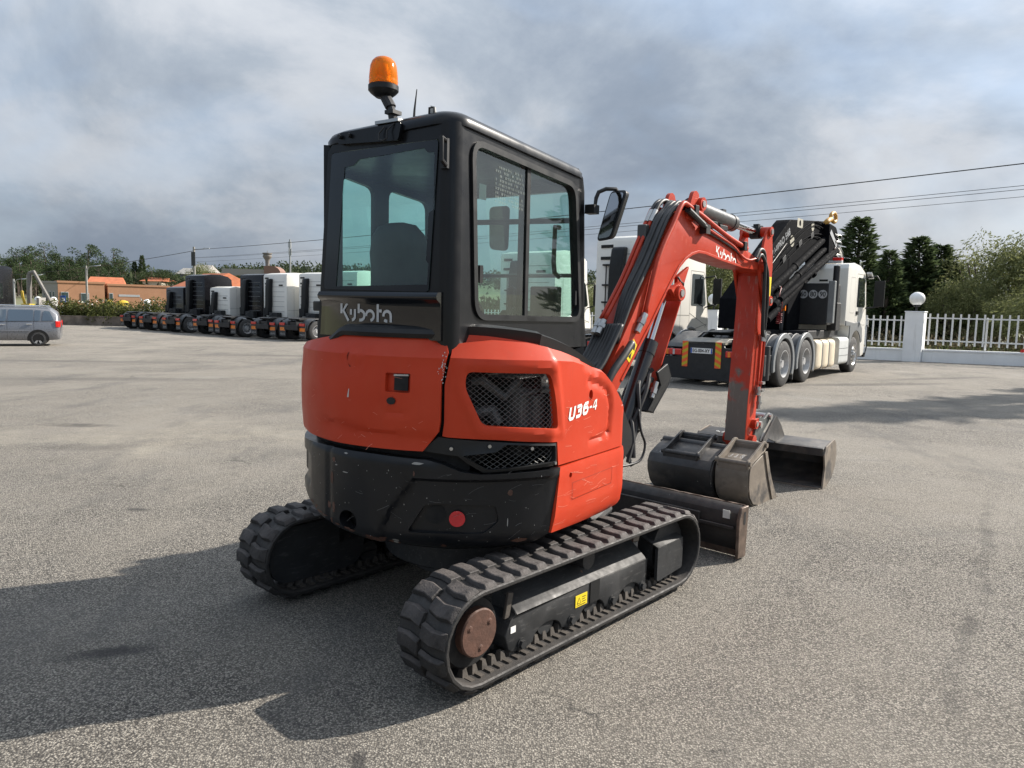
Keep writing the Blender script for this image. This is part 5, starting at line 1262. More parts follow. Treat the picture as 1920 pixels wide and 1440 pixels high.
# bucket cylinder and lines on the outer face of the arm
mb = MB(); b0, b1 = Vector((2.93, 0, 1.74)), Vector((2.86, 0, 1.0)); mb.cyl(b0, b1, 0.055, 20); bcyl = BP(mb, 'bucket_cylinder', m_redarm, sharp=40)
mb = MB(); mb.cyl(b1, (2.80, 0, 0.62), 0.028, 16); BP(mb, 'chrome_rod', m_chrome, bcyl)
mb = MB()
for y in (-0.12, -0.085): mb.loft([[(2.70, y, 1.95), (2.84, y, 1.9), (2.84, y - 0.012, 1.9), (2.70, y - 0.012, 1.95)], [(2.66, y, 1.0), (2.78, y, 1.0), (2.78, y - 0.012, 1.0), (2.66, y - 0.012, 1.0)]])
mb = MB(); pipe([(2.80, -0.125, 1.42), (2.79, -0.125, 1.2), (2.76, -0.125, 0.95), (2.74, -0.125, 0.86)], 0.013, 'arm_pipe', m_redarm, am); pipe([(2.72, -0.125, 1.40), (2.71, -0.125, 1.15), (2.70, -0.125, 0.98)], 0.011, 'arm_pipe', m_redarm, am)
pipe([(2.44, -0.14, 2.115), (2.52, -0.145, 2.20), (2.60, -0.15, 2.19), (2.645, -0.15, 2.10), (2.665, -0.15, 1.85), (2.675, -0.15, 1.6), (2.70, -0.145, 1.47), (2.75, -0.14, 1.42)], 0.018, 'arm_hose', m_hose, am)
pipe([(2.48, -0.14, 2.10), (2.56, -0.15, 2.16), (2.70, -0.155, 2.02), (2.74, -0.155, 1.8), (2.74, -0.15, 1.6), (2.75, -0.14, 1.47)], 0.016, 'arm_hose', m_hose, am)
for x, z, h_ in ((2.735, 1.44, 0.10), (2.775, 1.43, 0.09), (2.735, 0.82, 0.12), (2.70, 0.93, 0.08)):
    mb = MB(); mb.cyl((x, -0.135, z + h_ / 2), (x - 0.006, -0.135, z - h_ / 2), 0.02, 12); mb.cyl((x, -0.135, z + 0.01), (x, -0.135, z - 0.015), 0.027, 6); BP(mb, 'hose_fitting', m_steel, am)
for z in (1.0, 0.93):
    mb = MB(); mb.box(2.74, 2.80, -0.16, -0.10, z - 0.012, z + 0.012); BP(mb, 'pipe_clamp', m_steel, am)
mb = MB(); mb.box(2.905, 2.912, -0.10, -0.06, 1.80, 2.0); mb.prism([(2.80, 1.75), (2.875, 1.75), (2.885, 1.98), (2.81, 1.98)], -0.1265, -0.128); BP(mb, 'yellow_label', m_yellow, am)
pipe([(0.60, -0.10, 0.95), (0.58, -0.14, 0.80), (0.61, -0.16, 0.70), (0.56, -0.16, 0.60), (0.45, -0.14, 0.575), (0.30, -0.12, 0.58), (0.2, -0.1, 0.6)], 0.009, 'loose_cable', m_hose, EX)
mb = MB()
for k in range(10):
    a = (0.48 + rnd.uniform(-0.05, 0.10), -0.14 + rnd.uniform(0, 0.2), 0.55 + rnd.uniform(0, 0.25)); mb.tube(smooth([a, (0.55 + rnd.uniform(-0.04, 0.06), -0.13 + rnd.uniform(0, 0.2), 0.85), (0.68 + rnd.uniform(-0.05, 0.08), -0.11 + rnd.uniform(0, 0.18), 1.05 + rnd.uniform(-0.05, 0.1)), (0.80, -0.1 + rnd.uniform(0, 0.15), 1.2 + rnd.uniform(-0.1, 0.03))], 4), rnd.uniform(0.012, 0.02), 7)
BP(mb, 'base_hose', m_hose, EX)
mb = MB(); mb.cyl((0.72, -0.135, 1.02), (0.78, -0.135, 1.13), 0.018, 10); mb.cyl((0.735, -0.135, 1.05), (0.755, -0.135, 1.085), 0.026, 6); BP(mb, 'hose_fitting', m_steel, EX)
# bucket link and quick hitch
mb = MB()
for y in (-0.12, 0.095):
    mb.prism(round_poly([(2.70, 0.36), (2.78, 0.36), (2.92, 0.52), (3.06, 0.60), (3.10, 0.66), (3.06, 0.70), (2.93, 0.64), (2.84, 0.68), (2.78, 0.62), (2.70, 0.48)], 0.03), y, y + 0.025)
hi = BP(mb, 'quick_hitch', mat('grey_hitch_paint', (0.085, 0.092, 0.09), 0.45, var=0.2, spots=((0.25, 0.22, 0.2), 25, 0.1)), bevel=0.005)
mb = MB()
for x, z, r_ in ((2.82, 0.60, 0.032), (3.06, 0.655, 0.03), (2.76, 0.415, 0.04)): mb.cyl((x, -0.145, z), (x, 0.14, z), r_, 14)
BP(mb, 'hitch_pin', m_steel, hi)
mb = MB()
for y in (-0.115, 0.10): mb.prism(round_poly([(2.67, 0.58), (2.70, 0.66), (2.84, 0.66), (2.86, 0.60), (2.80, 0.55)], 0.02), y, y + 0.015)
BP(mb, 'bucket_link', m_redarm, EX, bevel=0.003)
# grading bucket on the hitch: opening towards the machine
FG = frame_at(0.435 + 3.2 * 0.643, 4.712 + 3.2 * 0.766, 0, 38)
shell = [(-0.02, 0.005), (0.12, 0.02), (0.27, 0.07), (0.36, 0.17), (0.385, 0.29), (0.345, 0.385), (0.28, 0.425), (0.02, 0.395), (-0.02, 0.385)]
def sheet(pl, t):
    o = []
    for i, p in enumerate(pl):
        a, b = Vector(pl[max(i - 1, 0)]), Vector(pl[min(i + 1, len(pl) - 1)]); d = (b - a).normalized(); n_ = Vector((-d.y, d.x)); o.append((p[0] + n_.x * t, p[1] + n_.y * t))
    return pl + o[::-1]
mb = MB(); mb.prism(sheet(shell, 0.014), -0.60, 0.66); gb = mb.build('grading_bucket', m_bktD, EX, FG, bevel=0.002, sharp=50)
for y in (-0.615, 0.66):
    mb = MB(); mb.prism([(-0.025, 0.0), (0.12, 0.012), (0.27, 0.06), (0.37, 0.16), (0.40, 0.29), (0.36, 0.40), (0.29, 0.44), (0.02, 0.40), (-0.03, 0.33), (0.02, 0.20), (-0.01, 0.08)], y, y + 0.016); mb.build('side_plate', m_bktE, gb, FG, bevel=0.002)
mb = MB(); mb.box(-0.035, 0.0, -0.60, 0.66, 0.315, 0.388); mb.build('front_lip', m_bktD, gb, FG, bevel=0.004)
mb = MB(); mb.box(-0.06, 0.06, -0.60, 0.66, -0.004, 0.010); mb.build('cutting_edge', m_bktE, gb, FG)
mb = MB()
for y in (-0.15, 0.13): mb.prism(round_poly([(0.0, 0.39), (-0.26, 0.46), (-0.30, 0.42), (-0.36, 0.40), (-0.38, 0.46), (-0.05, 0.66), (0.12, 0.55), (0.25, 0.42)], 0.02), y, y + 0.02)
mb.build('bucket_ear', m_bktD, gb, FG, bevel=0.003)
mb = MB(); rnd = random.Random(9)
def scrawl(mb, fn, n, w=0.05, h=0.06, t=0.006):
    for k in range(n):
        pl = [(k * w * 1.15 + rnd.uniform(0, w), rnd.uniform(0, h)) for _ in range(5)]
        q = [(p.x, p.y) for p in smooth([(a, b, 0) for a, b in pl], 4)]
        stroke(mb, q, t, fn)
scrawl(mb, lambda a, b: (0.05 + b * 1.2, 0.50 - a, 0.414 + (0.05 + b * 1.2) * 0.115 - 0.012), 4)
mb.build('chalk_marks', m_chalk, gb, FG, merge=False)

# --- two loose buckets standing on the yard in front of the blade
def loose_bucket(label, frame, w, prof, m, mside, ear_y, tube_top):
    t = thing('digging_bucket', label, 'bucket', frame)
    mb = MB(); mb.prism(sheet(prof, 0.012), -w / 2, w / 2); sh = mb.build('bucket_shell', m, t, frame, bevel=0.002, sharp=50)
    side = prof + [(prof[0][0] - 0.0, prof[0][1])]
    for y, nm in ((-w / 2 - 0.012, 'side_plate'), (w / 2, 'side_plate')):
        mb = MB(); mb.prism(prof, y, y + 0.012); sp_ = mb.build(nm, mside, t, frame, bevel=0.003)
        # doubled front strip
        a, b = Vector(prof[0]), Vector(prof[-1]); n_ = Vector((-0.10, 0.0))
        yy = (y - 0.012, y) if y < 0 else (y + 0.012, y + 0.024)
        mb = MB(); mb.prism([tuple(a + Vector((-0.11, 0.0))), tuple(a), tuple(a.lerp(b, 0.5) + Vector((-0.03, -0.01))), tuple(b), tuple(b + Vector((-0.055, 0.0))), tuple(a.lerp(b, 0.5) + Vector((-0.095, 0)))], *yy); mb.build('side_strip', mside, t, frame, bevel=0.002)
    mb = MB(); mb.prism([(prof[0][0] - 0.10, 0.0), (prof[0][0] + 0.03, -0.002), (prof[0][0] + 0.03, 0.012), (prof[0][0] - 0.10, 0.02)], -w / 2 - 0.02, w / 2 + 0.02); mb.build('cutting_edge', mside, t, frame, bevel=0.002)
    for y in ear_y:
        mb = MB(); mb.prism(round_poly([(-0.02, 0.33), (-0.02, 0.41), (0.02, 0.42), (0.31, 0.545), (0.36, 0.53), (0.36, 0.47), (0.30, 0.43), (0.10, 0.36)], 0.025), y - 0.009, y + 0.009); mb.build('hinge_ear', m, t, frame, bevel=0.002)
    ya, yb = min(ear_y), max(ear_y)
    for x, z in ((0.0, 0.385), (0.325, 0.505)):
        mb = MB(); mb.cyl((x, ya - 0.03, z), (x, yb + 0.03, z), 0.021, 14); mb.build('hinge_pin', m, t, frame)
    mb = MB(); mb.prism([(0.30, 0.44), (0.35, 0.44), (0.35, 0.50), (0.30, 0.50)], ya, yb); mb.prism([(-0.015, 0.30), (0.015, 0.30), (0.015, 0.37), (-0.015, 0.37)], ya, yb); mb.build('cross_plate', m, t, frame, bevel=0.003)
    if tube_top:
        mb = MB(); mb.cyl((prof[-1][0], -w / 2 - 0.012, prof[-1][1]), (prof[-1][0], w / 2 + 0.012, prof[-1][1]), 0.035, 18); mb.build('top_tube', m, t, frame)
        mb = MB(); mb.panel(rrect(0.06, 0.17, -w / 2 + 0.05, -w / 2 + 0.14, 0.01), [], lambda a, b, o: (a, b, 0.345 + a * 0.40 + 0.006 + o), 0.004, 0.5, inner=False); mb.build('maker_plate', m, t, frame)
    mb = MB(); scrawl(mb, lambda a, b: (0.08 + b * 1.6, (yb if not tube_top else yb - 0.03) - 0.03 - a * 0.8, 0.345 + (0.08 + b * 1.6) * 0.36 + 0.016), 3, 0.055, 0.06, 0.004)
    if tube_top: scrawl(mb, lambda a, b: (0.0 + b * 1.6, w / 2 - 0.02 - a * 0.7, 0.345 + (b * 1.6) * 0.36 + 0.016), 3, 0.05, 0.06, 0.004)
    mb.build('chalk_marks', m_chalk, t, frame, merge=False)
    return t
FL = lambda x, y: frame_at(CX + x * math.sin(R(41)) - y * math.cos(R(41)), CY + x * math.cos(R(41)) + y * math.sin(R(41)), 0, 41)
nprof = [(0.60, 0.0), (0.45, 0.0), (0.20, 0.0), (0.10, 0.025), (0.03, 0.09), (-0.005, 0.18), (-0.01, 0.28), (0.0, 0.345), (0.10, 0.385), (0.32, 0.455)]
loose_bucket('narrow mud coloured digging bucket standing beside the wide black one', FL(2.86, -0.245), 0.285, nprof, m_bktE, m_bktE, (-0.13, 0.13), False)
wprof = [(0.55, 0.0), (0.42, 0.0), (0.20, 0.0), (0.09, 0.03), (0.015, 0.10), (-0.03, 0.20), (-0.035, 0.28), (0.0, 0.345), (0.12, 0.40), (0.26, 0.44)]
loose_bucket('wide black digging bucket with chalk marks behind the dozer blade', FL(2.86, 0.245), 0.61, wprof, m_bktD, m_bktD, (-0.16, 0.16), True)
# ------------------------------------------------------------------ trucks
m_tw = mat('truck_white_paint', (0.78, 0.76, 0.70), 0.32, var=0.03, vscale=1.5, coat=0.3, dust=((0.45, 0.42, 0.36), 0.10), streak=((0.5, 0.48, 0.43), 0.15, (3, 3, 0.5)))
m_tb = mat('truck_black_paint', (0.007, 0.007, 0.009), 0.25, var=0.2, coat=0.1, spec=0.3)
m_tg = mat('truck_grey_paint', (0.018, 0.019, 0.021), 0.35, coat=0.3)
m_chs = mat('chassis_paint', (0.012, 0.0125, 0.014), 0.55, var=0.3, dust=((0.12, 0.115, 0.105), 0.35))
m_mg = mat('mudguard_plastic', (0.032, 0.034, 0.037), 0.5, var=0.2, dust=((0.14, 0.14, 0.135), 0.4))
m_fend = mat('grey_fender_edge', (0.18, 0.19, 0.195), 0.45, var=0.1, dust=((0.25, 0.24, 0.22), 0.3))
m_tyre = mat('tyre_rubber', (0.026, 0.026, 0.026), 0.8, var=0.3, dust=((0.14, 0.135, 0.13), 0.35, 0.3))
m_rim = mat('grey_rim', (0.42, 0.42, 0.42), 0.45, metal=0.25, var=0.12)
m_alu = mat('aluminium_rim', (0.62, 0.62, 0.62), 0.25, metal=0.9, var=0.1)
m_lens = mat('red_lamp_lens', (0.55, 0.015, 0.012), 0.2, var=0.1, coat=0.4)
m_orange = mat('orange_lamp_lens', (0.75, 0.20, 0.02), 0.3, var=0.1)
m_fluo = mat('fluorescent_red_tape', (0.85, 0.12, 0.03), 0.4, var=0.04)
m_fluoy = mat('fluorescent_yellow_tape', (0.55, 0.42, 0.02), 0.4, var=0.04)
m_tglass = glass('truck_glass', (0.16, 0.21, 0.21), 0.75, opaque=0.25)
m_seam = mat('panel_seam', (0.03, 0.03, 0.03), 0.8)
m_tank = mat('cream_tank', (0.62, 0.54, 0.41), 0.45, var=0.05, dust=((0.4, 0.34, 0.25), 0.2))
m_tread = mat('grey_plate', (0.17, 0.165, 0.15), 0.6, var=0.25, alt=((0.33, 0.29, 0.20), 3, 0.5, 0.65))

def wheel(parent, frame, x, y, dual, r=0.525, w=0.31, face=-1, alu=False, arrow=1):
    """wheel with its outer face at y, body towards face*-1"""
    key = ('wheel', dual, r, face, alu)
    f = frame @ Matrix.Translation((x, y, r))
    if key not in TEXTC:
        mb = MB(); W = w * (2.1 if dual else 1.0); s = -face
        pr = [(0.30, 0.0), (0.36, 0.0), (r - 0.04, 0.008), (r - 0.008, 0.03), (r, 0.06), (r, w - 0.06), (r - 0.02, w - 0.02), (r - 0.10, w - 0.01)]
        if dual: pr += [(r - 0.10, w * 1.1), (r - 0.02, w * 1.12), (r, w * 1.16), (r, W - 0.05), (r - 0.03, W)]
        pr += [(0.30, W), ]
        mb.lathe([(a, s * b) for a, b in (pr if s > 0 else pr[::-1])], 32, (0, 0, 0), 'y'); ty = mb
        for k in range(4):
            pass
        mb2 = MB()
        if dual: rp = [(0.0, 0.035), (0.085, 0.035), (0.09, 0.09), (0.15, 0.10), (0.17, 0.16), (0.25, 0.17), (0.275, 0.12), (0.285, 0.02), (0.30, -0.004), (0.315, -0.004), (0.315, 0.03), (0.29, 0.2), (0, 0.2)]
        else: rp = [(0.0, -0.05), (0.08, -0.05), (0.085, 0.0), (0.14, 0.005), (0.19, -0.012), (0.255, 0.03), (0.285, 0.02), (0.30, -0.004), (0.315, -0.004), (0.315, 0.03), (0.29, 0.1), (0, 0.1)]
        mb2.lathe([(a, s * b) for a, b in (rp if s > 0 else rp[::-1])], 32, (0, 0, 0), 'y')
        mb3 = MB()
        for k in range(10):
            a = 2 * math.pi * k / 10; yb = s * (0.10 if dual else 0.005); mb3.cyl((0.13 * math.cos(a), yb - s * 0.03, 0.13 * math.sin(a)), (0.13 * math.cos(a), yb + s * 0.02, 0.13 * math.sin(a)), 0.014, 6)
        mb4 = MB()
        for k in range(10):
            a = 2 * math.pi * (k + 0.5) / 10; rad = 0.215
            yb = s * (0.158 if dual else -0.006)
            mb4.add([(rad * math.cos(a) + 0.026 * math.cos(q), yb - s * 0.012, rad * math.sin(a) + 0.026 * math.sin(q)) for q in [2 * math.pi * j / 10 for j in range(10)]], [tuple(range(10)) if s < 0 else tuple(range(10))[::-1]])
        TEXTC[key] = (ty, mb2, mb3, mb4, [None] * 4)
    ty, mb2, mb3, mb4, ms = TEXTC[key]
    def inst(i, mbx, name, m, par):
        if ms[i] is None: o = mbx.build(name, m, par, f, sharp=40); ms[i] = o.data; return o
        return link(name, ms[i], par, f)
    t = inst(0, ty, 'wheel', m_tyre, parent)
    inst(1, mb2, 'rim', m_alu if alu else m_rim, t); inst(2, mb3, 'wheel_nuts', m_steel, t); inst(3, mb4, 'rim_holes', m_dark, t)
    return t

def tractor(label, frame, high=True, group=None):
    t = thing('tractor_truck', label, 'truck', frame, group)
    B = lambda mb, name, m, parent=t, **k: mb.build(name, m, parent, frame, **k)
    W = 2.5; top = 3.78 if high else 2.95
    # cab as lofted side sections: centre bulged, edges rounded
    archc = (1.18, 0.55); ar = 0.66
    archp = [(archc[0] + ar * math.cos(R(a)), archc[1] + ar * math.sin(R(a))) for a in range(0, 181, 15)]
    prof = [(0.0, 1.18), (0.0, top - 0.12), (0.05, top), (0.55, top + 0.10), (1.15, top + 0.10), (1.75, top - 0.02), (2.02, top - 0.22 if high else top - 0.12), (2.10, 2.72), (2.36, 1.72), (2.42, 1.45), (2.44, 0.95), (2.40, 0.42), (2.0, 0.40), (1.90, 0.55)] + archp[1:-1] + [(0.50, 0.62), (0.48, 1.0)]
    mb = MB(); mb.prism(prof, 0.0, W); cab_ = B(mb, 'cab', m_tw, bevel=0.07, bseg=3, sharp=50)
    for y, sg in ((-0.004, -1), (W + 0.004, 1)):
        y2 = y - sg * -0.0
        mb = MB(); wp = round_poly([(1.18, 1.88), (2.12, 1.88), (2.20, 1.95), (1.98, 2.76), (1.90, 2.80), (1.18, 2.80)], 0.06); mb.panel(wp, [], lambda a, b, o: (a, y + sg * o, b), 0, 0.5, inner=False); B(mb, 'side_window', m_tglass, cab_, merge=False)
        mb = MB(); dp = [(1.10, 1.15), (1.10, 2.88), (1.95, 2.88), (2.08, 2.75), (2.33, 1.75), (2.33, 1.35), (1.95, 1.30)]
        mb.panel(inset(dp, -0.006), [inset(dp, 0.004)], lambda a, b, o: (a, y + sg * (0.001 + o), b), 0, 0.5, inner=False)
        mb.panel([(0.04, 1.60), (1.10, 1.60), (1.10, 1.61), (0.04, 1.61)], [], lambda a, b, o: (a, y + sg * o, b), 0, 0.5, inner=False); mb.panel([(0.50, 1.2), (0.51, 1.2), (0.51, 2.9), (0.50, 2.9)], [], lambda a, b, o: (a, y + sg * o, b), 0, 0.5, inner=False)
        mb.panel([(1.10, 1.66), (2.34, 1.28), (2.34, 1.29), (1.10, 1.672)], [], lambda a, b, o: (a, y + sg * o, b), 0, 0.5, inner=False)
        B(mb, 'door_seam', m_seam, cab_, merge=False)
        mb = MB(); fl_ = [(archc[0] + (ar + 0.005) * math.cos(R(a)), archc[1] + (ar + 0.005) * math.sin(R(a))) for a in range(0, 181, 12)]; fo = [(archc[0] + (ar + 0.075) * math.cos(R(a)), archc[1] + (ar + 0.075) * math.sin(R(a))) for a in range(0, 181, 12)]
        mb.prism(fl_ + fo[::-1], y + sg * 0.03, y - sg * 0.02); B(mb, 'fender_edge', m_fend, cab_, bevel=0.01)
        mb = MB(); mb.tube([(2.05, y, 2.72), (2.25, y + sg * 0.22, 2.78), (2.30, y + sg * 0.28, 2.6), (2.30, y + sg * 0.28, 1.95), (2.15, y, 1.85)], 0.022, 8)
        mb.loft([[(2.26 + a, y + sg * (0.17 + 0.0 + b), z) for a, b in ((0, 0), (0.10, 0.01), (0.12, 0.12), (0.10, 0.24), (0, 0.25))] for z in (1.95, 2.0, 2.65, 2.70)]); B(mb, 'door_mirror', m_plastic, cab_, bevel=0.015)
    mb = MB(); mb.panel([(0.18, 1.80), (W - 0.18, 1.80), (W - 0.25, 2.70), (0.25, 2.70)], [], lambda a, b, o: (2.36 + 0.012 - 0.26 * (b - 1.72) / 1.0 + o, a, b), 0, 0.5, inner=False); B(mb, 'windscreen', m_tglass, cab_, merge=False)
    mb = MB(); mb.box(2.40, 2.46, 0.25, W - 0.25, 0.85, 1.60); mb.box(2.06, 2.36, 0.1, W - 0.1, 2.74, 2.86); B(mb, 'grille', m_plastic, cab_, bevel=0.02)
    for y in (0.15, W - 0.55):
        mb = MB(); mb.box(2.38, 2.455, y, y + 0.4, 0.55, 0.78); B(mb, 'headlight', m_alu, cab_, bevel=0.02)
    # panel joints, vents and snorkel on the back of the cab
    mb = MB()
    for z in [1.5 + 0.3 * k for k in range(int((top - 1.5) / 0.3))]: mb.box(-0.006, 0.02, 0.25, 1.6, z, z + 0.018)
    B(mb, 'back_ribs', m_fend, cab_)
    mb = MB()
    for k, (y, z) in enumerate(((2.15, top - 0.28), (2.15, top - 0.62), (0.62, top - 0.72))): mb.box(-0.02, 0.02, y - 0.2, y + 0.2, z, z + 0.09)
    B(mb, 'back_vents', m_plastic, cab_)
    mb = MB(); mb.loft([[(x, y, z) for x, y in ((-0.02, 1.50 - d), (-0.30 + e, 1.50 - d), (-0.32 + e, 1.65 - d), (-0.30 + e, 1.92 - d), (-0.02, 1.92 - d))] for z, d, e in ((1.25, -0.05, 0.0), (1.7, -0.05, 0), (1.9, 0.0, 0), (top - 0.75 if not high else top - 0.9, 0.0, 0.02), (top - 0.35, 0.05, 0.05), (top - 0.28, 0.06, 0.10))]); sn = B(mb, 'air_intake', m_plastic, bevel=0.03)
    mb = MB(); mb.cyl((-0.07, 2.12, 1.3), (-0.07, 2.12, top - 0.75), 0.018, 8)
    for z in (1.35, 1.9, 2.4, top - 0.8): mb.box(-0.09, 0.0, 2.0, 2.24, z, z + 0.05)
    B(mb, 'grab_pole', m_plastic)
    mb = MB(); mb.tube([(-0.05, 0.9, 1.3), (-0.4, 1.0, 1.35), (-0.55, 1.1, 1.15), (-1.2, 1.2, 1.1)], 0.03, 8); mb.box(-0.35, -0.05, 0.5, 1.4, 1.05, 1.45); mb.cyl((-0.25, 2.0, 1.1), (-0.25, 2.0, 1.7), 0.10, 12); B(mb, 'air_lines', m_chs, bevel=0.01)
    # chassis
    mb = MB()
    for y in (0.86, 1.58): mb.box(-3.35, 1.6, y - 0.04, y + 0.04, 0.74, 1.02)
    for x in (-3.3, -2.2, -1.2, -0.3): mb.box(x, x + 0.08, 0.86, 1.58, 0.78, 0.98)
    mb.cyl((-2.6, 0.4, 0.53), (-2.6, 2.1, 0.53), 0.13, 14); mb.cyl((1.18, 0.4, 0.53), (1.18, 2.1, 0.53), 0.09, 12)
    mb.box(-3.42, -3.34, 0.62, 1.84, 0.55, 0.80)
    B(mb, 'chassis_rail', m_chs, bevel=0.008)
    mb = MB(); mb.prism(round_poly([(-3.25, 1.16), (-3.05, 1.20), (-2.0, 1.20), (-1.95, 1.14), (-3.2, 1.08)], 0.03), 0.75, 1.70); B(mb, 'fifth_wheel', m_chs, bevel=0.01)
    for y0, y1 in ((0.02, 0.68), (W - 0.68, W - 0.02)):
        gp = [(-2.6 + 0.64 * math.cos(R(a)), 0.53 + 0.62 * math.sin(R(a))) for a in range(-2, 183, 14)]; go = [(-2.6 + 0.67 * math.cos(R(a)), 0.53 + 0.65 * math.sin(R(a))) for a in range(-2, 183, 14)]
        mb = MB(); mb.prism(gp + go[::-1], y0, y1); B(mb, 'mudguard', m_mg, bevel=0.01, sharp=50)
        mb = MB(); mb.box(-3.31, -3.285, y0 + 0.05, y1 - 0.05, 0.20, 0.95); fp = B(mb, 'mud_flap', m_mg)
        mb = MB(); mb.box(-3.36, -3.31, y0 + 0.10, y1 - 0.10, 0.78, 0.92); B(mb, 'tail_light', m_lens, fp, bevel=0.01)
        mb = MB(); mb.box(-3.322, -3.31, y0 + 0.10, y1 - 0.10, 0.50, 0.68); B(mb, 'reflective_board', m_orange, fp)
        mb = MB(); put_text(mb, 'VOLVO', 0.09, lambda a, b: (-3.314, y1 - 0.12 - a, 0.28 + b), width=0.42); B(mb, 'flap_print', m_silver, fp, merge=False)
    wheel(t, frame, -2.6, 0.0, True); wheel(t, frame, -2.6, W, True, face=1)
    wheel(t, frame, 1.18, 0.03, False, alu=True); wheel(t, frame, 1.18, W - 0.03, False, face=1, alu=True)
    for y0, y1 in ((0.05, 0.70), (W - 0.70, W - 0.05)):
        mb = MB(); mb.prism(round_poly([(y0, 0.42), (y1, 0.42), (y1, 1.02), (y0, 1.02)], 0.12), -1.75, -0.15, 'yz'); B(mb, 'fuel_tank', m_rim, bevel=0.02)
        mb = MB(); mb.box(-0.1, 0.5, y0, y1, 0.45, 1.1); B(mb, 'step_box', m_chs, bevel=0.03)
    return t
def repaint(root, m, skip=()):
    for ch in root.children:
        if ch.name.split('.')[0] == 'cab':
            ch.material_slots[0].link = 'OBJECT'; ch.material_slots[0].material = m

HT = 38.5
FT = Vector((math.sin(R(HT)), math.cos(R(HT)))); LT = Vector((-math.cos(R(HT)), math.sin(R(HT))))
def tf(x, y, h=HT): return frame_at(x, y, G(x, y), h)
GR_L = 'tractor units parked in the left row'; GR_R = 'white tractor units near the fence'
hi_ = tractor('white high roofed tractor unit just behind the excavator boom', tf(4.43 - 0.1 * FT.x, 20.3 - 0.1 * FT.y), True, GR_R)
aA = Vector((4.43, 20.3)) + LT * 5.9 + FT * 2.6
copy_thing(hi_, tf(aA.x, aA.y), 'cream white tractor unit seen through the right cab window', GR_R)
base = Vector((-10.75, 38.0)) + FT * 3.3
lo_ = None
row = [('w', 1, 'tractor unit whose rear wheel shows right beside the excavator cab'), ('w', 1, 'white tractor unit of the left row, partly hidden by the excavator cab'), ('w', 1, 'white tractor unit with its sunlit side showing, next to the tall black one'), ('b', 1, 'tall black tractor unit between a high white and a low white one'),
       ('w', 0, 'low roofed white tractor unit between two black ones'), ('b', 1, 'black tractor unit with sloping roof beside the utility pole'), ('g', 0, 'low dark grey tractor unit at the end of the left row next to the bushes')]
SP = 3.15
for i, (c, h_, lab) in enumerate(row):
    q = base + LT * (SP * i) + FT * (-0.35 if not h_ else 0)
    jf = (0.0, 0.25, -0.2, 0.15, 0.1, -0.25, 0.2)[i]; q = q + FT * jf; jh = HT + (0.6, -0.9, 1.1, -0.5, 0.8, -1.2, 0.4)[i]
    if h_: o = copy_thing(hi_, tf(q.x, q.y, jh), lab, GR_L)
    elif lo_ is None: o = lo_ = tractor(lab, tf(q.x, q.y, jh), False, GR_L)
    else: o = copy_thing(lo_, tf(q.x, q.y, jh), lab, GR_L)
    repaint(o, {'w': m_tw, 'b': m_tb, 'g': m_tg}[c])
# black truck facing the yard at the far left
o = copy_thing(hi_, frame_at(-33.75, 45.4, -0.4, 172), 'black truck facing the yard behind the silver car', None); repaint(o, m_tb)
if 'group' in o: del o['group']

# ------------------------------------------------------------------ crane truck
FK = frame_at(6.2, 16.6, 0, HT)
CK = thing('crane_truck', 'white truck carrying a folded black loader crane near the fence', 'truck', FK)
K = lambda mb, name, m, parent=CK, **k: mb.build(name, m, parent, FK, **k)
W = 2.5
wheel(CK, FK, 0.0, 0.0, True); wheel(CK, FK, 1.60, 0.0, True); wheel(CK, FK, 6.2, 0.03, False, alu=True)
wheel(CK, FK, 0.0, W, True, face=1); wheel(CK, FK, 1.60, W, True, face=1); wheel(CK, FK, 6.2, W - 0.03, False, face=1, alu=True)
mb = MB()
for y in (0.86, 1.64): mb.box(-0.9, 6.8, y - 0.05, y + 0.05, 0.72, 1.05)
for x in (-0.7, 0.7, 2.4, 4.0): mb.box(x, x + 0.1, 0.86, 1.64, 0.76, 1.0)
for x in (0.0, 1.6, 6.2): mb.cyl((x, 0.4, 0.53), (x, 2.1, 0.53), 0.12, 12)
mb.box(2.3, 5.0, 0.2, 2.3, 1.05, 1.25)
K(mb, 'chassis_rail', m_chs, bevel=0.008)
for y0, y1 in ((0.02, 0.70), (W - 0.70, W - 0.02)):
    for cx_ in (0.0, 1.6):
        gp = [(cx_ + 0.62 * math.cos(R(a)), 0.53 + 0.60 * math.sin(R(a))) for a in range(-25, 206, 11)]; go = [(cx_ + 0.66 * math.cos(R(a)), 0.53 + 0.64 * math.sin(R(a))) for a in range(-25, 206, 11)]
        mb = MB(); mb.prism(gp + go[::-1], y0 + 0.05, y1); mgd = K(mb, 'mudguard', m_mg, bevel=0.01, sharp=50)
        for yy in (0.25, 0.42):
            rr = [(cx_ + 0.672 * math.cos(R(a)), y0 + yy, 0.53 + 0.652 * math.sin(R(a))) for a in range(10, 171, 10)]
            mb = MB(); mb.tube(rr, 0.018, 6); K(mb, 'guard_rib', m_mg, mgd)
        go2 = [(cx_ + 0.73 * math.cos(R(a)), 0.53 + 0.70 * math.sin(R(a))) for a in range(-25, 206, 11)]
        ya = y0 - 0.02 if y0 < 1 else y1 + 0.02
        mb = MB(); mb.prism([(cx_ + 0.60 * math.cos(R(a)), 0.53 + 0.58 * math.sin(R(a))) for a in range(-25, 206, 11)] + go2[::-1], ya, ya + (0.07 if y0 < 1 else -0.07)); K(mb, 'fender_edge', m_fend, mgd, bevel=0.01)
mb = MB(); mb.box(0.78, 0.82, 0.05, 0.65, 0.12, 0.8); K(mb, 'mud_flap', m_mg)
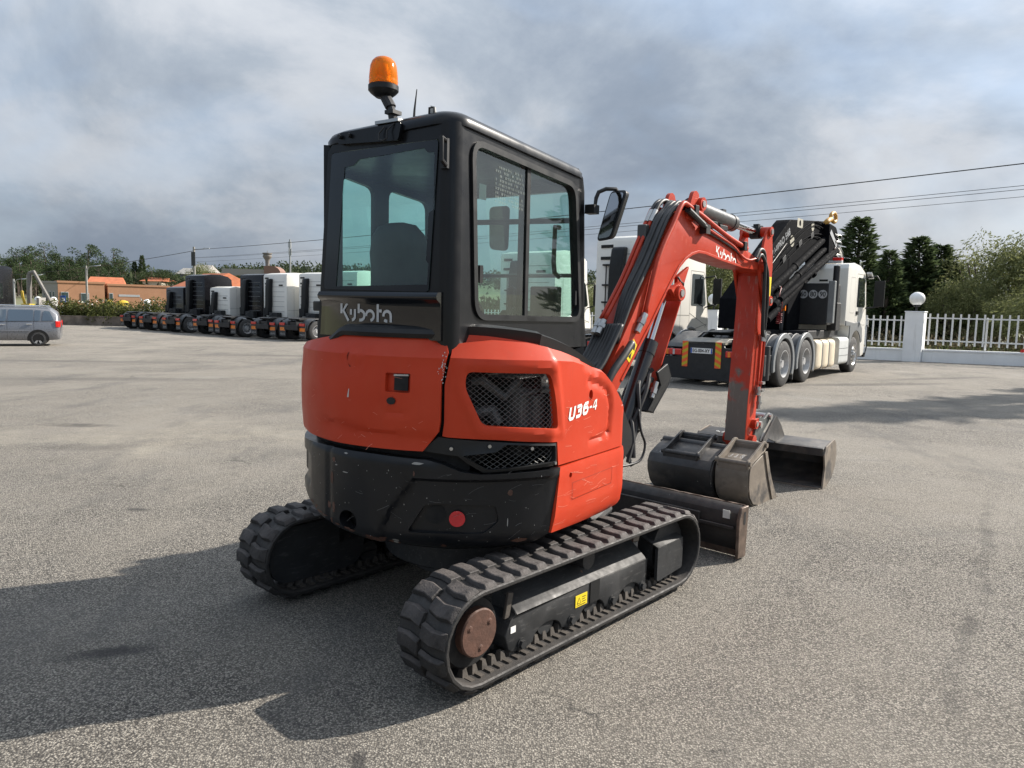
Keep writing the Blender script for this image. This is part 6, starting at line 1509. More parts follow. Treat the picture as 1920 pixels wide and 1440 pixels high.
mb = MB(); mb.panel(circ(0, 0, 0.07, 18, 0.05), [circ(0, 0, 0.045, 14, 0.028)], lambda a, b, o: (0.779 - o, 0.3 + a, 0.32 + b), 0, 0.5, inner=False); K(mb, 'flap_print', m_silver, merge=False)
# rear bumper plate, lamps, chevrons, plate
mb = MB(); XR_ = -1.15
mb.prism(round_poly([(0.42, 0.12), (2.50, 0.12), (2.50, 0.62), (1.95, 0.62), (1.95, 0.98), (1.02, 0.99), (0.95, 0.86), (0.42, 0.84)], 0.03), XR_, XR_ + 0.06, 'yz'); rb = K(mb, 'rear_bumper', m_chs, bevel=0.01)
mb = MB(); mb.prism([(-1.15, 0.98), (-0.9, 1.06), (-0.3, 1.06), (-0.3, 0.96), (-1.15, 0.93)], 0.95, 1.98); K(mb, 'rear_deck', m_tread, bevel=0.006)
mb = MB(); mb.box(-0.9, -0.55, 0.1, 0.8, 0.86, 0.93); mb.prism(round_poly([(-1.05, 0.84), (-0.9, 0.93), (-0.2, 1.18), (0.3, 1.2), (0.3, 1.1), (-0.9, 0.80)], 0.03), 1.9, 2.45); K(mb, 'tail_cowl', m_mg, bevel=0.01)
for y0, y1 in ((1.98, 2.42), (0.50, 0.92)):
    mb = MB(); mb.box(XR_ - 0.05, XR_ + 0.02, y0, y1, 0.66, 0.80); tl_ = K(mb, 'tail_light', m_lens, CK, bevel=0.015)
    mb = MB(); mb.box(XR_ - 0.056, XR_ - 0.05, y0 + 0.16, y0 + 0.21, 0.67, 0.79); K(mb, 'reverse_lamp', m_silver, tl_)
    mb = MB(); mb.box(XR_ - 0.056, XR_ - 0.05, y1 - 0.12, y1 - 0.06, 0.67, 0.79); K(mb, 'indicator', m_orange, tl_)
for y0 in (1.03, 1.83):
    y1 = y0 + 0.14
    mb = MB(); mb.panel(round_poly([(y0, 0.40), (y1, 0.40), (y1, 0.99), (y0, 0.99)], 0.01), [], lambda a, b, o: (XR_ - 0.012 - o, a, b), 0.01, 0.5, inner=False); mp2 = K(mb, 'marker_board', m_fluo)
    mb = MB()
    for k in range(4):
        z = 0.42 + 0.145 * k; zz2 = [(y0, z + 0.06), (y1, z - 0.01), (y1, z + 0.06), (y0, z + 0.13)]
        if y0 < 1.5: zz2 = [(y0, z - 0.01), (y1, z + 0.06), (y1, z + 0.13), (y0, z + 0.06)]
        zz2 = [(a, min(0.985, b)) for a, b in zz2]
        mb.panel(zz2, [], lambda a, b, o: (XR_ - 0.0135 - o, a, b), 0, 0.5, inner=False)
    K(mb, 'marker_stripe', m_fluoy, mp2, merge=False)
mb = MB(); mb.box(XR_ - 0.02, XR_ - 0.002, 1.24, 1.76, 0.72, 0.84); npl = K(mb, 'number_plate', m_white)
mb = MB(); put_text(mb, 'EG-004-XY', 0.075, lambda a, b: (XR_ - 0.0215, 1.71 - a, 0.742 + b), bold=0.004, width=0.41); K(mb, 'plate_print', m_ink, npl, merge=False)
mb = MB(); mb.box(XR_ - 0.0212, XR_ - 0.02, 1.725, 1.758, 0.722, 0.838); mb.box(XR_ - 0.0212, XR_ - 0.02, 1.242, 1.27, 0.722, 0.838); K(mb, 'plate_band', mat('blue_band', (0.02, 0.09, 0.42), 0.5), npl)
mb = MB(); mb.tube([(XR_ - 0.02, 0.42 + 0.32 * math.cos(R(a)) + 0.15, 0.72 + 0.22 * math.sin(R(a))) for a in range(40, 300, 20)], 0.014, 8); mb.box(-1.15, -0.7, 0.05, 0.35, 0.3, 0.75); mb.cyl((-0.95, 0.12, 0.2), (-0.95, 0.12, 0.95), 0.11, 16); mb.cyl((-0.95, 0.12, 0.12), (-0.95, 0.12, 0.2), 0.04, 8); K(mb, 'stabiliser_leg', m_chs, bevel=0.004)
mb = MB(); mb.prism(round_poly([(-0.3, 1.20), (0.1, 1.24), (1.1, 1.24), (1.2, 1.18), (-0.2, 1.12)], 0.03), 0.75, 1.75); K(mb, 'fifth_wheel', m_chs, bevel=0.01)
# tanks
mb = MB()
for x0, x1 in ((2.50, 3.02), (3.06, 3.62), (3.66, 4.2)):
    mb.prism(round_poly([(0.03, 0.25), (0.60, 0.25), (0.60, 1.02), (0.03, 1.02)], 0.14, 5), x0, x1, 'yz')
tk = K(mb, 'fuel_tank', m_tank, bevel=0.012, sharp=50)
mb = MB()
for x0 in (3.02, 3.62): mb.prism(round_poly([(0.02, 0.24), (0.60, 0.24), (0.60, 1.03), (0.02, 1.03)], 0.14, 5), x0, x0 + 0.04, 'yz')
K(mb, 'tank_strap', m_fend, tk)
mb = MB(); mb.prism(round_poly([(0.0, 0.30), (0.55, 0.30), (0.55, 1.06), (0.0, 1.06)], 0.12, 5), 4.5, 5.45, 'yz'); bxx = K(mb, 'battery_box', mat('light_grey_box', (0.52, 0.54, 0.53), 0.5, var=0.06), bevel=0.02)
mb = MB()
for z in (0.55, 0.75): mb.box(4.5, 5.45, -0.006, 0.0, z, z + 0.012)
K(mb, 'box_ribs', m_fend, bxx)
mb = MB(); mb.box(5.5, 5.75, 0.02, 0.5, 0.25, 1.2); K(mb, 'wheel_splash_guard', m_mg, bevel=0.02)
# day cab
archp = [(6.2 + 0.68 * math.cos(R(a)), 0.55 + 0.68 * math.sin(R(a))) for a in range(0, 181, 12)]
prof = [(4.98, 1.40), (4.98, 2.98), (5.06, 3.10), (5.6, 3.16), (6.3, 3.12), (6.9, 2.95), (7.05, 2.75), (7.30, 1.75), (7.36, 1.5), (7.36, 0.95), (7.32, 0.5), (6.95, 0.45)] + archp[1:-1] + [(5.50, 0.9), (5.45, 1.40)]
mb = MB(); mb.prism(prof, 0.02, W - 0.02); kc = K(mb, 'cab', m_tw, bevel=0.07, bseg=3, sharp=50)
mb = MB(); mb.prism([(5.02, 1.38), (5.48, 1.38), (5.48, 0.95), (5.52, 0.88)] + [(6.2 + 0.69 * math.cos(R(a)), 0.55 + 0.69 * math.sin(R(a))) for a in range(160, 19, -12)] + [(6.95, 0.9), (6.85, 1.30), (6.55, 1.48), (5.9, 1.46), (5.02, 1.52)], -0.004, 0.03); K(mb, 'lower_trim', m_fend, kc, bevel=0.01)
mb = MB(); mb.panel(round_poly([(6.12, 1.92), (7.02, 1.92), (7.08, 2.0), (6.86, 2.78), (6.12, 2.78)], 0.06), [], lambda a, b, o: (a, 0.014 - o, b), 0, 0.5, inner=False); K(mb, 'side_window', m_tglass, kc, merge=False)
mb = MB(); dp = [(6.02, 1.5), (6.02, 2.88), (6.85, 2.88), (7.22, 1.75), (7.22, 1.4), (6.9, 1.4)]; mb.panel(inset(dp, -0.006), [inset(dp, 0.004)], lambda a, b, o: (a, 0.0135 - o, b), 0, 0.5, inner=False)
ip = round_poly([(5.35, 1.75), (5.85, 1.75), (5.85, 2.75), (5.35, 2.75)], 0.08); mb.panel(inset(ip, -0.008), [ip], lambda a, b, o: (a, 0.0135 - o, b), 0, 0.5, inner=False)
K(mb, 'door_seam', mat('grey_seam', (0.25, 0.25, 0.24), 0.7), kc, merge=False)
mb = MB(); mb.box(6.08, 6.28, -0.01, 0.02, 1.70, 1.80); K(mb, 'door_handle', m_plastic, kc)
mb = MB(); mb.tube([(6.95, 0.0, 2.80), (7.12, -0.26, 2.86), (7.18, -0.34, 2.7), (7.18, -0.34, 1.95), (7.05, 0.0, 1.9)], 0.024, 8)
mb.loft([[(7.14 + a, -0.20 - b, z) for a, b in ((0, 0), (0.12, 0.01), (0.13, 0.14), (0.10, 0.27), (0, 0.28))] for z in (1.95, 2.0, 2.66, 2.72)]); mm = K(mb, 'door_mirror', m_plastic, kc, bevel=0.015)
mb = MB(); mb.prism([(6.85, 2.92), (7.15, 2.78), (7.17, 2.82), (6.86, 2.97)], -0.02, -0.16); K(mb, 'rain_deflector', m_silver, kc)
mb = MB(); mb.panel([(0.2, 1.8), (W - 0.2, 1.8), (W - 0.25, 2.74), (0.25, 2.74)], [], lambda a, b, o: (7.315 - 0.25 * (b - 1.75) + o, a, b), 0, 0.5, inner=False); K(mb, 'windscreen', m_tglass, kc, merge=False)
mb = MB(); mb.box(7.34, 7.42, 0.2, W - 0.2, 0.8, 1.5); mb.box(7.3, 7.45, 0.0, W, 0.42, 0.55); mb.tube([(7.3, -0.02, 0.5), (7.45, -0.02, 0.7), (7.45, -0.02, 1.3), (7.36, -0.02, 1.4)], 0.02, 8); K(mb, 'front_guard', m_plastic, kc, bevel=0.01)
mb = MB()
for z in (2.62, 2.50, 2.38, 2.26): mb.box(4.97, 4.99, 0.55, 0.78, z, z + 0.05)
K(mb, 'back_vents', m_plastic, kc)
mb = MB(); mb.box(5.3, 5.45, 0.3, 0.75, 3.15, 3.22); bl0 = K(mb, 'light_bar', m_silver, kc, bevel=0.01)
mb = MB(); mb.box(5.28, 5.46, 0.30, 0.55, 3.22, 3.31); K(mb, 'beacon', m_lens, bl0, bevel=0.015)
# bulky box behind the cab with speed discs
mb = MB(); mb.box(3.42, 4.6, 0.10, 1.35, 1.40, 2.50); kb = K(mb, 'equipment_box', mat('charcoal_box', (0.016, 0.017, 0.018), 0.55, var=0.15), bevel=0.012)
for k, (num, y) in enumerate((('60', 0.72), ('80', 0.47), ('90', 0.225))):
    mb = MB(); mb.panel(circ(y, 2.21, 0.118, 28), [], lambda a, b, o: (3.418 - o, a, b), 0.004, 0.5, inner=False); dk = K(mb, 'speed_disc', m_silver, kb)
    mb = MB(); mb.panel(circ(y, 2.21, 0.117, 28), [circ(y, 2.21, 0.111, 28)], lambda a, b, o: (3.4165 - o, a, b), 0, 0.5, inner=False); put_text(mb, num, 0.13, lambda a, b, y=y: (3.4165, y + 0.075 - a, 2.145 + b), bold=0.005, width=0.145); K(mb, 'disc_print', m_ink, dk, merge=False)
mb = MB(); mb.box(3.43, 3.6, -0.06, 0.095, 1.45, 2.56); K(mb, 'grey_post', m_fend, bevel=0.01)
mb = MB(); mb.cyl((4.2, 0.12, 1.5), (4.2, 0.12, 3.0), 0.085, 14); mb.cyl((4.2, 0.12, 1.25), (4.2, 0.12, 1.6), 0.11, 14); mb.box(4.0, 4.4, 0.0, 0.24, 1.25, 2.0); mb.cyl((3.85, 0.08, 1.5), (3.85, 0.08, 2.4), 0.045, 10); K(mb, 'outrigger', m_chs, bevel=0.01)
# crane
m_crane = mat('black_crane_paint', (0.006, 0.0065, 0.008), 0.8, var=0.2, spec=0.03)
mb = MB(); mb.box(2.3, 3.3, 0.75, 1.75, 1.25, 2.3); mb.cyl((2.8, 1.25, 1.2), (2.8, 1.25, 3.2), 0.32, 20); K(mb, 'crane_base', m_crane, bevel=0.02)
outer = [(-0.70, 1.30), (-0.66, 1.98), (1.07, 3.08), (2.56, 4.02), (2.75, 4.12), (5.62, 4.38), (6.1, 4.3), (6.3, 4.05), (5.6, 3.72), (4.4, 3.30), (2.6, 2.45), (0.9, 1.30)]
mb = MB(); mb.prism(outer, 0.95, 1.35); cb = K(mb, 'crane_boom', m_crane, bevel=0.02)
mb = MB()
for k, (x0, z0, x1, z1, rr) in enumerate(((0.6, 1.95, 5.9, 3.98, 0.10), (0.8, 1.72, 6.1, 3.78, 0.085), (1.0, 1.50, 6.2, 3.55, 0.10), (1.3, 1.87, 6.3, 3.62, 0.085), (1.6, 2.02, 6.35, 3.58, 0.07))):
    mb.cyl((x0, 0.92 - 0.05 * k, z0), (x1, 0.92 - 0.05 * k, z1), rr, 12)
    mb.cyl((x0 + 2.5, 0.92 - 0.05 * k, z0 + (z1 - z0) * 0.47), (x0 + 2.6, 0.92 - 0.05 * k, z0 + (z1 - z0) * 0.49), rr + 0.02, 12)
K(mb, 'crane_extension', m_crane, cb, sharp=40)
rnd = random.Random(6)
for k in range(4):
    z0 = 2.25 + 0.16 * k; mb = MB(); mb.tube(smooth([(1.2, 0.93, z0 + 0.3 * rnd.random()), (3.0, 0.925, z0 + 1.0), (4.6, 0.92, z0 + 1.5 + 0.1 * rnd.random()), (5.7, 0.9, z0 + 1.55)], 4), rnd.uniform(0.014, 0.022), 6); K(mb, 'crane_hose', m_crane, cb, sharp=0)
for (x, z) in ((2.2, 2.95), (3.4, 3.45), (4.4, 3.75), (3.0, 2.75)):
    mb = MB(); mb.prism(round_poly([(x, z), (x + 0.22, z + 0.12), (x + 0.16, z + 0.24), (x - 0.06, z + 0.12)], 0.02), 0.95, 0.90); K(mb, 'hose_bracket', m_chs, cb, bevel=0.004)
mb = MB(); mb.tube([(1.0, 0.935, 2.62), (2.6, 0.935, 3.56)], 0.012, 6); K(mb, 'boom_highlight_line', m_chs, cb)  # thin paler tube standing in for a highlight along the boom
mb = MB(); mb.prism(round_poly([(5.5, 4.30), (6.2, 4.25), (6.55, 3.95), (6.6, 3.0), (6.45, 2.75), (6.1, 2.7), (5.6, 3.4)], 0.1), 0.75, 1.45); kn = K(mb, 'crane_knuckle', m_crane, cb, bevel=0.02)
mb = MB(); rnd = random.Random(3)
for k in range(7):
    z = 4.05 - 0.19 * k; mb.tube(smooth([(6.3, 0.73, z), (6.55, 0.68, z - 0.02), (6.62, 0.70, z - 0.10), (6.5, 0.72, z - 0.14), (6.35, 0.73, z - 0.1)], 4), 0.014, 6); mb.cyl((6.15 + rnd.uniform(-0.2, 0.2), 0.74, z), (6.2 + rnd.uniform(-0.2, 0.25), 0.70, z - 0.05), 0.02, 8)
mb.tube(smooth([(6.35, 0.7, 3.7), (6.66, 0.68, 3.5), (6.66, 0.68, 3.2), (6.4, 0.7, 3.05)], 4), 0.05, 8)
for k in range(10):
    a = (rnd.uniform(5.4, 6.5), 0.72, rnd.uniform(2.8, 3.6)); mb.cyl(a, (a[0] + 0.07, 0.70, a[2] + 0.03), 0.02, 8)
tag(K(mb, 'crane_fittings', m_steel, kn, sharp=40), kind='stuff')
mb = MB(); put_text(mb, 'X-HIPRO 548', 0.18, lambda a, b: (1.46 + a * 0.864 - b * 0.504, 0.945, 2.98 + a * 0.504 + b * 0.864), bold=0.013, width=1.5); K(mb, 'crane_lettering', m_silver, cb, merge=False)
m_disc = mat('worn_decal', (0.40, 0.38, 0.31), 0.5, var=0.3, vscale=30)
mb = MB(); mb.panel(circ(4.6, 4.13, 0.13, 20), [], lambda a, b, o: (a, 0.944 - o, b), 0, 0.5, inner=False); mb.panel(circ(2.92, 3.58, 0.17, 20, 0.15), [], lambda a, b, o: (a, 0.944 - o, b), 0, 0.5, inner=False); mb.panel(rrect(3.25, 3.72, 3.98, 4.22, 0.02), [circ(3.48, 4.10, 0.08, 16)], lambda a, b, o: (a, 0.944 - o, b), 0, 0.5, inner=False); K(mb, 'crane_decal', m_disc, cb, merge=False)
mb = MB(); mb.prism([(5.55, 4.02), (6.3, 3.66), (6.36, 3.76), (5.66, 4.14)], 0.74, 0.735); K(mb, 'white_label', m_silver, kn)
m_hook = mat('ochre_hook_paint', (0.42, 0.22, 0.03), 0.5, var=0.2)
mb = MB(); hk = [(5.55, 0.9, 4.28), (5.85, 0.9, 4.42), (6.1, 0.9, 4.50)]; mb.tube(hk, [0.09, 0.08, 0.07], 10); mb.tube(smooth([(6.08, 0.9, 4.48), (6.12, 0.9, 4.62), (6.36, 0.9, 4.70), (6.58, 0.9, 4.65), (6.62, 0.9, 4.52), (6.48, 0.9, 4.44), (6.3, 0.9, 4.46)], 4), 0.055, 10); K(mb, 'crane_hook', m_hook, kn, sharp=0)
mb = MB(); mb.tube([(1.6 + (0.06 + 0.03 * math.sin(k * 0.13)) * math.cos(k * 0.6), 0.72 + 0.07 * math.sin(k * 0.6), 1.42 + 0.004 * k) for k in range(70)], 0.008, 5); mb.tube(smooth([(1.7, 0.72, 1.7), (1.75, 0.72, 1.95), (1.62, 0.75, 2.1), (1.85, 0.8, 2.3), (2.0, 0.85, 2.35)], 5), 0.012, 5); K(mb, 'coiled_air_line', mat('red_air_line', (0.20, 0.012, 0.015), 0.4), CK, sharp=0)
mb = MB(); mb.tube(smooth([(2.2, 0.86, 1.2), (2.25, 0.86, 2.0), (2.1, 0.88, 2.25), (1.9, 0.9, 2.35)], 5), 0.05, 10); K(mb, 'lamp_post_bar', m_mg, CK, sharp=0)
mb = MB(); mb.box(2.1, 2.16, 0.75, 0.9, 1.75, 1.9); K(mb, 'side_marker', m_orange, CK)
# ------------------------------------------------------------------ fence on the right
FA = Vector((13.85, 28.1)); FD = Vector((0.7826, -0.6225)); FN = Vector((0.6225, 0.7826))
def fpt(t, n=0.0): q = FA + FD * t + FN * n; return q.x, q.y
m_wallw = mat('white_wall_paint', (0.80, 0.81, 0.81), 0.75, var=0.05, vscale=2, streak=((0.40, 0.40, 0.38), 0.35, (9, 9, 0.8)), bump=0.1, bscale=40)
m_fen = mat('white_fence_paint', (0.74, 0.74, 0.72), 0.5, var=0.05)
m_globe = mat('globe_glass', (0.80, 0.80, 0.78), 0.25, var=0.03)
m_conc = mat('grey_concrete', (0.27, 0.26, 0.24), 0.85, var=0.2, bump=0.2, bscale=30)
FF = Matrix.Translation((FA.x, FA.y, 0.0)) @ Matrix.Rotation(math.atan2(FD.y, FD.x), 4, 'Z')   # local x along the fence, y towards the field
def fenz(t): x, y = fpt(t); return G(x, y)
TP = (-6.5, 1.4, 9.4)
w_ = thing('boundary_wall', 'low white wall under the picket fence on the right', 'wall', FF)
mb = MB()
for t0, t1 in ((-26.0, TP[1] - 0.32), (TP[1] + 0.32, TP[2] - 0.32), (TP[2] + 0.32, 30.0)):
    z0, z1 = fenz(t0), fenz(t1)
    mb.loft([[(t, -0.10, z - 0.1), (t, -0.10, z + 0.40), (t, -0.13, z + 0.41), (t, -0.13, z + 0.47), (t, 0.13, z + 0.47), (t, 0.13, z + 0.41), (t, 0.10, z + 0.40), (t, 0.10, z - 0.1)][::-1] for t, z in ((t0, z0), (t1, z1))])
mb.build('wall', m_wallw, w_, FF)
def globe_pillar(t, label):
    z = fenz(t); f = FF @ Matrix.Translation((t, 0, z))
    p = thing('gate_pillar', label, 'pillar', f, 'white fence pillars')
    mb = MB(); mb.box(-0.31, 0.31, -0.31, 0.31, -0.1, 1.82); mb.build('pillar_shaft', m_wallw, p, f, bevel=0.01)
    mb = MB(); mb.box(-0.33, 0.33, -0.33, 0.33, 1.82, 1.86); mb.build('pillar_cap', m_wallw, p, f, bevel=0.01)
    g_ = thing('globe_lamp', label.replace('square white pillar', 'white globe lamp on the pillar'), 'lamp', FF @ Matrix.Translation((t, 0, z + 1.86)), 'globe lamps')
    fg = FF @ Matrix.Translation((t, 0, z + 1.86))
    mb = MB(); mb.cyl((0, 0, 0), (0, 0, 0.20), 0.035, 10); mb.lathe([(0, 0.17), (0.10, 0.17), (0.13, 0.22), (0.12, 0.24), (0, 0.24)], 16); mb.build('lamp_neck', m_plastic, g_, fg)
    mb = MB(); mb.lathe([(0.265 * math.sin(R(a)), 0.46 - 0.25 * math.cos(R(a))) for a in range(0, 181, 10)], 26); mb.build('globe', m_globe, g_, fg, sharp=0)
globe_pillar(TP[1], 'square white pillar with a globe right of the crane truck')
globe_pillar(TP[0], 'square white pillar with a globe framed by the excavator boom')
def fence_panel(t0, t1, label):
    z0 = fenz((t0 + t1) / 2) + 0.47; f = FF @ Matrix.Translation((t0, 0, z0))
    p = thing('picket_fence', label, 'fence', f, 'white metal fence panels'); L_ = t1 - t0
    me = None; n = int(L_ / 0.24)
    for k in range(n):
        x = 0.12 + (L_ - 0.24) * k / max(1, n - 1)
        if me is None:
            mb = MB(); mb.box(-0.028, 0.028, -0.012, 0.012, 0.12, 1.26); o = mb.build('picket', m_fen, p, f @ Matrix.Translation((x, -0.03, 0))); me = o.data
        else: link('picket', me, p, f @ Matrix.Translation((x, -0.03, 0)))
    for z in (0.28, 1.10):
        mb = MB(); mb.box(0.0, L_, -0.015, 0.015, z - 0.025, z + 0.025); mb.build('rail', m_fen, p, f)
    x = 1.9
    while x < L_ - 0.5:
        mb = MB(); mb.box(x - 0.03, x + 0.03, 0.016, 0.05, 0.0, 1.15); mb.build('post', m_fen, p, f); x += 2.0
fence_panel(TP[1] + 0.35, TP[2] - 0.35, 'long white picket fence right of the globe pillar')
fence_panel(TP[0] + 0.35, TP[1] - 0.35, 'white picket fence partly hidden behind the crane truck')
fence_panel(-22, TP[0] - 0.35, 'white picket fence behind the white tractor units')
tc_ = FF @ Matrix.Translation((4.75, -0.06, fenz(4.75) + 0.47)); mb = MB(); mb.lathe([(0, 0), (0.06, 0), (0.055, 0.10), (0, 0.10)], 14)
tag(mb.build('red_cup', m_lens, None, tc_), 'small red cup lying on top of the white wall', 'cup')

# ------------------------------------------------------------------ plants
def leaf_mat(name, c0, c1, trans=0.25):
    m = bpy.data.materials.new(name); m.use_nodes = True; nt = m.node_tree; N = nt.nodes; L = nt.links.new; p = N['Principled BSDF']
    ge = N.new('ShaderNodeNewGeometry'); tc = N.new('ShaderNodeTexCoord'); n = N.new('ShaderNodeTexNoise'); n.inputs['Scale'].default_value = 0.9; n.inputs['Detail'].default_value = 4; L(tc.outputs['Object'], n.inputs['Vector'])
    ad = N.new('ShaderNodeMath'); ad.operation = 'MULTIPLY_ADD'; L(ge.outputs['Random Per Island'], ad.inputs[0]); ad.inputs[1].default_value = 0.55; 
    mr = N.new('ShaderNodeMapRange'); L(n.outputs['Fac'], mr.inputs[0]); mr.inputs['From Min'].default_value = 0.3; mr.inputs['From Max'].default_value = 0.7; mr.inputs['To Max'].default_value = 0.45; L(mr.outputs[0], ad.inputs[2])
    x = N.new('ShaderNodeMix'); x.data_type = 'RGBA'; L(ad.outputs[0], x.inputs['Factor'])
    ii = [q for q in x.inputs if q.type == 'RGBA']; ii[0].default_value = (*c0, 1); ii[1].default_value = (*c1, 1)
    oc = [q for q in x.outputs if q.type == 'RGBA'][0]
    L(oc, p.inputs['Base Color']); p.inputs['Roughness'].default_value = 0.75; p.inputs['Specular IOR Level'].default_value = 0.2
    tr = N.new('ShaderNodeBsdfTranslucent'); L(oc, tr.inputs[0]); mx = N.new('ShaderNodeMixShader'); mx.inputs[0].default_value = trans
    L(p.outputs[0], mx.inputs[1]); L(tr.outputs[0], mx.inputs[2]); L(mx.outputs[0], N['Material Output'].inputs['Surface'])
    return m
m_pine = leaf_mat('pine_needles', (0.022, 0.040, 0.017), (0.075, 0.105, 0.040))
m_con = leaf_mat('conifer_leaves', (0.034, 0.058, 0.026), (0.12, 0.155, 0.068), 0.3)
m_wil = leaf_mat('willow_leaves', (0.070, 0.088, 0.034), (0.25, 0.26, 0.11), 0.38)
m_bush = leaf_mat('bush_leaves', (0.030, 0.046, 0.014), (0.15, 0.155, 0.045), 0.3)
m_forest = leaf_mat('forest_leaves', (0.020, 0.032, 0.017), (0.062, 0.080, 0.035))
m_grass = leaf_mat('grass_blades', (0.11, 0.15, 0.045), (0.30, 0.31, 0.13), 0.35)
m_bark = mat('bark', (0.085, 0.065, 0.050), 0.9, var=0.3, bump=0.4, bscale=12)
m_flower = mat('white_petals', (0.75, 0.73, 0.68), 0.7)
def leaf(mb, c, d, up, L_, w):
    d = d.normalized(); s = d.cross(up); s = s.normalized() if s.length > 1e-4 else Vector((1, 0, 0))
    o = len(mb.v); c = Vector(c)
    mb.v += [tuple(c - s * w * 0.25), tuple(c + d * L_ * 0.5 - s * w * 0.5), tuple(c + d * L_), tuple(c + d * L_ * 0.5 + s * w * 0.5)]
    mb.f.append((o, o + 1, o + 2, o + 3)); mb.m.append(0)
def rv(r): 
    while True:
        v = Vector((r.uniform(-1, 1), r.uniform(-1, 1), r.uniform(-1, 1)))
        if 0.05 < v.length < 1: return v
def clump(mb, r, c, rad, n, L_, w, droop=0.0, flat=1.0):
    c = Vector(c)
    for _ in range(n):
        v = rv(r); p = c + Vector((v.x * rad, v.y * rad, v.z * rad * flat)); d = v.normalized() + rv(r) * 0.7; d.z -= droop
        leaf(mb, p, d, rv(r), L_ * r.uniform(0.6, 1.3), w * r.uniform(0.7, 1.3))
def pine(seed, umbrella=True):
    """returns crown and trunk builders of a pine about 9 m high"""
    r = random.Random(seed); cr = MB(); tk = MB(); h = 9.0; lean = r.uniform(-0.4, 0.4)
    axis_ = [(lean * (z / h) ** 1.5 + 0.12 * math.sin(z), 0.1 * math.cos(z * 0.8), z) for z in (0, 2, 4, 6, 7.5, 8.6)]
    tk.tube(axis_, [0.19, 0.16, 0.13, 0.10, 0.06, 0.03], 7)
    lo = 4.6 if umbrella else 2.6
    for k in range(17 if umbrella else 24):
        z = r.uniform(lo, 8.8); a = r.uniform(0, 6.283)
        if umbrella: R_ = 2.1 * math.sqrt(max(0.05, 1 - ((z - 6.9) / 2.4) ** 2)) * r.uniform(0.5, 1.1)
        else: R_ = (9.4 - z) * 0.34 * r.uniform(0.5, 1.15)
        c = Vector((lean * (z / h) ** 1.5 + R_ * math.cos(a), R_ * math.sin(a), z + 0.15 * R_))
        tk.tube([(lean * (z / h) ** 1.5, 0, z - 0.5), tuple(c)], [0.05, 0.02], 5)
        clump(cr, r, c, r.uniform(0.5, 0.9), 62, 0.34, 0.13, flat=0.6)
    return cr, tk
def conifer(seed, h, rw, peaks=1):
    r = random.Random(seed); cr = MB(); tk = MB()
    tips = [(0, 0, h)] if peaks == 1 else [(-0.2 * rw, 0, h), (0.32 * rw, 0.1, h * 0.94), (0.5 * rw, 0, h * 0.78), (-0.5 * rw, 0.1, h * 0.74)]
    for i, (tx, ty, th) in enumerate(tips):
        tk.tube([(tx * 0.4, ty, 0), (tx * 0.8, ty, th * 0.5), (tx, ty, th * 0.97)], [0.16, 0.10, 0.02], 7)
        nn = int(250 * (th / 8)); rr0 = rw * (1.0 if peaks == 1 else 0.95)
        for k in range(nn):
            z = th * (0.06 + 0.93 * (k / nn) ** 0.85); a = k * 2.399 + r.uniform(-0.3, 0.3)
            R_ = rr0 * (1 - z / th) ** 0.72 * r.uniform(0.55, 1.12) + 0.04
            bx, by = tx * (0.4 + 0.6 * z / th), ty
            c0 = Vector((bx, by, z - 0.12 * R_)); c1 = Vector((bx + R_ * math.cos(a), by + R_ * math.sin(a), z + 0.10 * R_))
            dirn = (c1 - c0)
            nl = max(14, int(60 * R_ / rw * 1.2))
            for _ in range(nl):
                t = r.uniform(0.25, 1.0); p = c0.lerp(c1, t) + rv(r) * 0.13 * (0.5 + R_ * 0.4)
                d = dirn.normalized() + rv(r) * 0.55; d.z += 0.25
                leaf(cr, p, d, rv(r), r.uniform(0.18, 0.36), r.uniform(0.07, 0.14))
    return cr, tk
def willow(seed, h, rw, n=120):
    r = random.Random(seed); cr = MB(); tk = MB()
    for k in range(6):
        a = r.uniform(0, 6.28); tk.tube([(0.2 * math.cos(a), 0.2 * math.sin(a), 0), (0.35 * rw * math.cos(a), 0.35 * rw * math.sin(a), h * 0.4), (0.6 * rw * math.cos(a), 0.6 * rw * math.sin(a), h * 0.75)], [0.09, 0.06, 0.02], 6)
    for k in range(n):
        a = r.uniform(0, 6.283); e = math.asin(r.uniform(-0.1, 1)); q = r.uniform(0.72, 1.05)
        c = Vector((rw * q * math.cos(a) * math.cos(e), rw * q * math.sin(a) * math.cos(e), h * 0.28 + h * 0.68 * q * math.sin(e)))
        rad = r.uniform(0.35, 0.7)
        for _ in range(120):
            v = rv(r); p = c + v * rad; d = Vector((v.x, v.y, v.z * 0.5 - 0.5)) + rv(r) * 0.6
            leaf(cr, p, d, rv(r), r.uniform(0.11, 0.22), r.uniform(0.035, 0.06))
    return cr, tk
PROTO = {}
def plant(kind, key, builder, x, y, z, s, rot, label, cat, group, leafm, names=('crown', 'trunk'), sz=None):
    f = Matrix.Translation((x, y, z)) @ Matrix.Rotation(rot, 4, 'Z') @ Matrix.Diagonal((s, s, sz or s, 1))
    t = thing(kind, label, cat, f, group)
    if key not in PROTO:
        a, b = builder(); o1 = a.build(names[0], leafm, t, f, smooth=False, merge=False); o2 = b.build(names[1], m_bark, t, f, sharp=0); PROTO[key] = (o1.data, o2.data)
    else:
        link(names[0], PROTO[key][0], t, f); link(names[1], PROTO[key][1], t, f)
    return t
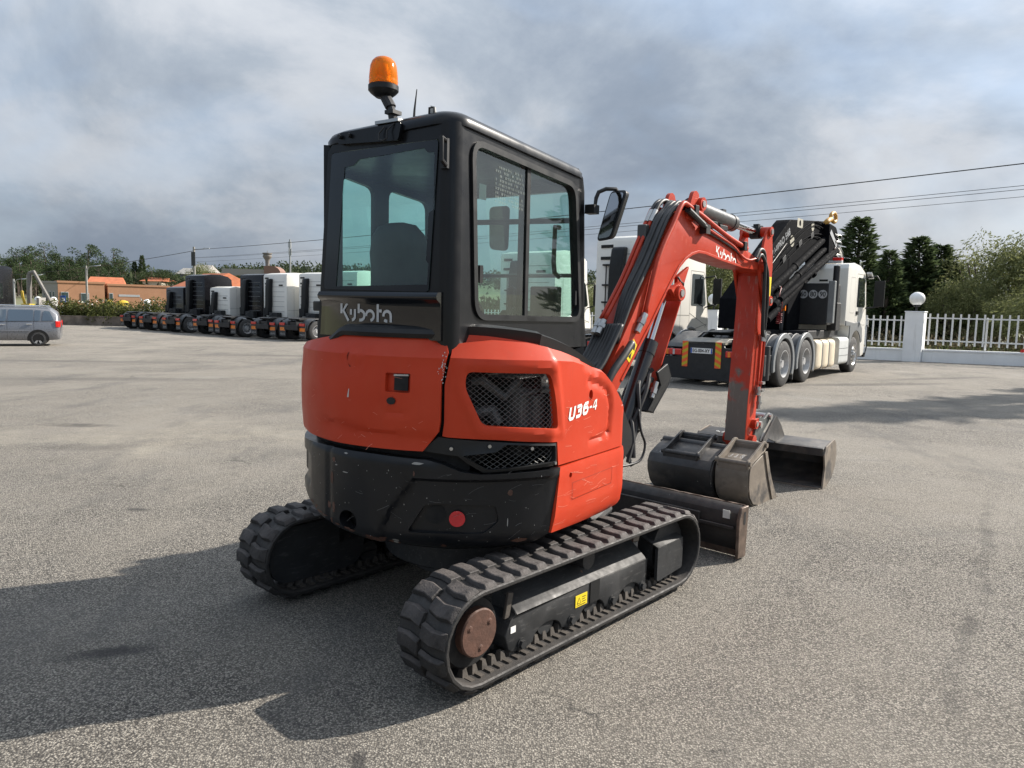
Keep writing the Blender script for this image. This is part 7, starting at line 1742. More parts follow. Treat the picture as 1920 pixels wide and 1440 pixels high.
# conifers and willows beyond the fence
def at_px(az, d): return d * math.sin(R(az)), d * math.cos(R(az))
def gz(x, y): return G(x, y) + hill_z(x, y)
GC = 'dark conifers beyond the fence'; GW = 'willow bushes beyond the fence'
for key, az_, d, s, sz, rot, lab in (('c1', 24.9, 50, 1.6, 0.86, 0.3, 'tall pointed conifer rising behind the crane truck cab'), ('c2', 29.2, 49, 1.5, 0.79, 0.15, 'broad two topped dark conifer behind the globe pillar'), ('c3', 26.9, 46.5, 1.0, 0.68, 1.1, 'small conifer squeezed between the pointed one and the broad one')):
    x, y = at_px(az_, d)
    plant('conifer_tree', key, {'c1': lambda: conifer(1, 9.0, 1.9), 'c2': lambda: conifer(2, 8.0, 2.0, 4), 'c3': lambda: conifer(3, 8.0, 1.8)}[key], x, y, gz(x, y), s, rot, lab, 'tree', GC, m_con, sz=sz)
x, y = 25.5, 19.9  # conifer out of view, added to cast the shadow on the right yard
plant('conifer_tree', 'c1', None, x, y, gz(x, y), 1.8, 2.0, 'unseen conifer added outside the fence to cast a shadow on the yard', 'tree', GC, m_con, sz=1.7)
wl = [(33.0, 50, 1.42, 0, 'large rounded willow bush with pale leaves right of the broad conifer'), (36.0, 49, 1.45, 1.7, 'willow bush cut by the right edge of the picture'), (31.4, 46, 0.85, 0.6, 'lower willow bush at the foot of the large one'), (34.6, 44, 0.72, 2.6, 'small pale willow bush in front behind the fence'), (39.5, 40, 1.4, 2.2, 'willow bush beyond the right edge'),
      (15.6, 52, 1.3, 1.1, 'willow bush framed by the excavator boom'), (18.5, 54, 1.25, 2.9, 'willow bush behind the folded crane'), (12.5, 56, 1.2, 0.9, 'willow bush behind the white tractor units'), (21.5, 55, 1.1, 4.0, 'willow bush behind the crane truck'), (9.0, 60, 1.15, 5.0, 'willow bush left behind the white tractor units'), (5.0, 63, 1.0, 0.2, 'willow bush seen through the right cab window'), (1.0, 64, 0.9, 3.3, 'willow bush seen past the cab mirror')]
for i, (az_, d, s, rot, lab) in enumerate(wl):
    x, y = at_px(az_, d); k = 'w%d' % (i % 3)
    plant('willow_bush', k, {0: lambda: willow(11, 4.4, 2.5), 1: lambda: willow(12, 4.2, 2.7), 2: lambda: willow(13, 4.6, 2.3)}[i % 3], x, y, gz(x, y), s, rot, lab, 'bush', GW, m_wil, ('leaves', 'stems'))
# rough grass and weeds behind the fence
mb = MB(); rnd = random.Random(21)
for k in range(15000):
    t = rnd.uniform(-26, 16); n = rnd.uniform(0.25, 1) ** 1.0 * rnd.choice([2.5, 6, 14, 20]); x, y = fpt(t, n)
    hgt = rnd.uniform(0.12, 0.4) * (1.7 if n > 9 else 1.0)
    leaf(mb, (x, y, gz(x, y) - 0.02), Vector((rnd.uniform(-0.4, 0.4), rnd.uniform(-0.4, 0.4), 1)), rv(rnd), hgt, rnd.uniform(0.02, 0.05))
tag(mb.build('grass', m_grass, smooth=False, merge=False), 'rough grass growing behind the white fence', 'grass', kind='stuff')
mb = MB()
for k in range(1900):
    t = rnd.uniform(-30, 22); n = rnd.uniform(9, 17); x, y = fpt(t, n); clump(mb, rnd, (x, y, gz(x, y) + rnd.uniform(0.1, 0.35 + 0.11 * (n - 9))), 0.35, 14, 0.24, 0.07)
tag(mb.build('weeds', leaf_mat('dry_weeds', (0.12, 0.10, 0.055), (0.30, 0.24, 0.15), 0.35), smooth=False, merge=False), 'brownish weeds in front of the willow bushes', 'weeds', kind='stuff')

# ------------------------------------------------------------------ left background
m_wallb = mat('mossy_wall', (0.20, 0.165, 0.135), 0.9, var=0.3, vscale=2, alt=((0.10, 0.085, 0.07), 1.2, 0.45, 0.65), bump=0.3, bscale=10)
fw_ = Matrix.Translation((-30, 55.2, -0.4)); mb = MB(); mb.box(-20, 14, -0.2, 0.2, -0.2, 0.64); mb.box(-20, 14, -0.24, 0.24, 0.64, 0.70)
t = thing('back_wall', 'long brownish masonry wall below the hedge at the back of the yard', 'wall', fw_); mb.build('wall', m_wallb, t, fw_)
def bushm(seed, rw=1.5, h=1.9, fl=0):
    r = random.Random(seed); cr = MB(); tk = MB(); 
    for k in range(8): a = r.uniform(0, 6.28); tk.tube([(0.1 * math.cos(a), 0.1 * math.sin(a), 0), (0.6 * rw * math.cos(a), 0.3 * rw * math.sin(a), h * 0.7)], [0.04, 0.015], 5)
    for k in range(40):
        a = r.uniform(0, 6.28); q = math.sqrt(r.random()); c = (rw * q * math.cos(a), rw * 0.6 * q * math.sin(a), r.uniform(0.15, h * (1 - 0.35 * q))); clump(cr, r, c, 0.36, 46, 0.16, 0.09)
    return cr, tk
GB = 'bushes along the back wall'
for i, (px, s, lab) in enumerate(((100, 1.0, 'hedge bush with white flowers nearest the silver car'), (122, 1.05, 'hedge bush below the bus stop sign'), (143, 1.0, 'yellowish hedge bush left of the lamp post'), (166, 1.05, 'hedge bush at the foot of the tall lamp post'), (187, 1.1, 'hedge bush right of the lamp post'), (208, 0.95, 'hedge bush beside the first yellow container'), (230, 1.1, 'hedge bush in front of the larger yellow container'), (268, 1.0, 'leafy bush in front of the white wall'), (298, 1.15, 'rounded bush nearest the parked tractor units'))):
    a = math.degrees(math.atan((px - 960) / 1366.0)); d = 56.6 / math.cos(R(a)); x, y = at_px(a, d)
    b_ = plant('hedge_bush', 'b%d' % (i % 3), {0: lambda: bushm(31), 1: lambda: bushm(32), 2: lambda: bushm(33)}[i % 3], x, y, -0.35, s, i * 1.3, lab, 'bush', GB, m_bush, ('leaves', 'stems'))
    if i in (0, 1, 3, 8):
        mb = MB(); r = random.Random(50 + i)
        for _ in range(26): c = Vector((r.uniform(-1.3, 1.3), r.uniform(-0.9, 0.2), r.uniform(0.6, 1.75))); leaf(mb, c, rv(r), rv(r), 0.12, 0.12); leaf(mb, c, rv(r), rv(r), 0.12, 0.12)
        mb.build('flowers', m_flower, b_, FR[b_], smooth=False, merge=False)
# white wall behind the bushes and small globe lamps
fw2 = Matrix.Translation((-26, 61, -0.4)); t = thing('boundary_wall', 'white wall showing between the bushes on the left', 'wall', fw2); mb = MB(); mb.box(-7, 10, -0.1, 0.1, -0.3, 1.25); mb.build('wall', m_wallw, t, fw2)
for px, py, d in ((101, 563, 60), (72, 563, 60), (276, 568, 59), (331, 569, 58)):
    a = math.degrees(math.atan((px - 960) / 1366.0)); x, y = d * math.tan(R(a)), d; f = Matrix.Translation((x, y, -0.4))
    g_ = thing('globe_lamp', {101: 'small globe lamp above the hedge right of the silver car', 72: 'small globe lamp above the roof of the silver car', 276: 'small globe lamp between the two bushes on the left', 331: 'small globe lamp beside the parked tractor units'}[px], 'lamp', f, 'globe lamps')
    mb = MB(); mb.box(-0.2, 0.2, -0.2, 0.2, -0.2, 1.45); mb.cyl((0, 0, 1.45), (0, 0, 1.6), 0.05, 8); mb.build('lamp_pillar', m_wallw, g_, f)
    mb = MB(); mb.lathe([(0.27 * math.sin(R(q)), 1.82 - 0.26 * math.cos(R(q))) for q in range(0, 181, 15)], 16); mb.build('globe', m_globe, g_, f, sharp=0)
# street lamps, bus stop sign
m_galv = mat('galvanised_pole', (0.30, 0.31, 0.31), 0.5, metal=0.3, var=0.1)
for px, d, h_, lab in ((164, 72, 5.3, 'tall street lamp in front of the orange building'), (54, 70, 4.2, 'street lamp left of the orange building'), (28, 74, 3.9, 'street lamp beside the black truck roof')):
    x = d * (px - 960) / 1366.0; f = Matrix.Translation((x, d, -0.5)); t = thing('street_lamp', lab, 'street lamp', f, 'street lamps on the left')
    mb = MB(); mb.tube([(0, 0, 0), (0, 0, h_)], [0.13, 0.09], 8); mb.build('pole', m_conc if px != 28 else m_galv, t, f)
    mb = MB(); mb.tube(smooth([(0.1, 0, h_ - 0.9), (0.12, 0, h_ - 0.4), (0.35, 0, h_ - 0.08), (0.9, 0, h_)], 4), 0.035, 6); mb.build('arm', m_galv, t, f)
    mb = MB(); mb.loft([[(x0, -w, z), (x0, w, z), (x0, w * 0.7, z + 0.08), (x0, -w * 0.7, z + 0.08)] for x0, w, z in ((0.85, 0.05, h_ - 0.02), (1.0, 0.11, h_ - 0.03), (1.35, 0.09, h_ + 0.02), (1.42, 0.04, h_ + 0.05))]); mb.build('lamp_head', m_silver, t, f)
f = Matrix.Translation((59 * (119.5 - 960) / 1366.0, 59, -0.4)); t = thing('bus_stop_sign', 'blue bus stop sign above the hedge', 'sign', f)
mb = MB(); mb.cyl((0, 0, 0), (0, 0, 2.2), 0.035, 8); mb.build('pole', m_galv, t, f)
mb = MB(); mb.box(-0.22, 0.22, -0.06, -0.04, 1.62, 2.2); mb.build('sign_plate', mat('sign_blue', (0.02, 0.09, 0.36), 0.4), t, f, bevel=0.006)
mb = MB(); mb.box(-0.15, 0.15, -0.066, -0.06, 1.78, 2.02); sp2 = mb.build('white_square', m_white, t, f)
mb = MB(); mb.box(-0.11, 0.11, -0.070, -0.066, 1.87, 1.94)
for k in range(2): mb.lathe([(0, -0.071), (0.022, -0.071), (0.022, -0.066), (0, -0.066)], 8, (-0.06 + 0.12 * k, 0, 1.865), 'y')
mb.build('bus_pictogram', m_ink, t, f)
# yellow containers
m_yel = mat('yellow_container', (0.50, 0.34, 0.02), 0.5, var=0.08)
for px, s, lab in ((206, 0.55, 'narrow yellow container behind the hedge'), (230, 1.0, 'larger rounded yellow container behind the hedge')):
    x = 60 * (px - 960) / 1366.0; f = Matrix.Translation((x, 60, -0.4)); t = thing('yellow_container', lab, 'container', f, 'yellow containers')
    mb = MB(); mb.lathe([(0, 0), (0.55 * s, 0), (0.6 * s, 0.4), (0.58 * s, 1.5), (0.4 * s, 1.85), (0.15 * s, 1.95), (0, 1.95)], 16); mb.build('body', m_yel, t, f, sharp=50)
    mb = MB(); mb.box(0.3 * s, 0.45 * s, -0.3 * s, 0.3 * s, 1.5, 1.75); mb.build('opening_flap', m_plastic, t, f)
# silver MPV at the left edge
m_car = mat('silver_car_paint', (0.20, 0.205, 0.22), 0.3, metal=0.5, var=0.01, coat=0.6)
xc, yc = -19.72, 30.25
FCAR = frame_at(xc, yc, -0.41, -119); car = thing('silver_car', 'silver estate car cut by the left edge of the picture', 'car', FCAR)
Kc = lambda mb, name, m, parent=car, **k: mb.build(name, m, parent, FCAR, **k)
# local x forward from the rear axle, y to the left; the right flank (towards the camera is the left one, y = +)
Wc = 0.90; yC = -Wc
def sect(x, hw_lo, hw_hi, zb, zbelt, zroof, tin):
    return [(x, yC + s * w, z) for s, w, z in ((-1, hw_lo * 0.93, zb), (-1, hw_lo, zb + 0.15), (-1, hw_lo * 1.0, (zb + zbelt) / 2), (-1, hw_lo * 0.97, zbelt), (-1, hw_hi, zroof - 0.10), (-1, hw_hi - 0.12, zroof), (1, hw_hi - 0.12, zroof), (1, hw_hi, zroof - 0.10), (1, hw_lo * 0.97, zbelt), (1, hw_lo, (zb + zbelt) / 2), (1, hw_lo, zb + 0.15), (1, hw_lo * 0.93, zb))]
mb = MB(); mb.loft([sect(-0.80, 0.72, 0.60, 0.42, 0.72, 0.84, 0), sect(-0.77, 0.82, 0.66, 0.30, 0.95, 1.12, 0), sect(-0.68, 0.88, 0.68, 0.28, 1.03, 1.42, 0), sect(-0.45, 0.90, 0.70, 0.26, 1.03, 1.60, 0), sect(0.2, 0.90, 0.72, 0.25, 1.01, 1.64, 0), sect(1.2, 0.90, 0.72, 0.25, 0.98, 1.63, 0), sect(1.9, 0.90, 0.70, 0.25, 0.96, 1.56, 0), sect(2.5, 0.90, 0.68, 0.25, 0.95, 1.25, 0), sect(2.9, 0.89, 0.72, 0.25, 0.92, 1.0, 0), sect(3.3, 0.86, 0.68, 0.25, 0.80, 0.86, 0), sect(3.55, 0.74, 0.58, 0.30, 0.62, 0.68, 0)])
cb_ = Kc(mb, 'car_body', m_car, bevel=0.02, bseg=2, sharp=60)
def flank(a, b, o):   # left flank surface at y>0 side (camera side)
    w = 0.873 if b < 1.03 else 0.873 - (0.873 - 0.715) * (b - 1.03) / 0.5
    return (a, yC + w + 0.012 + o, b)
for pl in ([(-0.58, 1.08), (-0.15, 1.06), (-0.22, 1.48), (-0.42, 1.46)], [(-0.08, 1.06), (0.12, 1.055), (0.10, 1.50), (-0.12, 1.49)], [(0.16, 1.055), (1.02, 1.04), (1.0, 1.515), (0.15, 1.505)], [(1.10, 1.04), (2.1, 1.02), (1.75, 1.48), (1.07, 1.515)]):
    mb = MB(); mb.panel(round_poly(pl, 0.04), [], flank, 0, 0.5, inner=False); Kc(mb, 'side_window', m_tglass, cb_, merge=False)
mb = MB()
for pl in ([(0.135, 0.45), (0.145, 0.45), (0.145, 1.03), (0.135, 1.03)], [(1.055, 0.32), (1.065, 0.32), (1.065, 1.03), (1.055, 1.03)]): mb.panel(pl, [], lambda a, b, o: (a, yC + 0.90 + 0.006 + o, b), 0, 0.5, inner=False)
mb.panel([(-0.6, 1.045), (2.2, 1.005), (2.2, 1.02), (-0.6, 1.06)], [], lambda a, b, o: (a, yC + 0.886 + o, b), 0, 0.5, inner=False)
Kc(mb, 'door_seam', m_seam, cb_, merge=False)
mb = MB(); mb.box(0.20, 0.40, yC + 0.89, yC + 0.93, 0.90, 0.94); mb.box(1.12, 1.32, yC + 0.89, yC + 0.93, 0.88, 0.92); Kc(mb, 'door_handle', m_alu, cb_, bevel=0.008)
mb = MB(); mb.box(0.30, 2.0, yC + 0.895, yC + 0.918, 0.62, 0.66); Kc(mb, 'rub_strip', m_car, cb_, bevel=0.006)
mb = MB(); mb.tube([(-0.4, yC + 0.62, 1.615), (-0.3, yC + 0.63, 1.67), (1.4, yC + 0.63, 1.675), (1.6, yC + 0.63, 1.60)], 0.02, 8); mb.tube([(-0.4, yC - 0.62, 1.615), (-0.3, yC - 0.63, 1.67), (1.4, yC - 0.63, 1.675), (1.6, yC - 0.63, 1.60)], 0.02, 8); Kc(mb, 'roof_rail', m_alu, cb_)
for sg in (1, -1):
    mb = MB(); mb.loft([[(-0.80 + q, yC + sg * 0.90 - sg * e, z) for q, e in ((0.17, -0.006), (0.06, 0.02), (-0.005, 0.14), (0.03, 0.2), (0.2, 0.1))] for z in (0.80, 0.84, 1.0, 1.06)]); Kc(mb, 'tail_light', m_lens, cb_, bevel=0.01)
mb = MB(); mb.panel([(yC - 0.55, 1.08), (yC + 0.55, 1.08), (yC + 0.5, 1.45), (yC - 0.5, 1.45)], [], lambda a, b, o: (-0.735 + 0.12 * (b - 1.08) / 0.37 - 0.012 - o, a, b), 0, 0.5, inner=False); Kc(mb, 'rear_window', m_tglass, cb_, merge=False)
def carwheel(x, y, sg):
    f = FCAR @ Matrix.Translation((x, y, 0.315)); s = -sg
    mb = MB(); pr = [(0.20, 0.0), (0.25, -0.005), (0.295, 0.01), (0.315, 0.04), (0.315, 0.18), (0.29, 0.205), (0.2, 0.205)]; mb.lathe([(a, s * b) for a, b in (pr if s > 0 else pr[::-1])], 28, (0, 0, 0), 'y'); w = mb.build('wheel', m_tyre, car, f, sharp=40)
    mb = MB(); pr = [(0.0, 0.05), (0.215, 0.05), (0.215, 0.1), (0, 0.1)]; mb.lathe([(a, s * b) for a, b in (pr if s > 0 else pr[::-1])], 24, (0, 0, 0), 'y'); mb.build('brake_drum', m_dark, w, f)
    mb = MB()
    for k in range(6):
        a = 2 * math.pi * k / 6; u = Vector((math.cos(a), 0, math.sin(a))); v = Vector((-math.sin(a), 0, math.cos(a)))
        mb.loft([[tuple(u * r_ + v * w0 + Vector((0, s * y0, 0))) for w0, y0 in ((-wd, 0.012), (wd, 0.012), (wd, 0.04), (-wd, 0.04))] for r_, wd in ((0.03, 0.03), (0.12, 0.034), (0.215, 0.05))])
    mb.lathe([(a, s * b) for a, b in ([(0.20, 0.0), (0.222, -0.004), (0.225, 0.03), (0.20, 0.04)] if s > 0 else [(0.20, 0.0), (0.222, -0.004), (0.225, 0.03), (0.20, 0.04)][::-1])], 28, (0, 0, 0), 'y') if False else None
    mb.tube([(0.213 * math.cos(2 * math.pi * k / 28), s * 0.012, 0.213 * math.sin(2 * math.pi * k / 28)) for k in range(29)], 0.014, 6); mb.lathe([(a, s * b) for a, b in ([(0, 0.005), (0.05, 0.005), (0.055, 0.03), (0, 0.03)] if s > 0 else [(0, 0.03), (0.055, 0.03), (0.05, 0.005), (0, 0.005)])], 16, (0, 0, 0), 'y'); mb.build('rim', m_alu, w, f, sharp=40)
for x in (0.0, 2.68): carwheel(x, yC + 0.905, 1); carwheel(x, yC - 0.905, -1)
mb = MB()
for x in (0.0, 2.68): mb.panel([(x + 0.385 * math.cos(R(a)), 0.315 + 0.385 * math.sin(R(a))) for a in range(-12, 193, 10)], [], lambda a, b, o: (a, yC + 0.903 + o, b), 0, 0.5, inner=False)
Kc(mb, 'wheel_arch', m_dark, cb_, merge=False)
# timber crane lorry behind the silver car
f = Matrix.Translation((-37.6, 56.8, -0.4)); t = thing('loader_crane', 'grey loader crane with yellow base raised beyond the black truck', 'crane', f)
mb = MB(); mb.tube([(0, 0, 1.2), (0.1, 0, 3.9)], 0.16, 8); mb.tube([(0.1, 0, 3.85), (0.45, 0, 3.95), (1.85, 0, 1.3)], [0.15, 0.16, 0.13], 8); mb.build('crane_arm', mat('weathered_grey', (0.16, 0.15, 0.135), 0.7, var=0.2), t, f)
mb = MB(); mb.box(-0.4, 0.2, -0.4, 0.4, 0.9, 1.5); mb.tube([(-0.3, 0, 1.3), (-0.5, 0, 2.0), (-0.55, 0, 2.5)], 0.10, 8); mb.build('crane_base', m_yel, t, f, bevel=0.1, bseg=2)
mb = MB(); mb.box(-1.5, 2.8, -1.1, 1.1, 0.7, 0.9); mb.box(1.2, 1.4, -1, 1, 0.9, 2.0)
for x in (-0.6, 1.8): mb.cyl((x, -1.1, 0.5), (x, 1.1, 0.5), 0.5, 16)
mb.build('lorry_bed', m_conc, t, f)

# buildings
m_or = mat('orange_render', (0.42, 0.22, 0.125), 0.85, var=0.08, vscale=0.6)
m_grb = mat('grey_render', (0.30, 0.28, 0.26), 0.85, var=0.08)
m_tile = mat('terracotta_tiles', (0.42, 0.13, 0.055), 0.8, var=0.2, vscale=1.5)
m_crm = mat('cream_render', (0.55, 0.50, 0.40), 0.85, var=0.08)
m_win = mat('window_glass', (0.05, 0.075, 0.075), 0.1, var=0.3)
def bld(name, label, px0, px1, d0, d1, ztop, zbot, depth, m, wins=(), roof=None, roofm=None, group=None):
    """block whose front runs between two picture columns at distances d0 and d1"""
    a = Vector((d0 * (px0 - 960) / 1366.0, d0)); b = Vector((d1 * (px1 - 960) / 1366.0, d1)); u = (b - a); L_ = u.length; u = u.normalized()
    f = Matrix.Translation((a.x, a.y, zbot)) @ Matrix.Rotation(math.atan2(u.y, u.x), 4, 'Z'); H = ztop - zbot
    t = thing(name, label, 'building', f, group)
    mb = MB(); mb.box(0, L_, 0, depth, 0, H); mb.build('wall', m, t, f)
    if roof is None:
        mb = MB(); mb.box(-0.08, L_ + 0.08, -0.08, depth + 0.08, H - 0.02, H + 0.22); mb.build('parapet', m, t, f)
    else:
        mb = MB(); o = 0.4; rh = roof
        mb.add([(-o, -o, H), (L_ + o, -o, H), (L_ + o, depth + o, H), (-o, depth + o, H), (0.0, depth / 2, H + rh), (L_, depth / 2, H + rh)], [(0, 1, 5, 4), (2, 3, 4, 5), (1, 2, 5), (3, 0, 4), (0, 3, 2, 1)]); mb.build('roof', roofm or m_tile, t, f, smooth=False)
    for (x0, x1, z0, z1) in wins:
        mb = MB(); mb.box(x0 * L_, x1 * L_, -0.06, 0.04, z0 * H, z1 * H); w = mb.build('window', m_silver, t, f)
        n = max(1, int((x1 - x0) * L_ / 1.0))
        for k in range(n):
            wx = (x1 - x0) * L_ / n; mb = MB(); mb.box(x0 * L_ + k * wx + 0.06, x0 * L_ + (k + 1) * wx - 0.06, -0.08, -0.055, z0 * H + 0.08, z1 * H - 0.08); mb.build('pane', m_win, w, f)
    return t
bld('orange_building', 'low orange flat roofed building with large windows', 110, 197, 88, 91, 3.45, -0.5, 8, m_or, ((0.06, 0.22, 0.42, 0.72), (0.48, 0.66, 0.40, 0.70)))
bld('grey_building', 'shaded grey flat roofed annex left of the orange building', 80, 109.6, 88.6, 88.1, 3.38, -0.5, 3, m_grb, ((0.1, 0.2, 0.4, 0.75), (0.28, 0.38, 0.4, 0.75), (0.48, 0.62, 0.4, 0.75), (0.7, 0.82, 0.4, 0.75)))
ob = bld('orange_building', 'long orange building with white lettering right of the lamp post', 203, 318, 91.5, 95.8, 3.3, -0.5, 10, m_or, ((0.02, 0.08, 0.35, 0.75),))
mb = MB(); fo = FR[ob]; 
mb = MB(); mb.box(1.2, 3.6, -0.03, 0.0, 2.45, 2.72); mb.build('name_board', m_silver, ob, fo)
bld('red_roof_house', 'cream house with red tiled roof behind the orange building', 168, 230, 118, 120, 4.0, 0.6, 6, m_crm, ((0.4, 0.5, 0.2, 0.6), (0.7, 0.8, 0.2, 0.6)), 1.2)
bld('red_roof_house', 'small red roofed shed right of the cream house', 268, 303, 125, 125, 4.8, 1.0, 5, m_crm, ((0.3, 0.7, 0.3, 0.7),), 0.7)
bld('red_roof_house', 'grey house with broad red roof behind the utility pole', 316, 362, 90, 86, 2.9, -0.4, 9, m_grb, ((0.1, 0.35, 0.25, 0.65), (0.55, 0.7, 0.25, 0.65)), 2.2)
bld('white_house', 'white gabled house on the slope right of the utility pole', 358, 388, 150, 150, 7.5, 2.0, 6, mat('white_render', (0.6, 0.6, 0.58), 0.8), ((0.3, 0.45, 0.5, 0.75), (0.6, 0.75, 0.5, 0.75)), 1.6, m_grb)
bld('grey_house', 'small grey house among the trees left of the white one', 333, 352, 155, 155, 7.2, 2.0, 6, m_grb, ((0.3, 0.7, 0.45, 0.75),), 1.4, m_conc)
# water tower and domed hall on the far ridge
f = Matrix.Translation((420 * (501 - 960) / 1366.0, 420, 18.5)); t = thing('water_tower', 'concrete water tower with flared top on the ridge', 'tower', f)
mb = MB(); mb.lathe([(0, 0), (1.3, 0), (1.1, 4), (1.2, 7.0), (2.0, 8.4), (2.5, 9.0), (2.5, 9.8), (2.2, 10.0), (2.2, 10.6), (2.7, 10.7), (2.7, 11.3), (0.2, 11.4), (0.12, 12.6), (0, 12.6)], 18); mb.build('tower_shaft', mat('tower_concrete', (0.20, 0.185, 0.17), 0.9), t, f, sharp=40)
f = Matrix.Translation((415 * (512 - 960) / 1366.0, 415, 17.5)); t = thing('domed_hall', 'brown hall with curved roof beside the water tower', 'building', f)
mb = MB(); mb.prism([(-4, 0), (5, 0), (5, 1.8), (4, 3.2), (2, 4.4), (-1, 4.8), (-4, 4.4)], -4, 6); mb.build('hall', mat('hall_brick', (0.22, 0.13, 0.10), 0.85), t, f)
mb = MB(); mb.box(-28, -4, -3, 3, -1, 2.6); mb.build('wing', m_grb, t, f)
f = Matrix.Translation((260 * (543 - 960) / 1366.0, 260, 8)); t = thing('antenna_mast', 'slim telephone mast with panels above the white tractor unit', 'mast', f)
mb = MB(); mb.tube([(0, 0, 0), (0, 0, 16)], [0.4, 0.25], 8); mb.build('pole', m_galv, t, f)
mb = MB()
for k in range(6): a = k * 1.05; mb.box(0.5 * math.cos(a) - 0.12, 0.5 * math.cos(a) + 0.12, 0.5 * math.sin(a) - 0.12, 0.5 * math.sin(a) + 0.12, 10.5 + (k % 2) * 2.6, 12.8 + (k % 2) * 2.4)
mb.build('antenna_panel', m_silver, t, f)

# hillside pines one can tell apart
GPi = 'pines on the wooded hill'
labs = {}
rnd = random.Random(17)
spec = [(36, 150, 1.12, 'umbrella'), (50, 152, 1.25, 'umbrella'), (72, 155, 1.1, 'umbrella'), (88, 150, 1.32, 'umbrella'), (111, 150, 1.12, 'tall'), (137, 158, 1.0, 'tall'), (150, 150, 1.0, 'umbrella'), (168, 148, 1.3, 'umbrella'), (180, 150, 1.05, 'umbrella'), (217, 146, 1.22, 'umbrella'), (233, 150, 0.95, 'umbrella')]
nm = ['far left umbrella pine on the hill', 'broad umbrella pine above the black truck', 'small umbrella pine left of the tallest one', 'tall umbrella pine with bare twin trunk on the skyline', 'thin pointed pine with sparse branches', 'dense pine left of the tall street lamp', 'umbrella pine just behind the tall street lamp', 'large round pine above the tall street lamp', 'pine right of the tall street lamp', 'isolated pine above the long orange building', 'low pine right of the isolated one']
for i, (px, d, s, k) in enumerate(spec):
    x, y = d * (px - 960) / 1366.0, d; key = ('u%d' % (i % 3)) if k == 'umbrella' else 't'
    plant('pine_tree', key, (lambda i=i: pine(60 + i % 3, True)) if k == 'umbrella' else (lambda: pine(70, False)), x, y, gz(x, y) - 0.3, s * 0.9, i * 0.9, nm[i], 'tree', GPi, m_pine)
n_ = 0
for k in range(110):
    px = rnd.uniform(-60, 330); d = rnd.uniform(118, 150); x, y = d * (px - 960) / 1366.0, d
    if 75 < px < 320 and d < 126: continue
    s = rnd.uniform(0.55, 0.9) * (0.8 if px > 230 else 1)
    plant('pine_tree', rnd.choice(['u0', 'u1', 'u2', 't']), None, x, y, gz(x, y) - 0.3, s, rnd.uniform(0, 6), 'pine in the dense wood on the hillside', 'tree', GPi, m_pine)
for px, h_, lab in ((254, 6.3, 'small dark cypress left of the taller one'), (268, 7.4, 'dark round topped cypress on the skyline')):
    x, y = 140 * (px - 960) / 1366.0, 140
    f = None
    plant('cypress_tree', 'cy', lambda: conifer(5, 8.0, 1.7), x, y, gz(x, y), 0.95, 0, lab, 'tree', 'cypresses on the hill', m_con, sz=h_ / 8 * 1.15)
plant('round_tree', 'w1', None, 132 * (378 - 960) / 1366.0, 132, gz(-56, 132), 1.5, 0.4, 'large round tree behind the utility pole', 'tree', None, m_forest, sz=1.75)
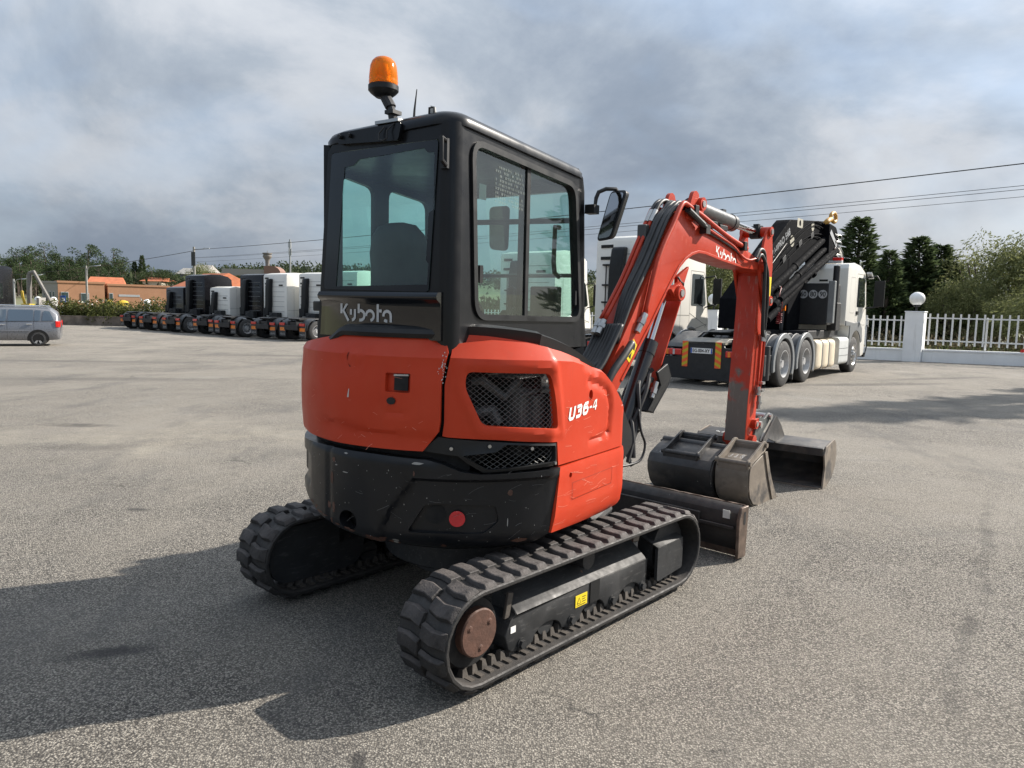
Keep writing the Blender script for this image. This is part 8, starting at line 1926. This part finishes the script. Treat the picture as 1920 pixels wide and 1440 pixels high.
# far-off woods that read as one mass
mb = MB(); rnd = random.Random(23)
def wood(n, pxr, dr, size, leafn, lift=0.0):
    for k in range(n):
        px = rnd.uniform(*pxr); d = rnd.uniform(*dr); x, y = d * (px - 960) / 1366.0, d; z = gz(x, y)
        hh = size * rnd.uniform(0.7, 1.3)
        for q in range(leafn):
            v = rv(rnd); p = Vector((x + v.x * hh * 0.5, y + v.y * hh * 0.5, z + hh * 0.5 + v.z * hh * 0.5 + lift)); leaf(mb, p, v + rv(rnd), rv(rnd), size * rnd.uniform(0.15, 0.3), size * rnd.uniform(0.1, 0.2))
wood(420, (-80, 420), (150, 240), 5.0, 42)
wood(150, (230, 480), (125, 170), 4.2, 46)
wood(620, (380, 1100), (430, 700), 9.0, 20)
wood(700, (1000, 2100), (420, 760), 9.0, 18)
wood(160, (560, 1150), (90, 150), 3.0, 40)
tag(mb.build('woods', m_forest, smooth=False, merge=False), 'far off woods covering the hills', 'woods', kind='stuff')

# utility pole and power lines
xp, yp = 86 * (365 - 960) / 1366.0, 86; f = Matrix.Translation((xp, yp, -0.5)); t = thing('utility_pole', 'wooden utility pole with a lamp rising behind the parked tractor units', 'pole', f)
mb = MB(); mb.tube([(0, 0, 0), (0, 0, 8.4)], [0.2, 0.13], 8); mb.build('pole', m_conc, t, f)
mb = MB(); mb.tube([(0, 0, 8.1), (0.9, -0.2, 8.15), (1.3, -0.2, 8.2)], 0.035, 6); mb.build('lamp_arm', m_galv, t, f)
mb = MB(); mb.loft([[(x, -0.3, 8.18), (x, -0.1, 8.18), (x, -0.13, 8.30), (x, -0.27, 8.30)] for x in (1.2, 1.9)]); mb.build('lamp_head', m_silver, t, f)
mb = MB(); mb.box(-0.25, 0.2, -0.2, -0.1, 6.2, 7.8); mb.build('pole_box', m_mg, t, f)
PR = Vector((23.6, 28.0))
def wire(name, a, b, sag, r, label):
    a, b = Vector(a), Vector(b); mb = MB(); mb.tube([a.lerp(b, k / 30) - Vector((0, 0, sag * 4 * (k / 30) * (1 - k / 30))) for k in range(31)], r, 5); tag(mb.build(name, m_hose, sharp=0), label, 'cable', 'power lines')
wire('power_line', (xp, yp, 7.55), (PR.x, PR.y, 8.15), 0.35, 0.024, 'thick twisted power line crossing above the excavator boom')
wire('power_line', (xp, yp, 6.65), (PR.x, PR.y, 7.25), 0.3, 0.012, 'upper of the two thin power lines below the thick one')
wire('power_line', (xp, yp, 6.60), (PR.x, PR.y, 7.10), 0.34, 0.012, 'middle thin power line close below another one')
wire('power_line', (xp, yp, 6.15), (PR.x, PR.y, 6.80), 0.3, 0.010, 'lowest thin power line of the bundle')
wire('power_line', (xp, yp, 7.45), (-70, 98, 4.2), 0.4, 0.03, 'power line running left from the utility pole')
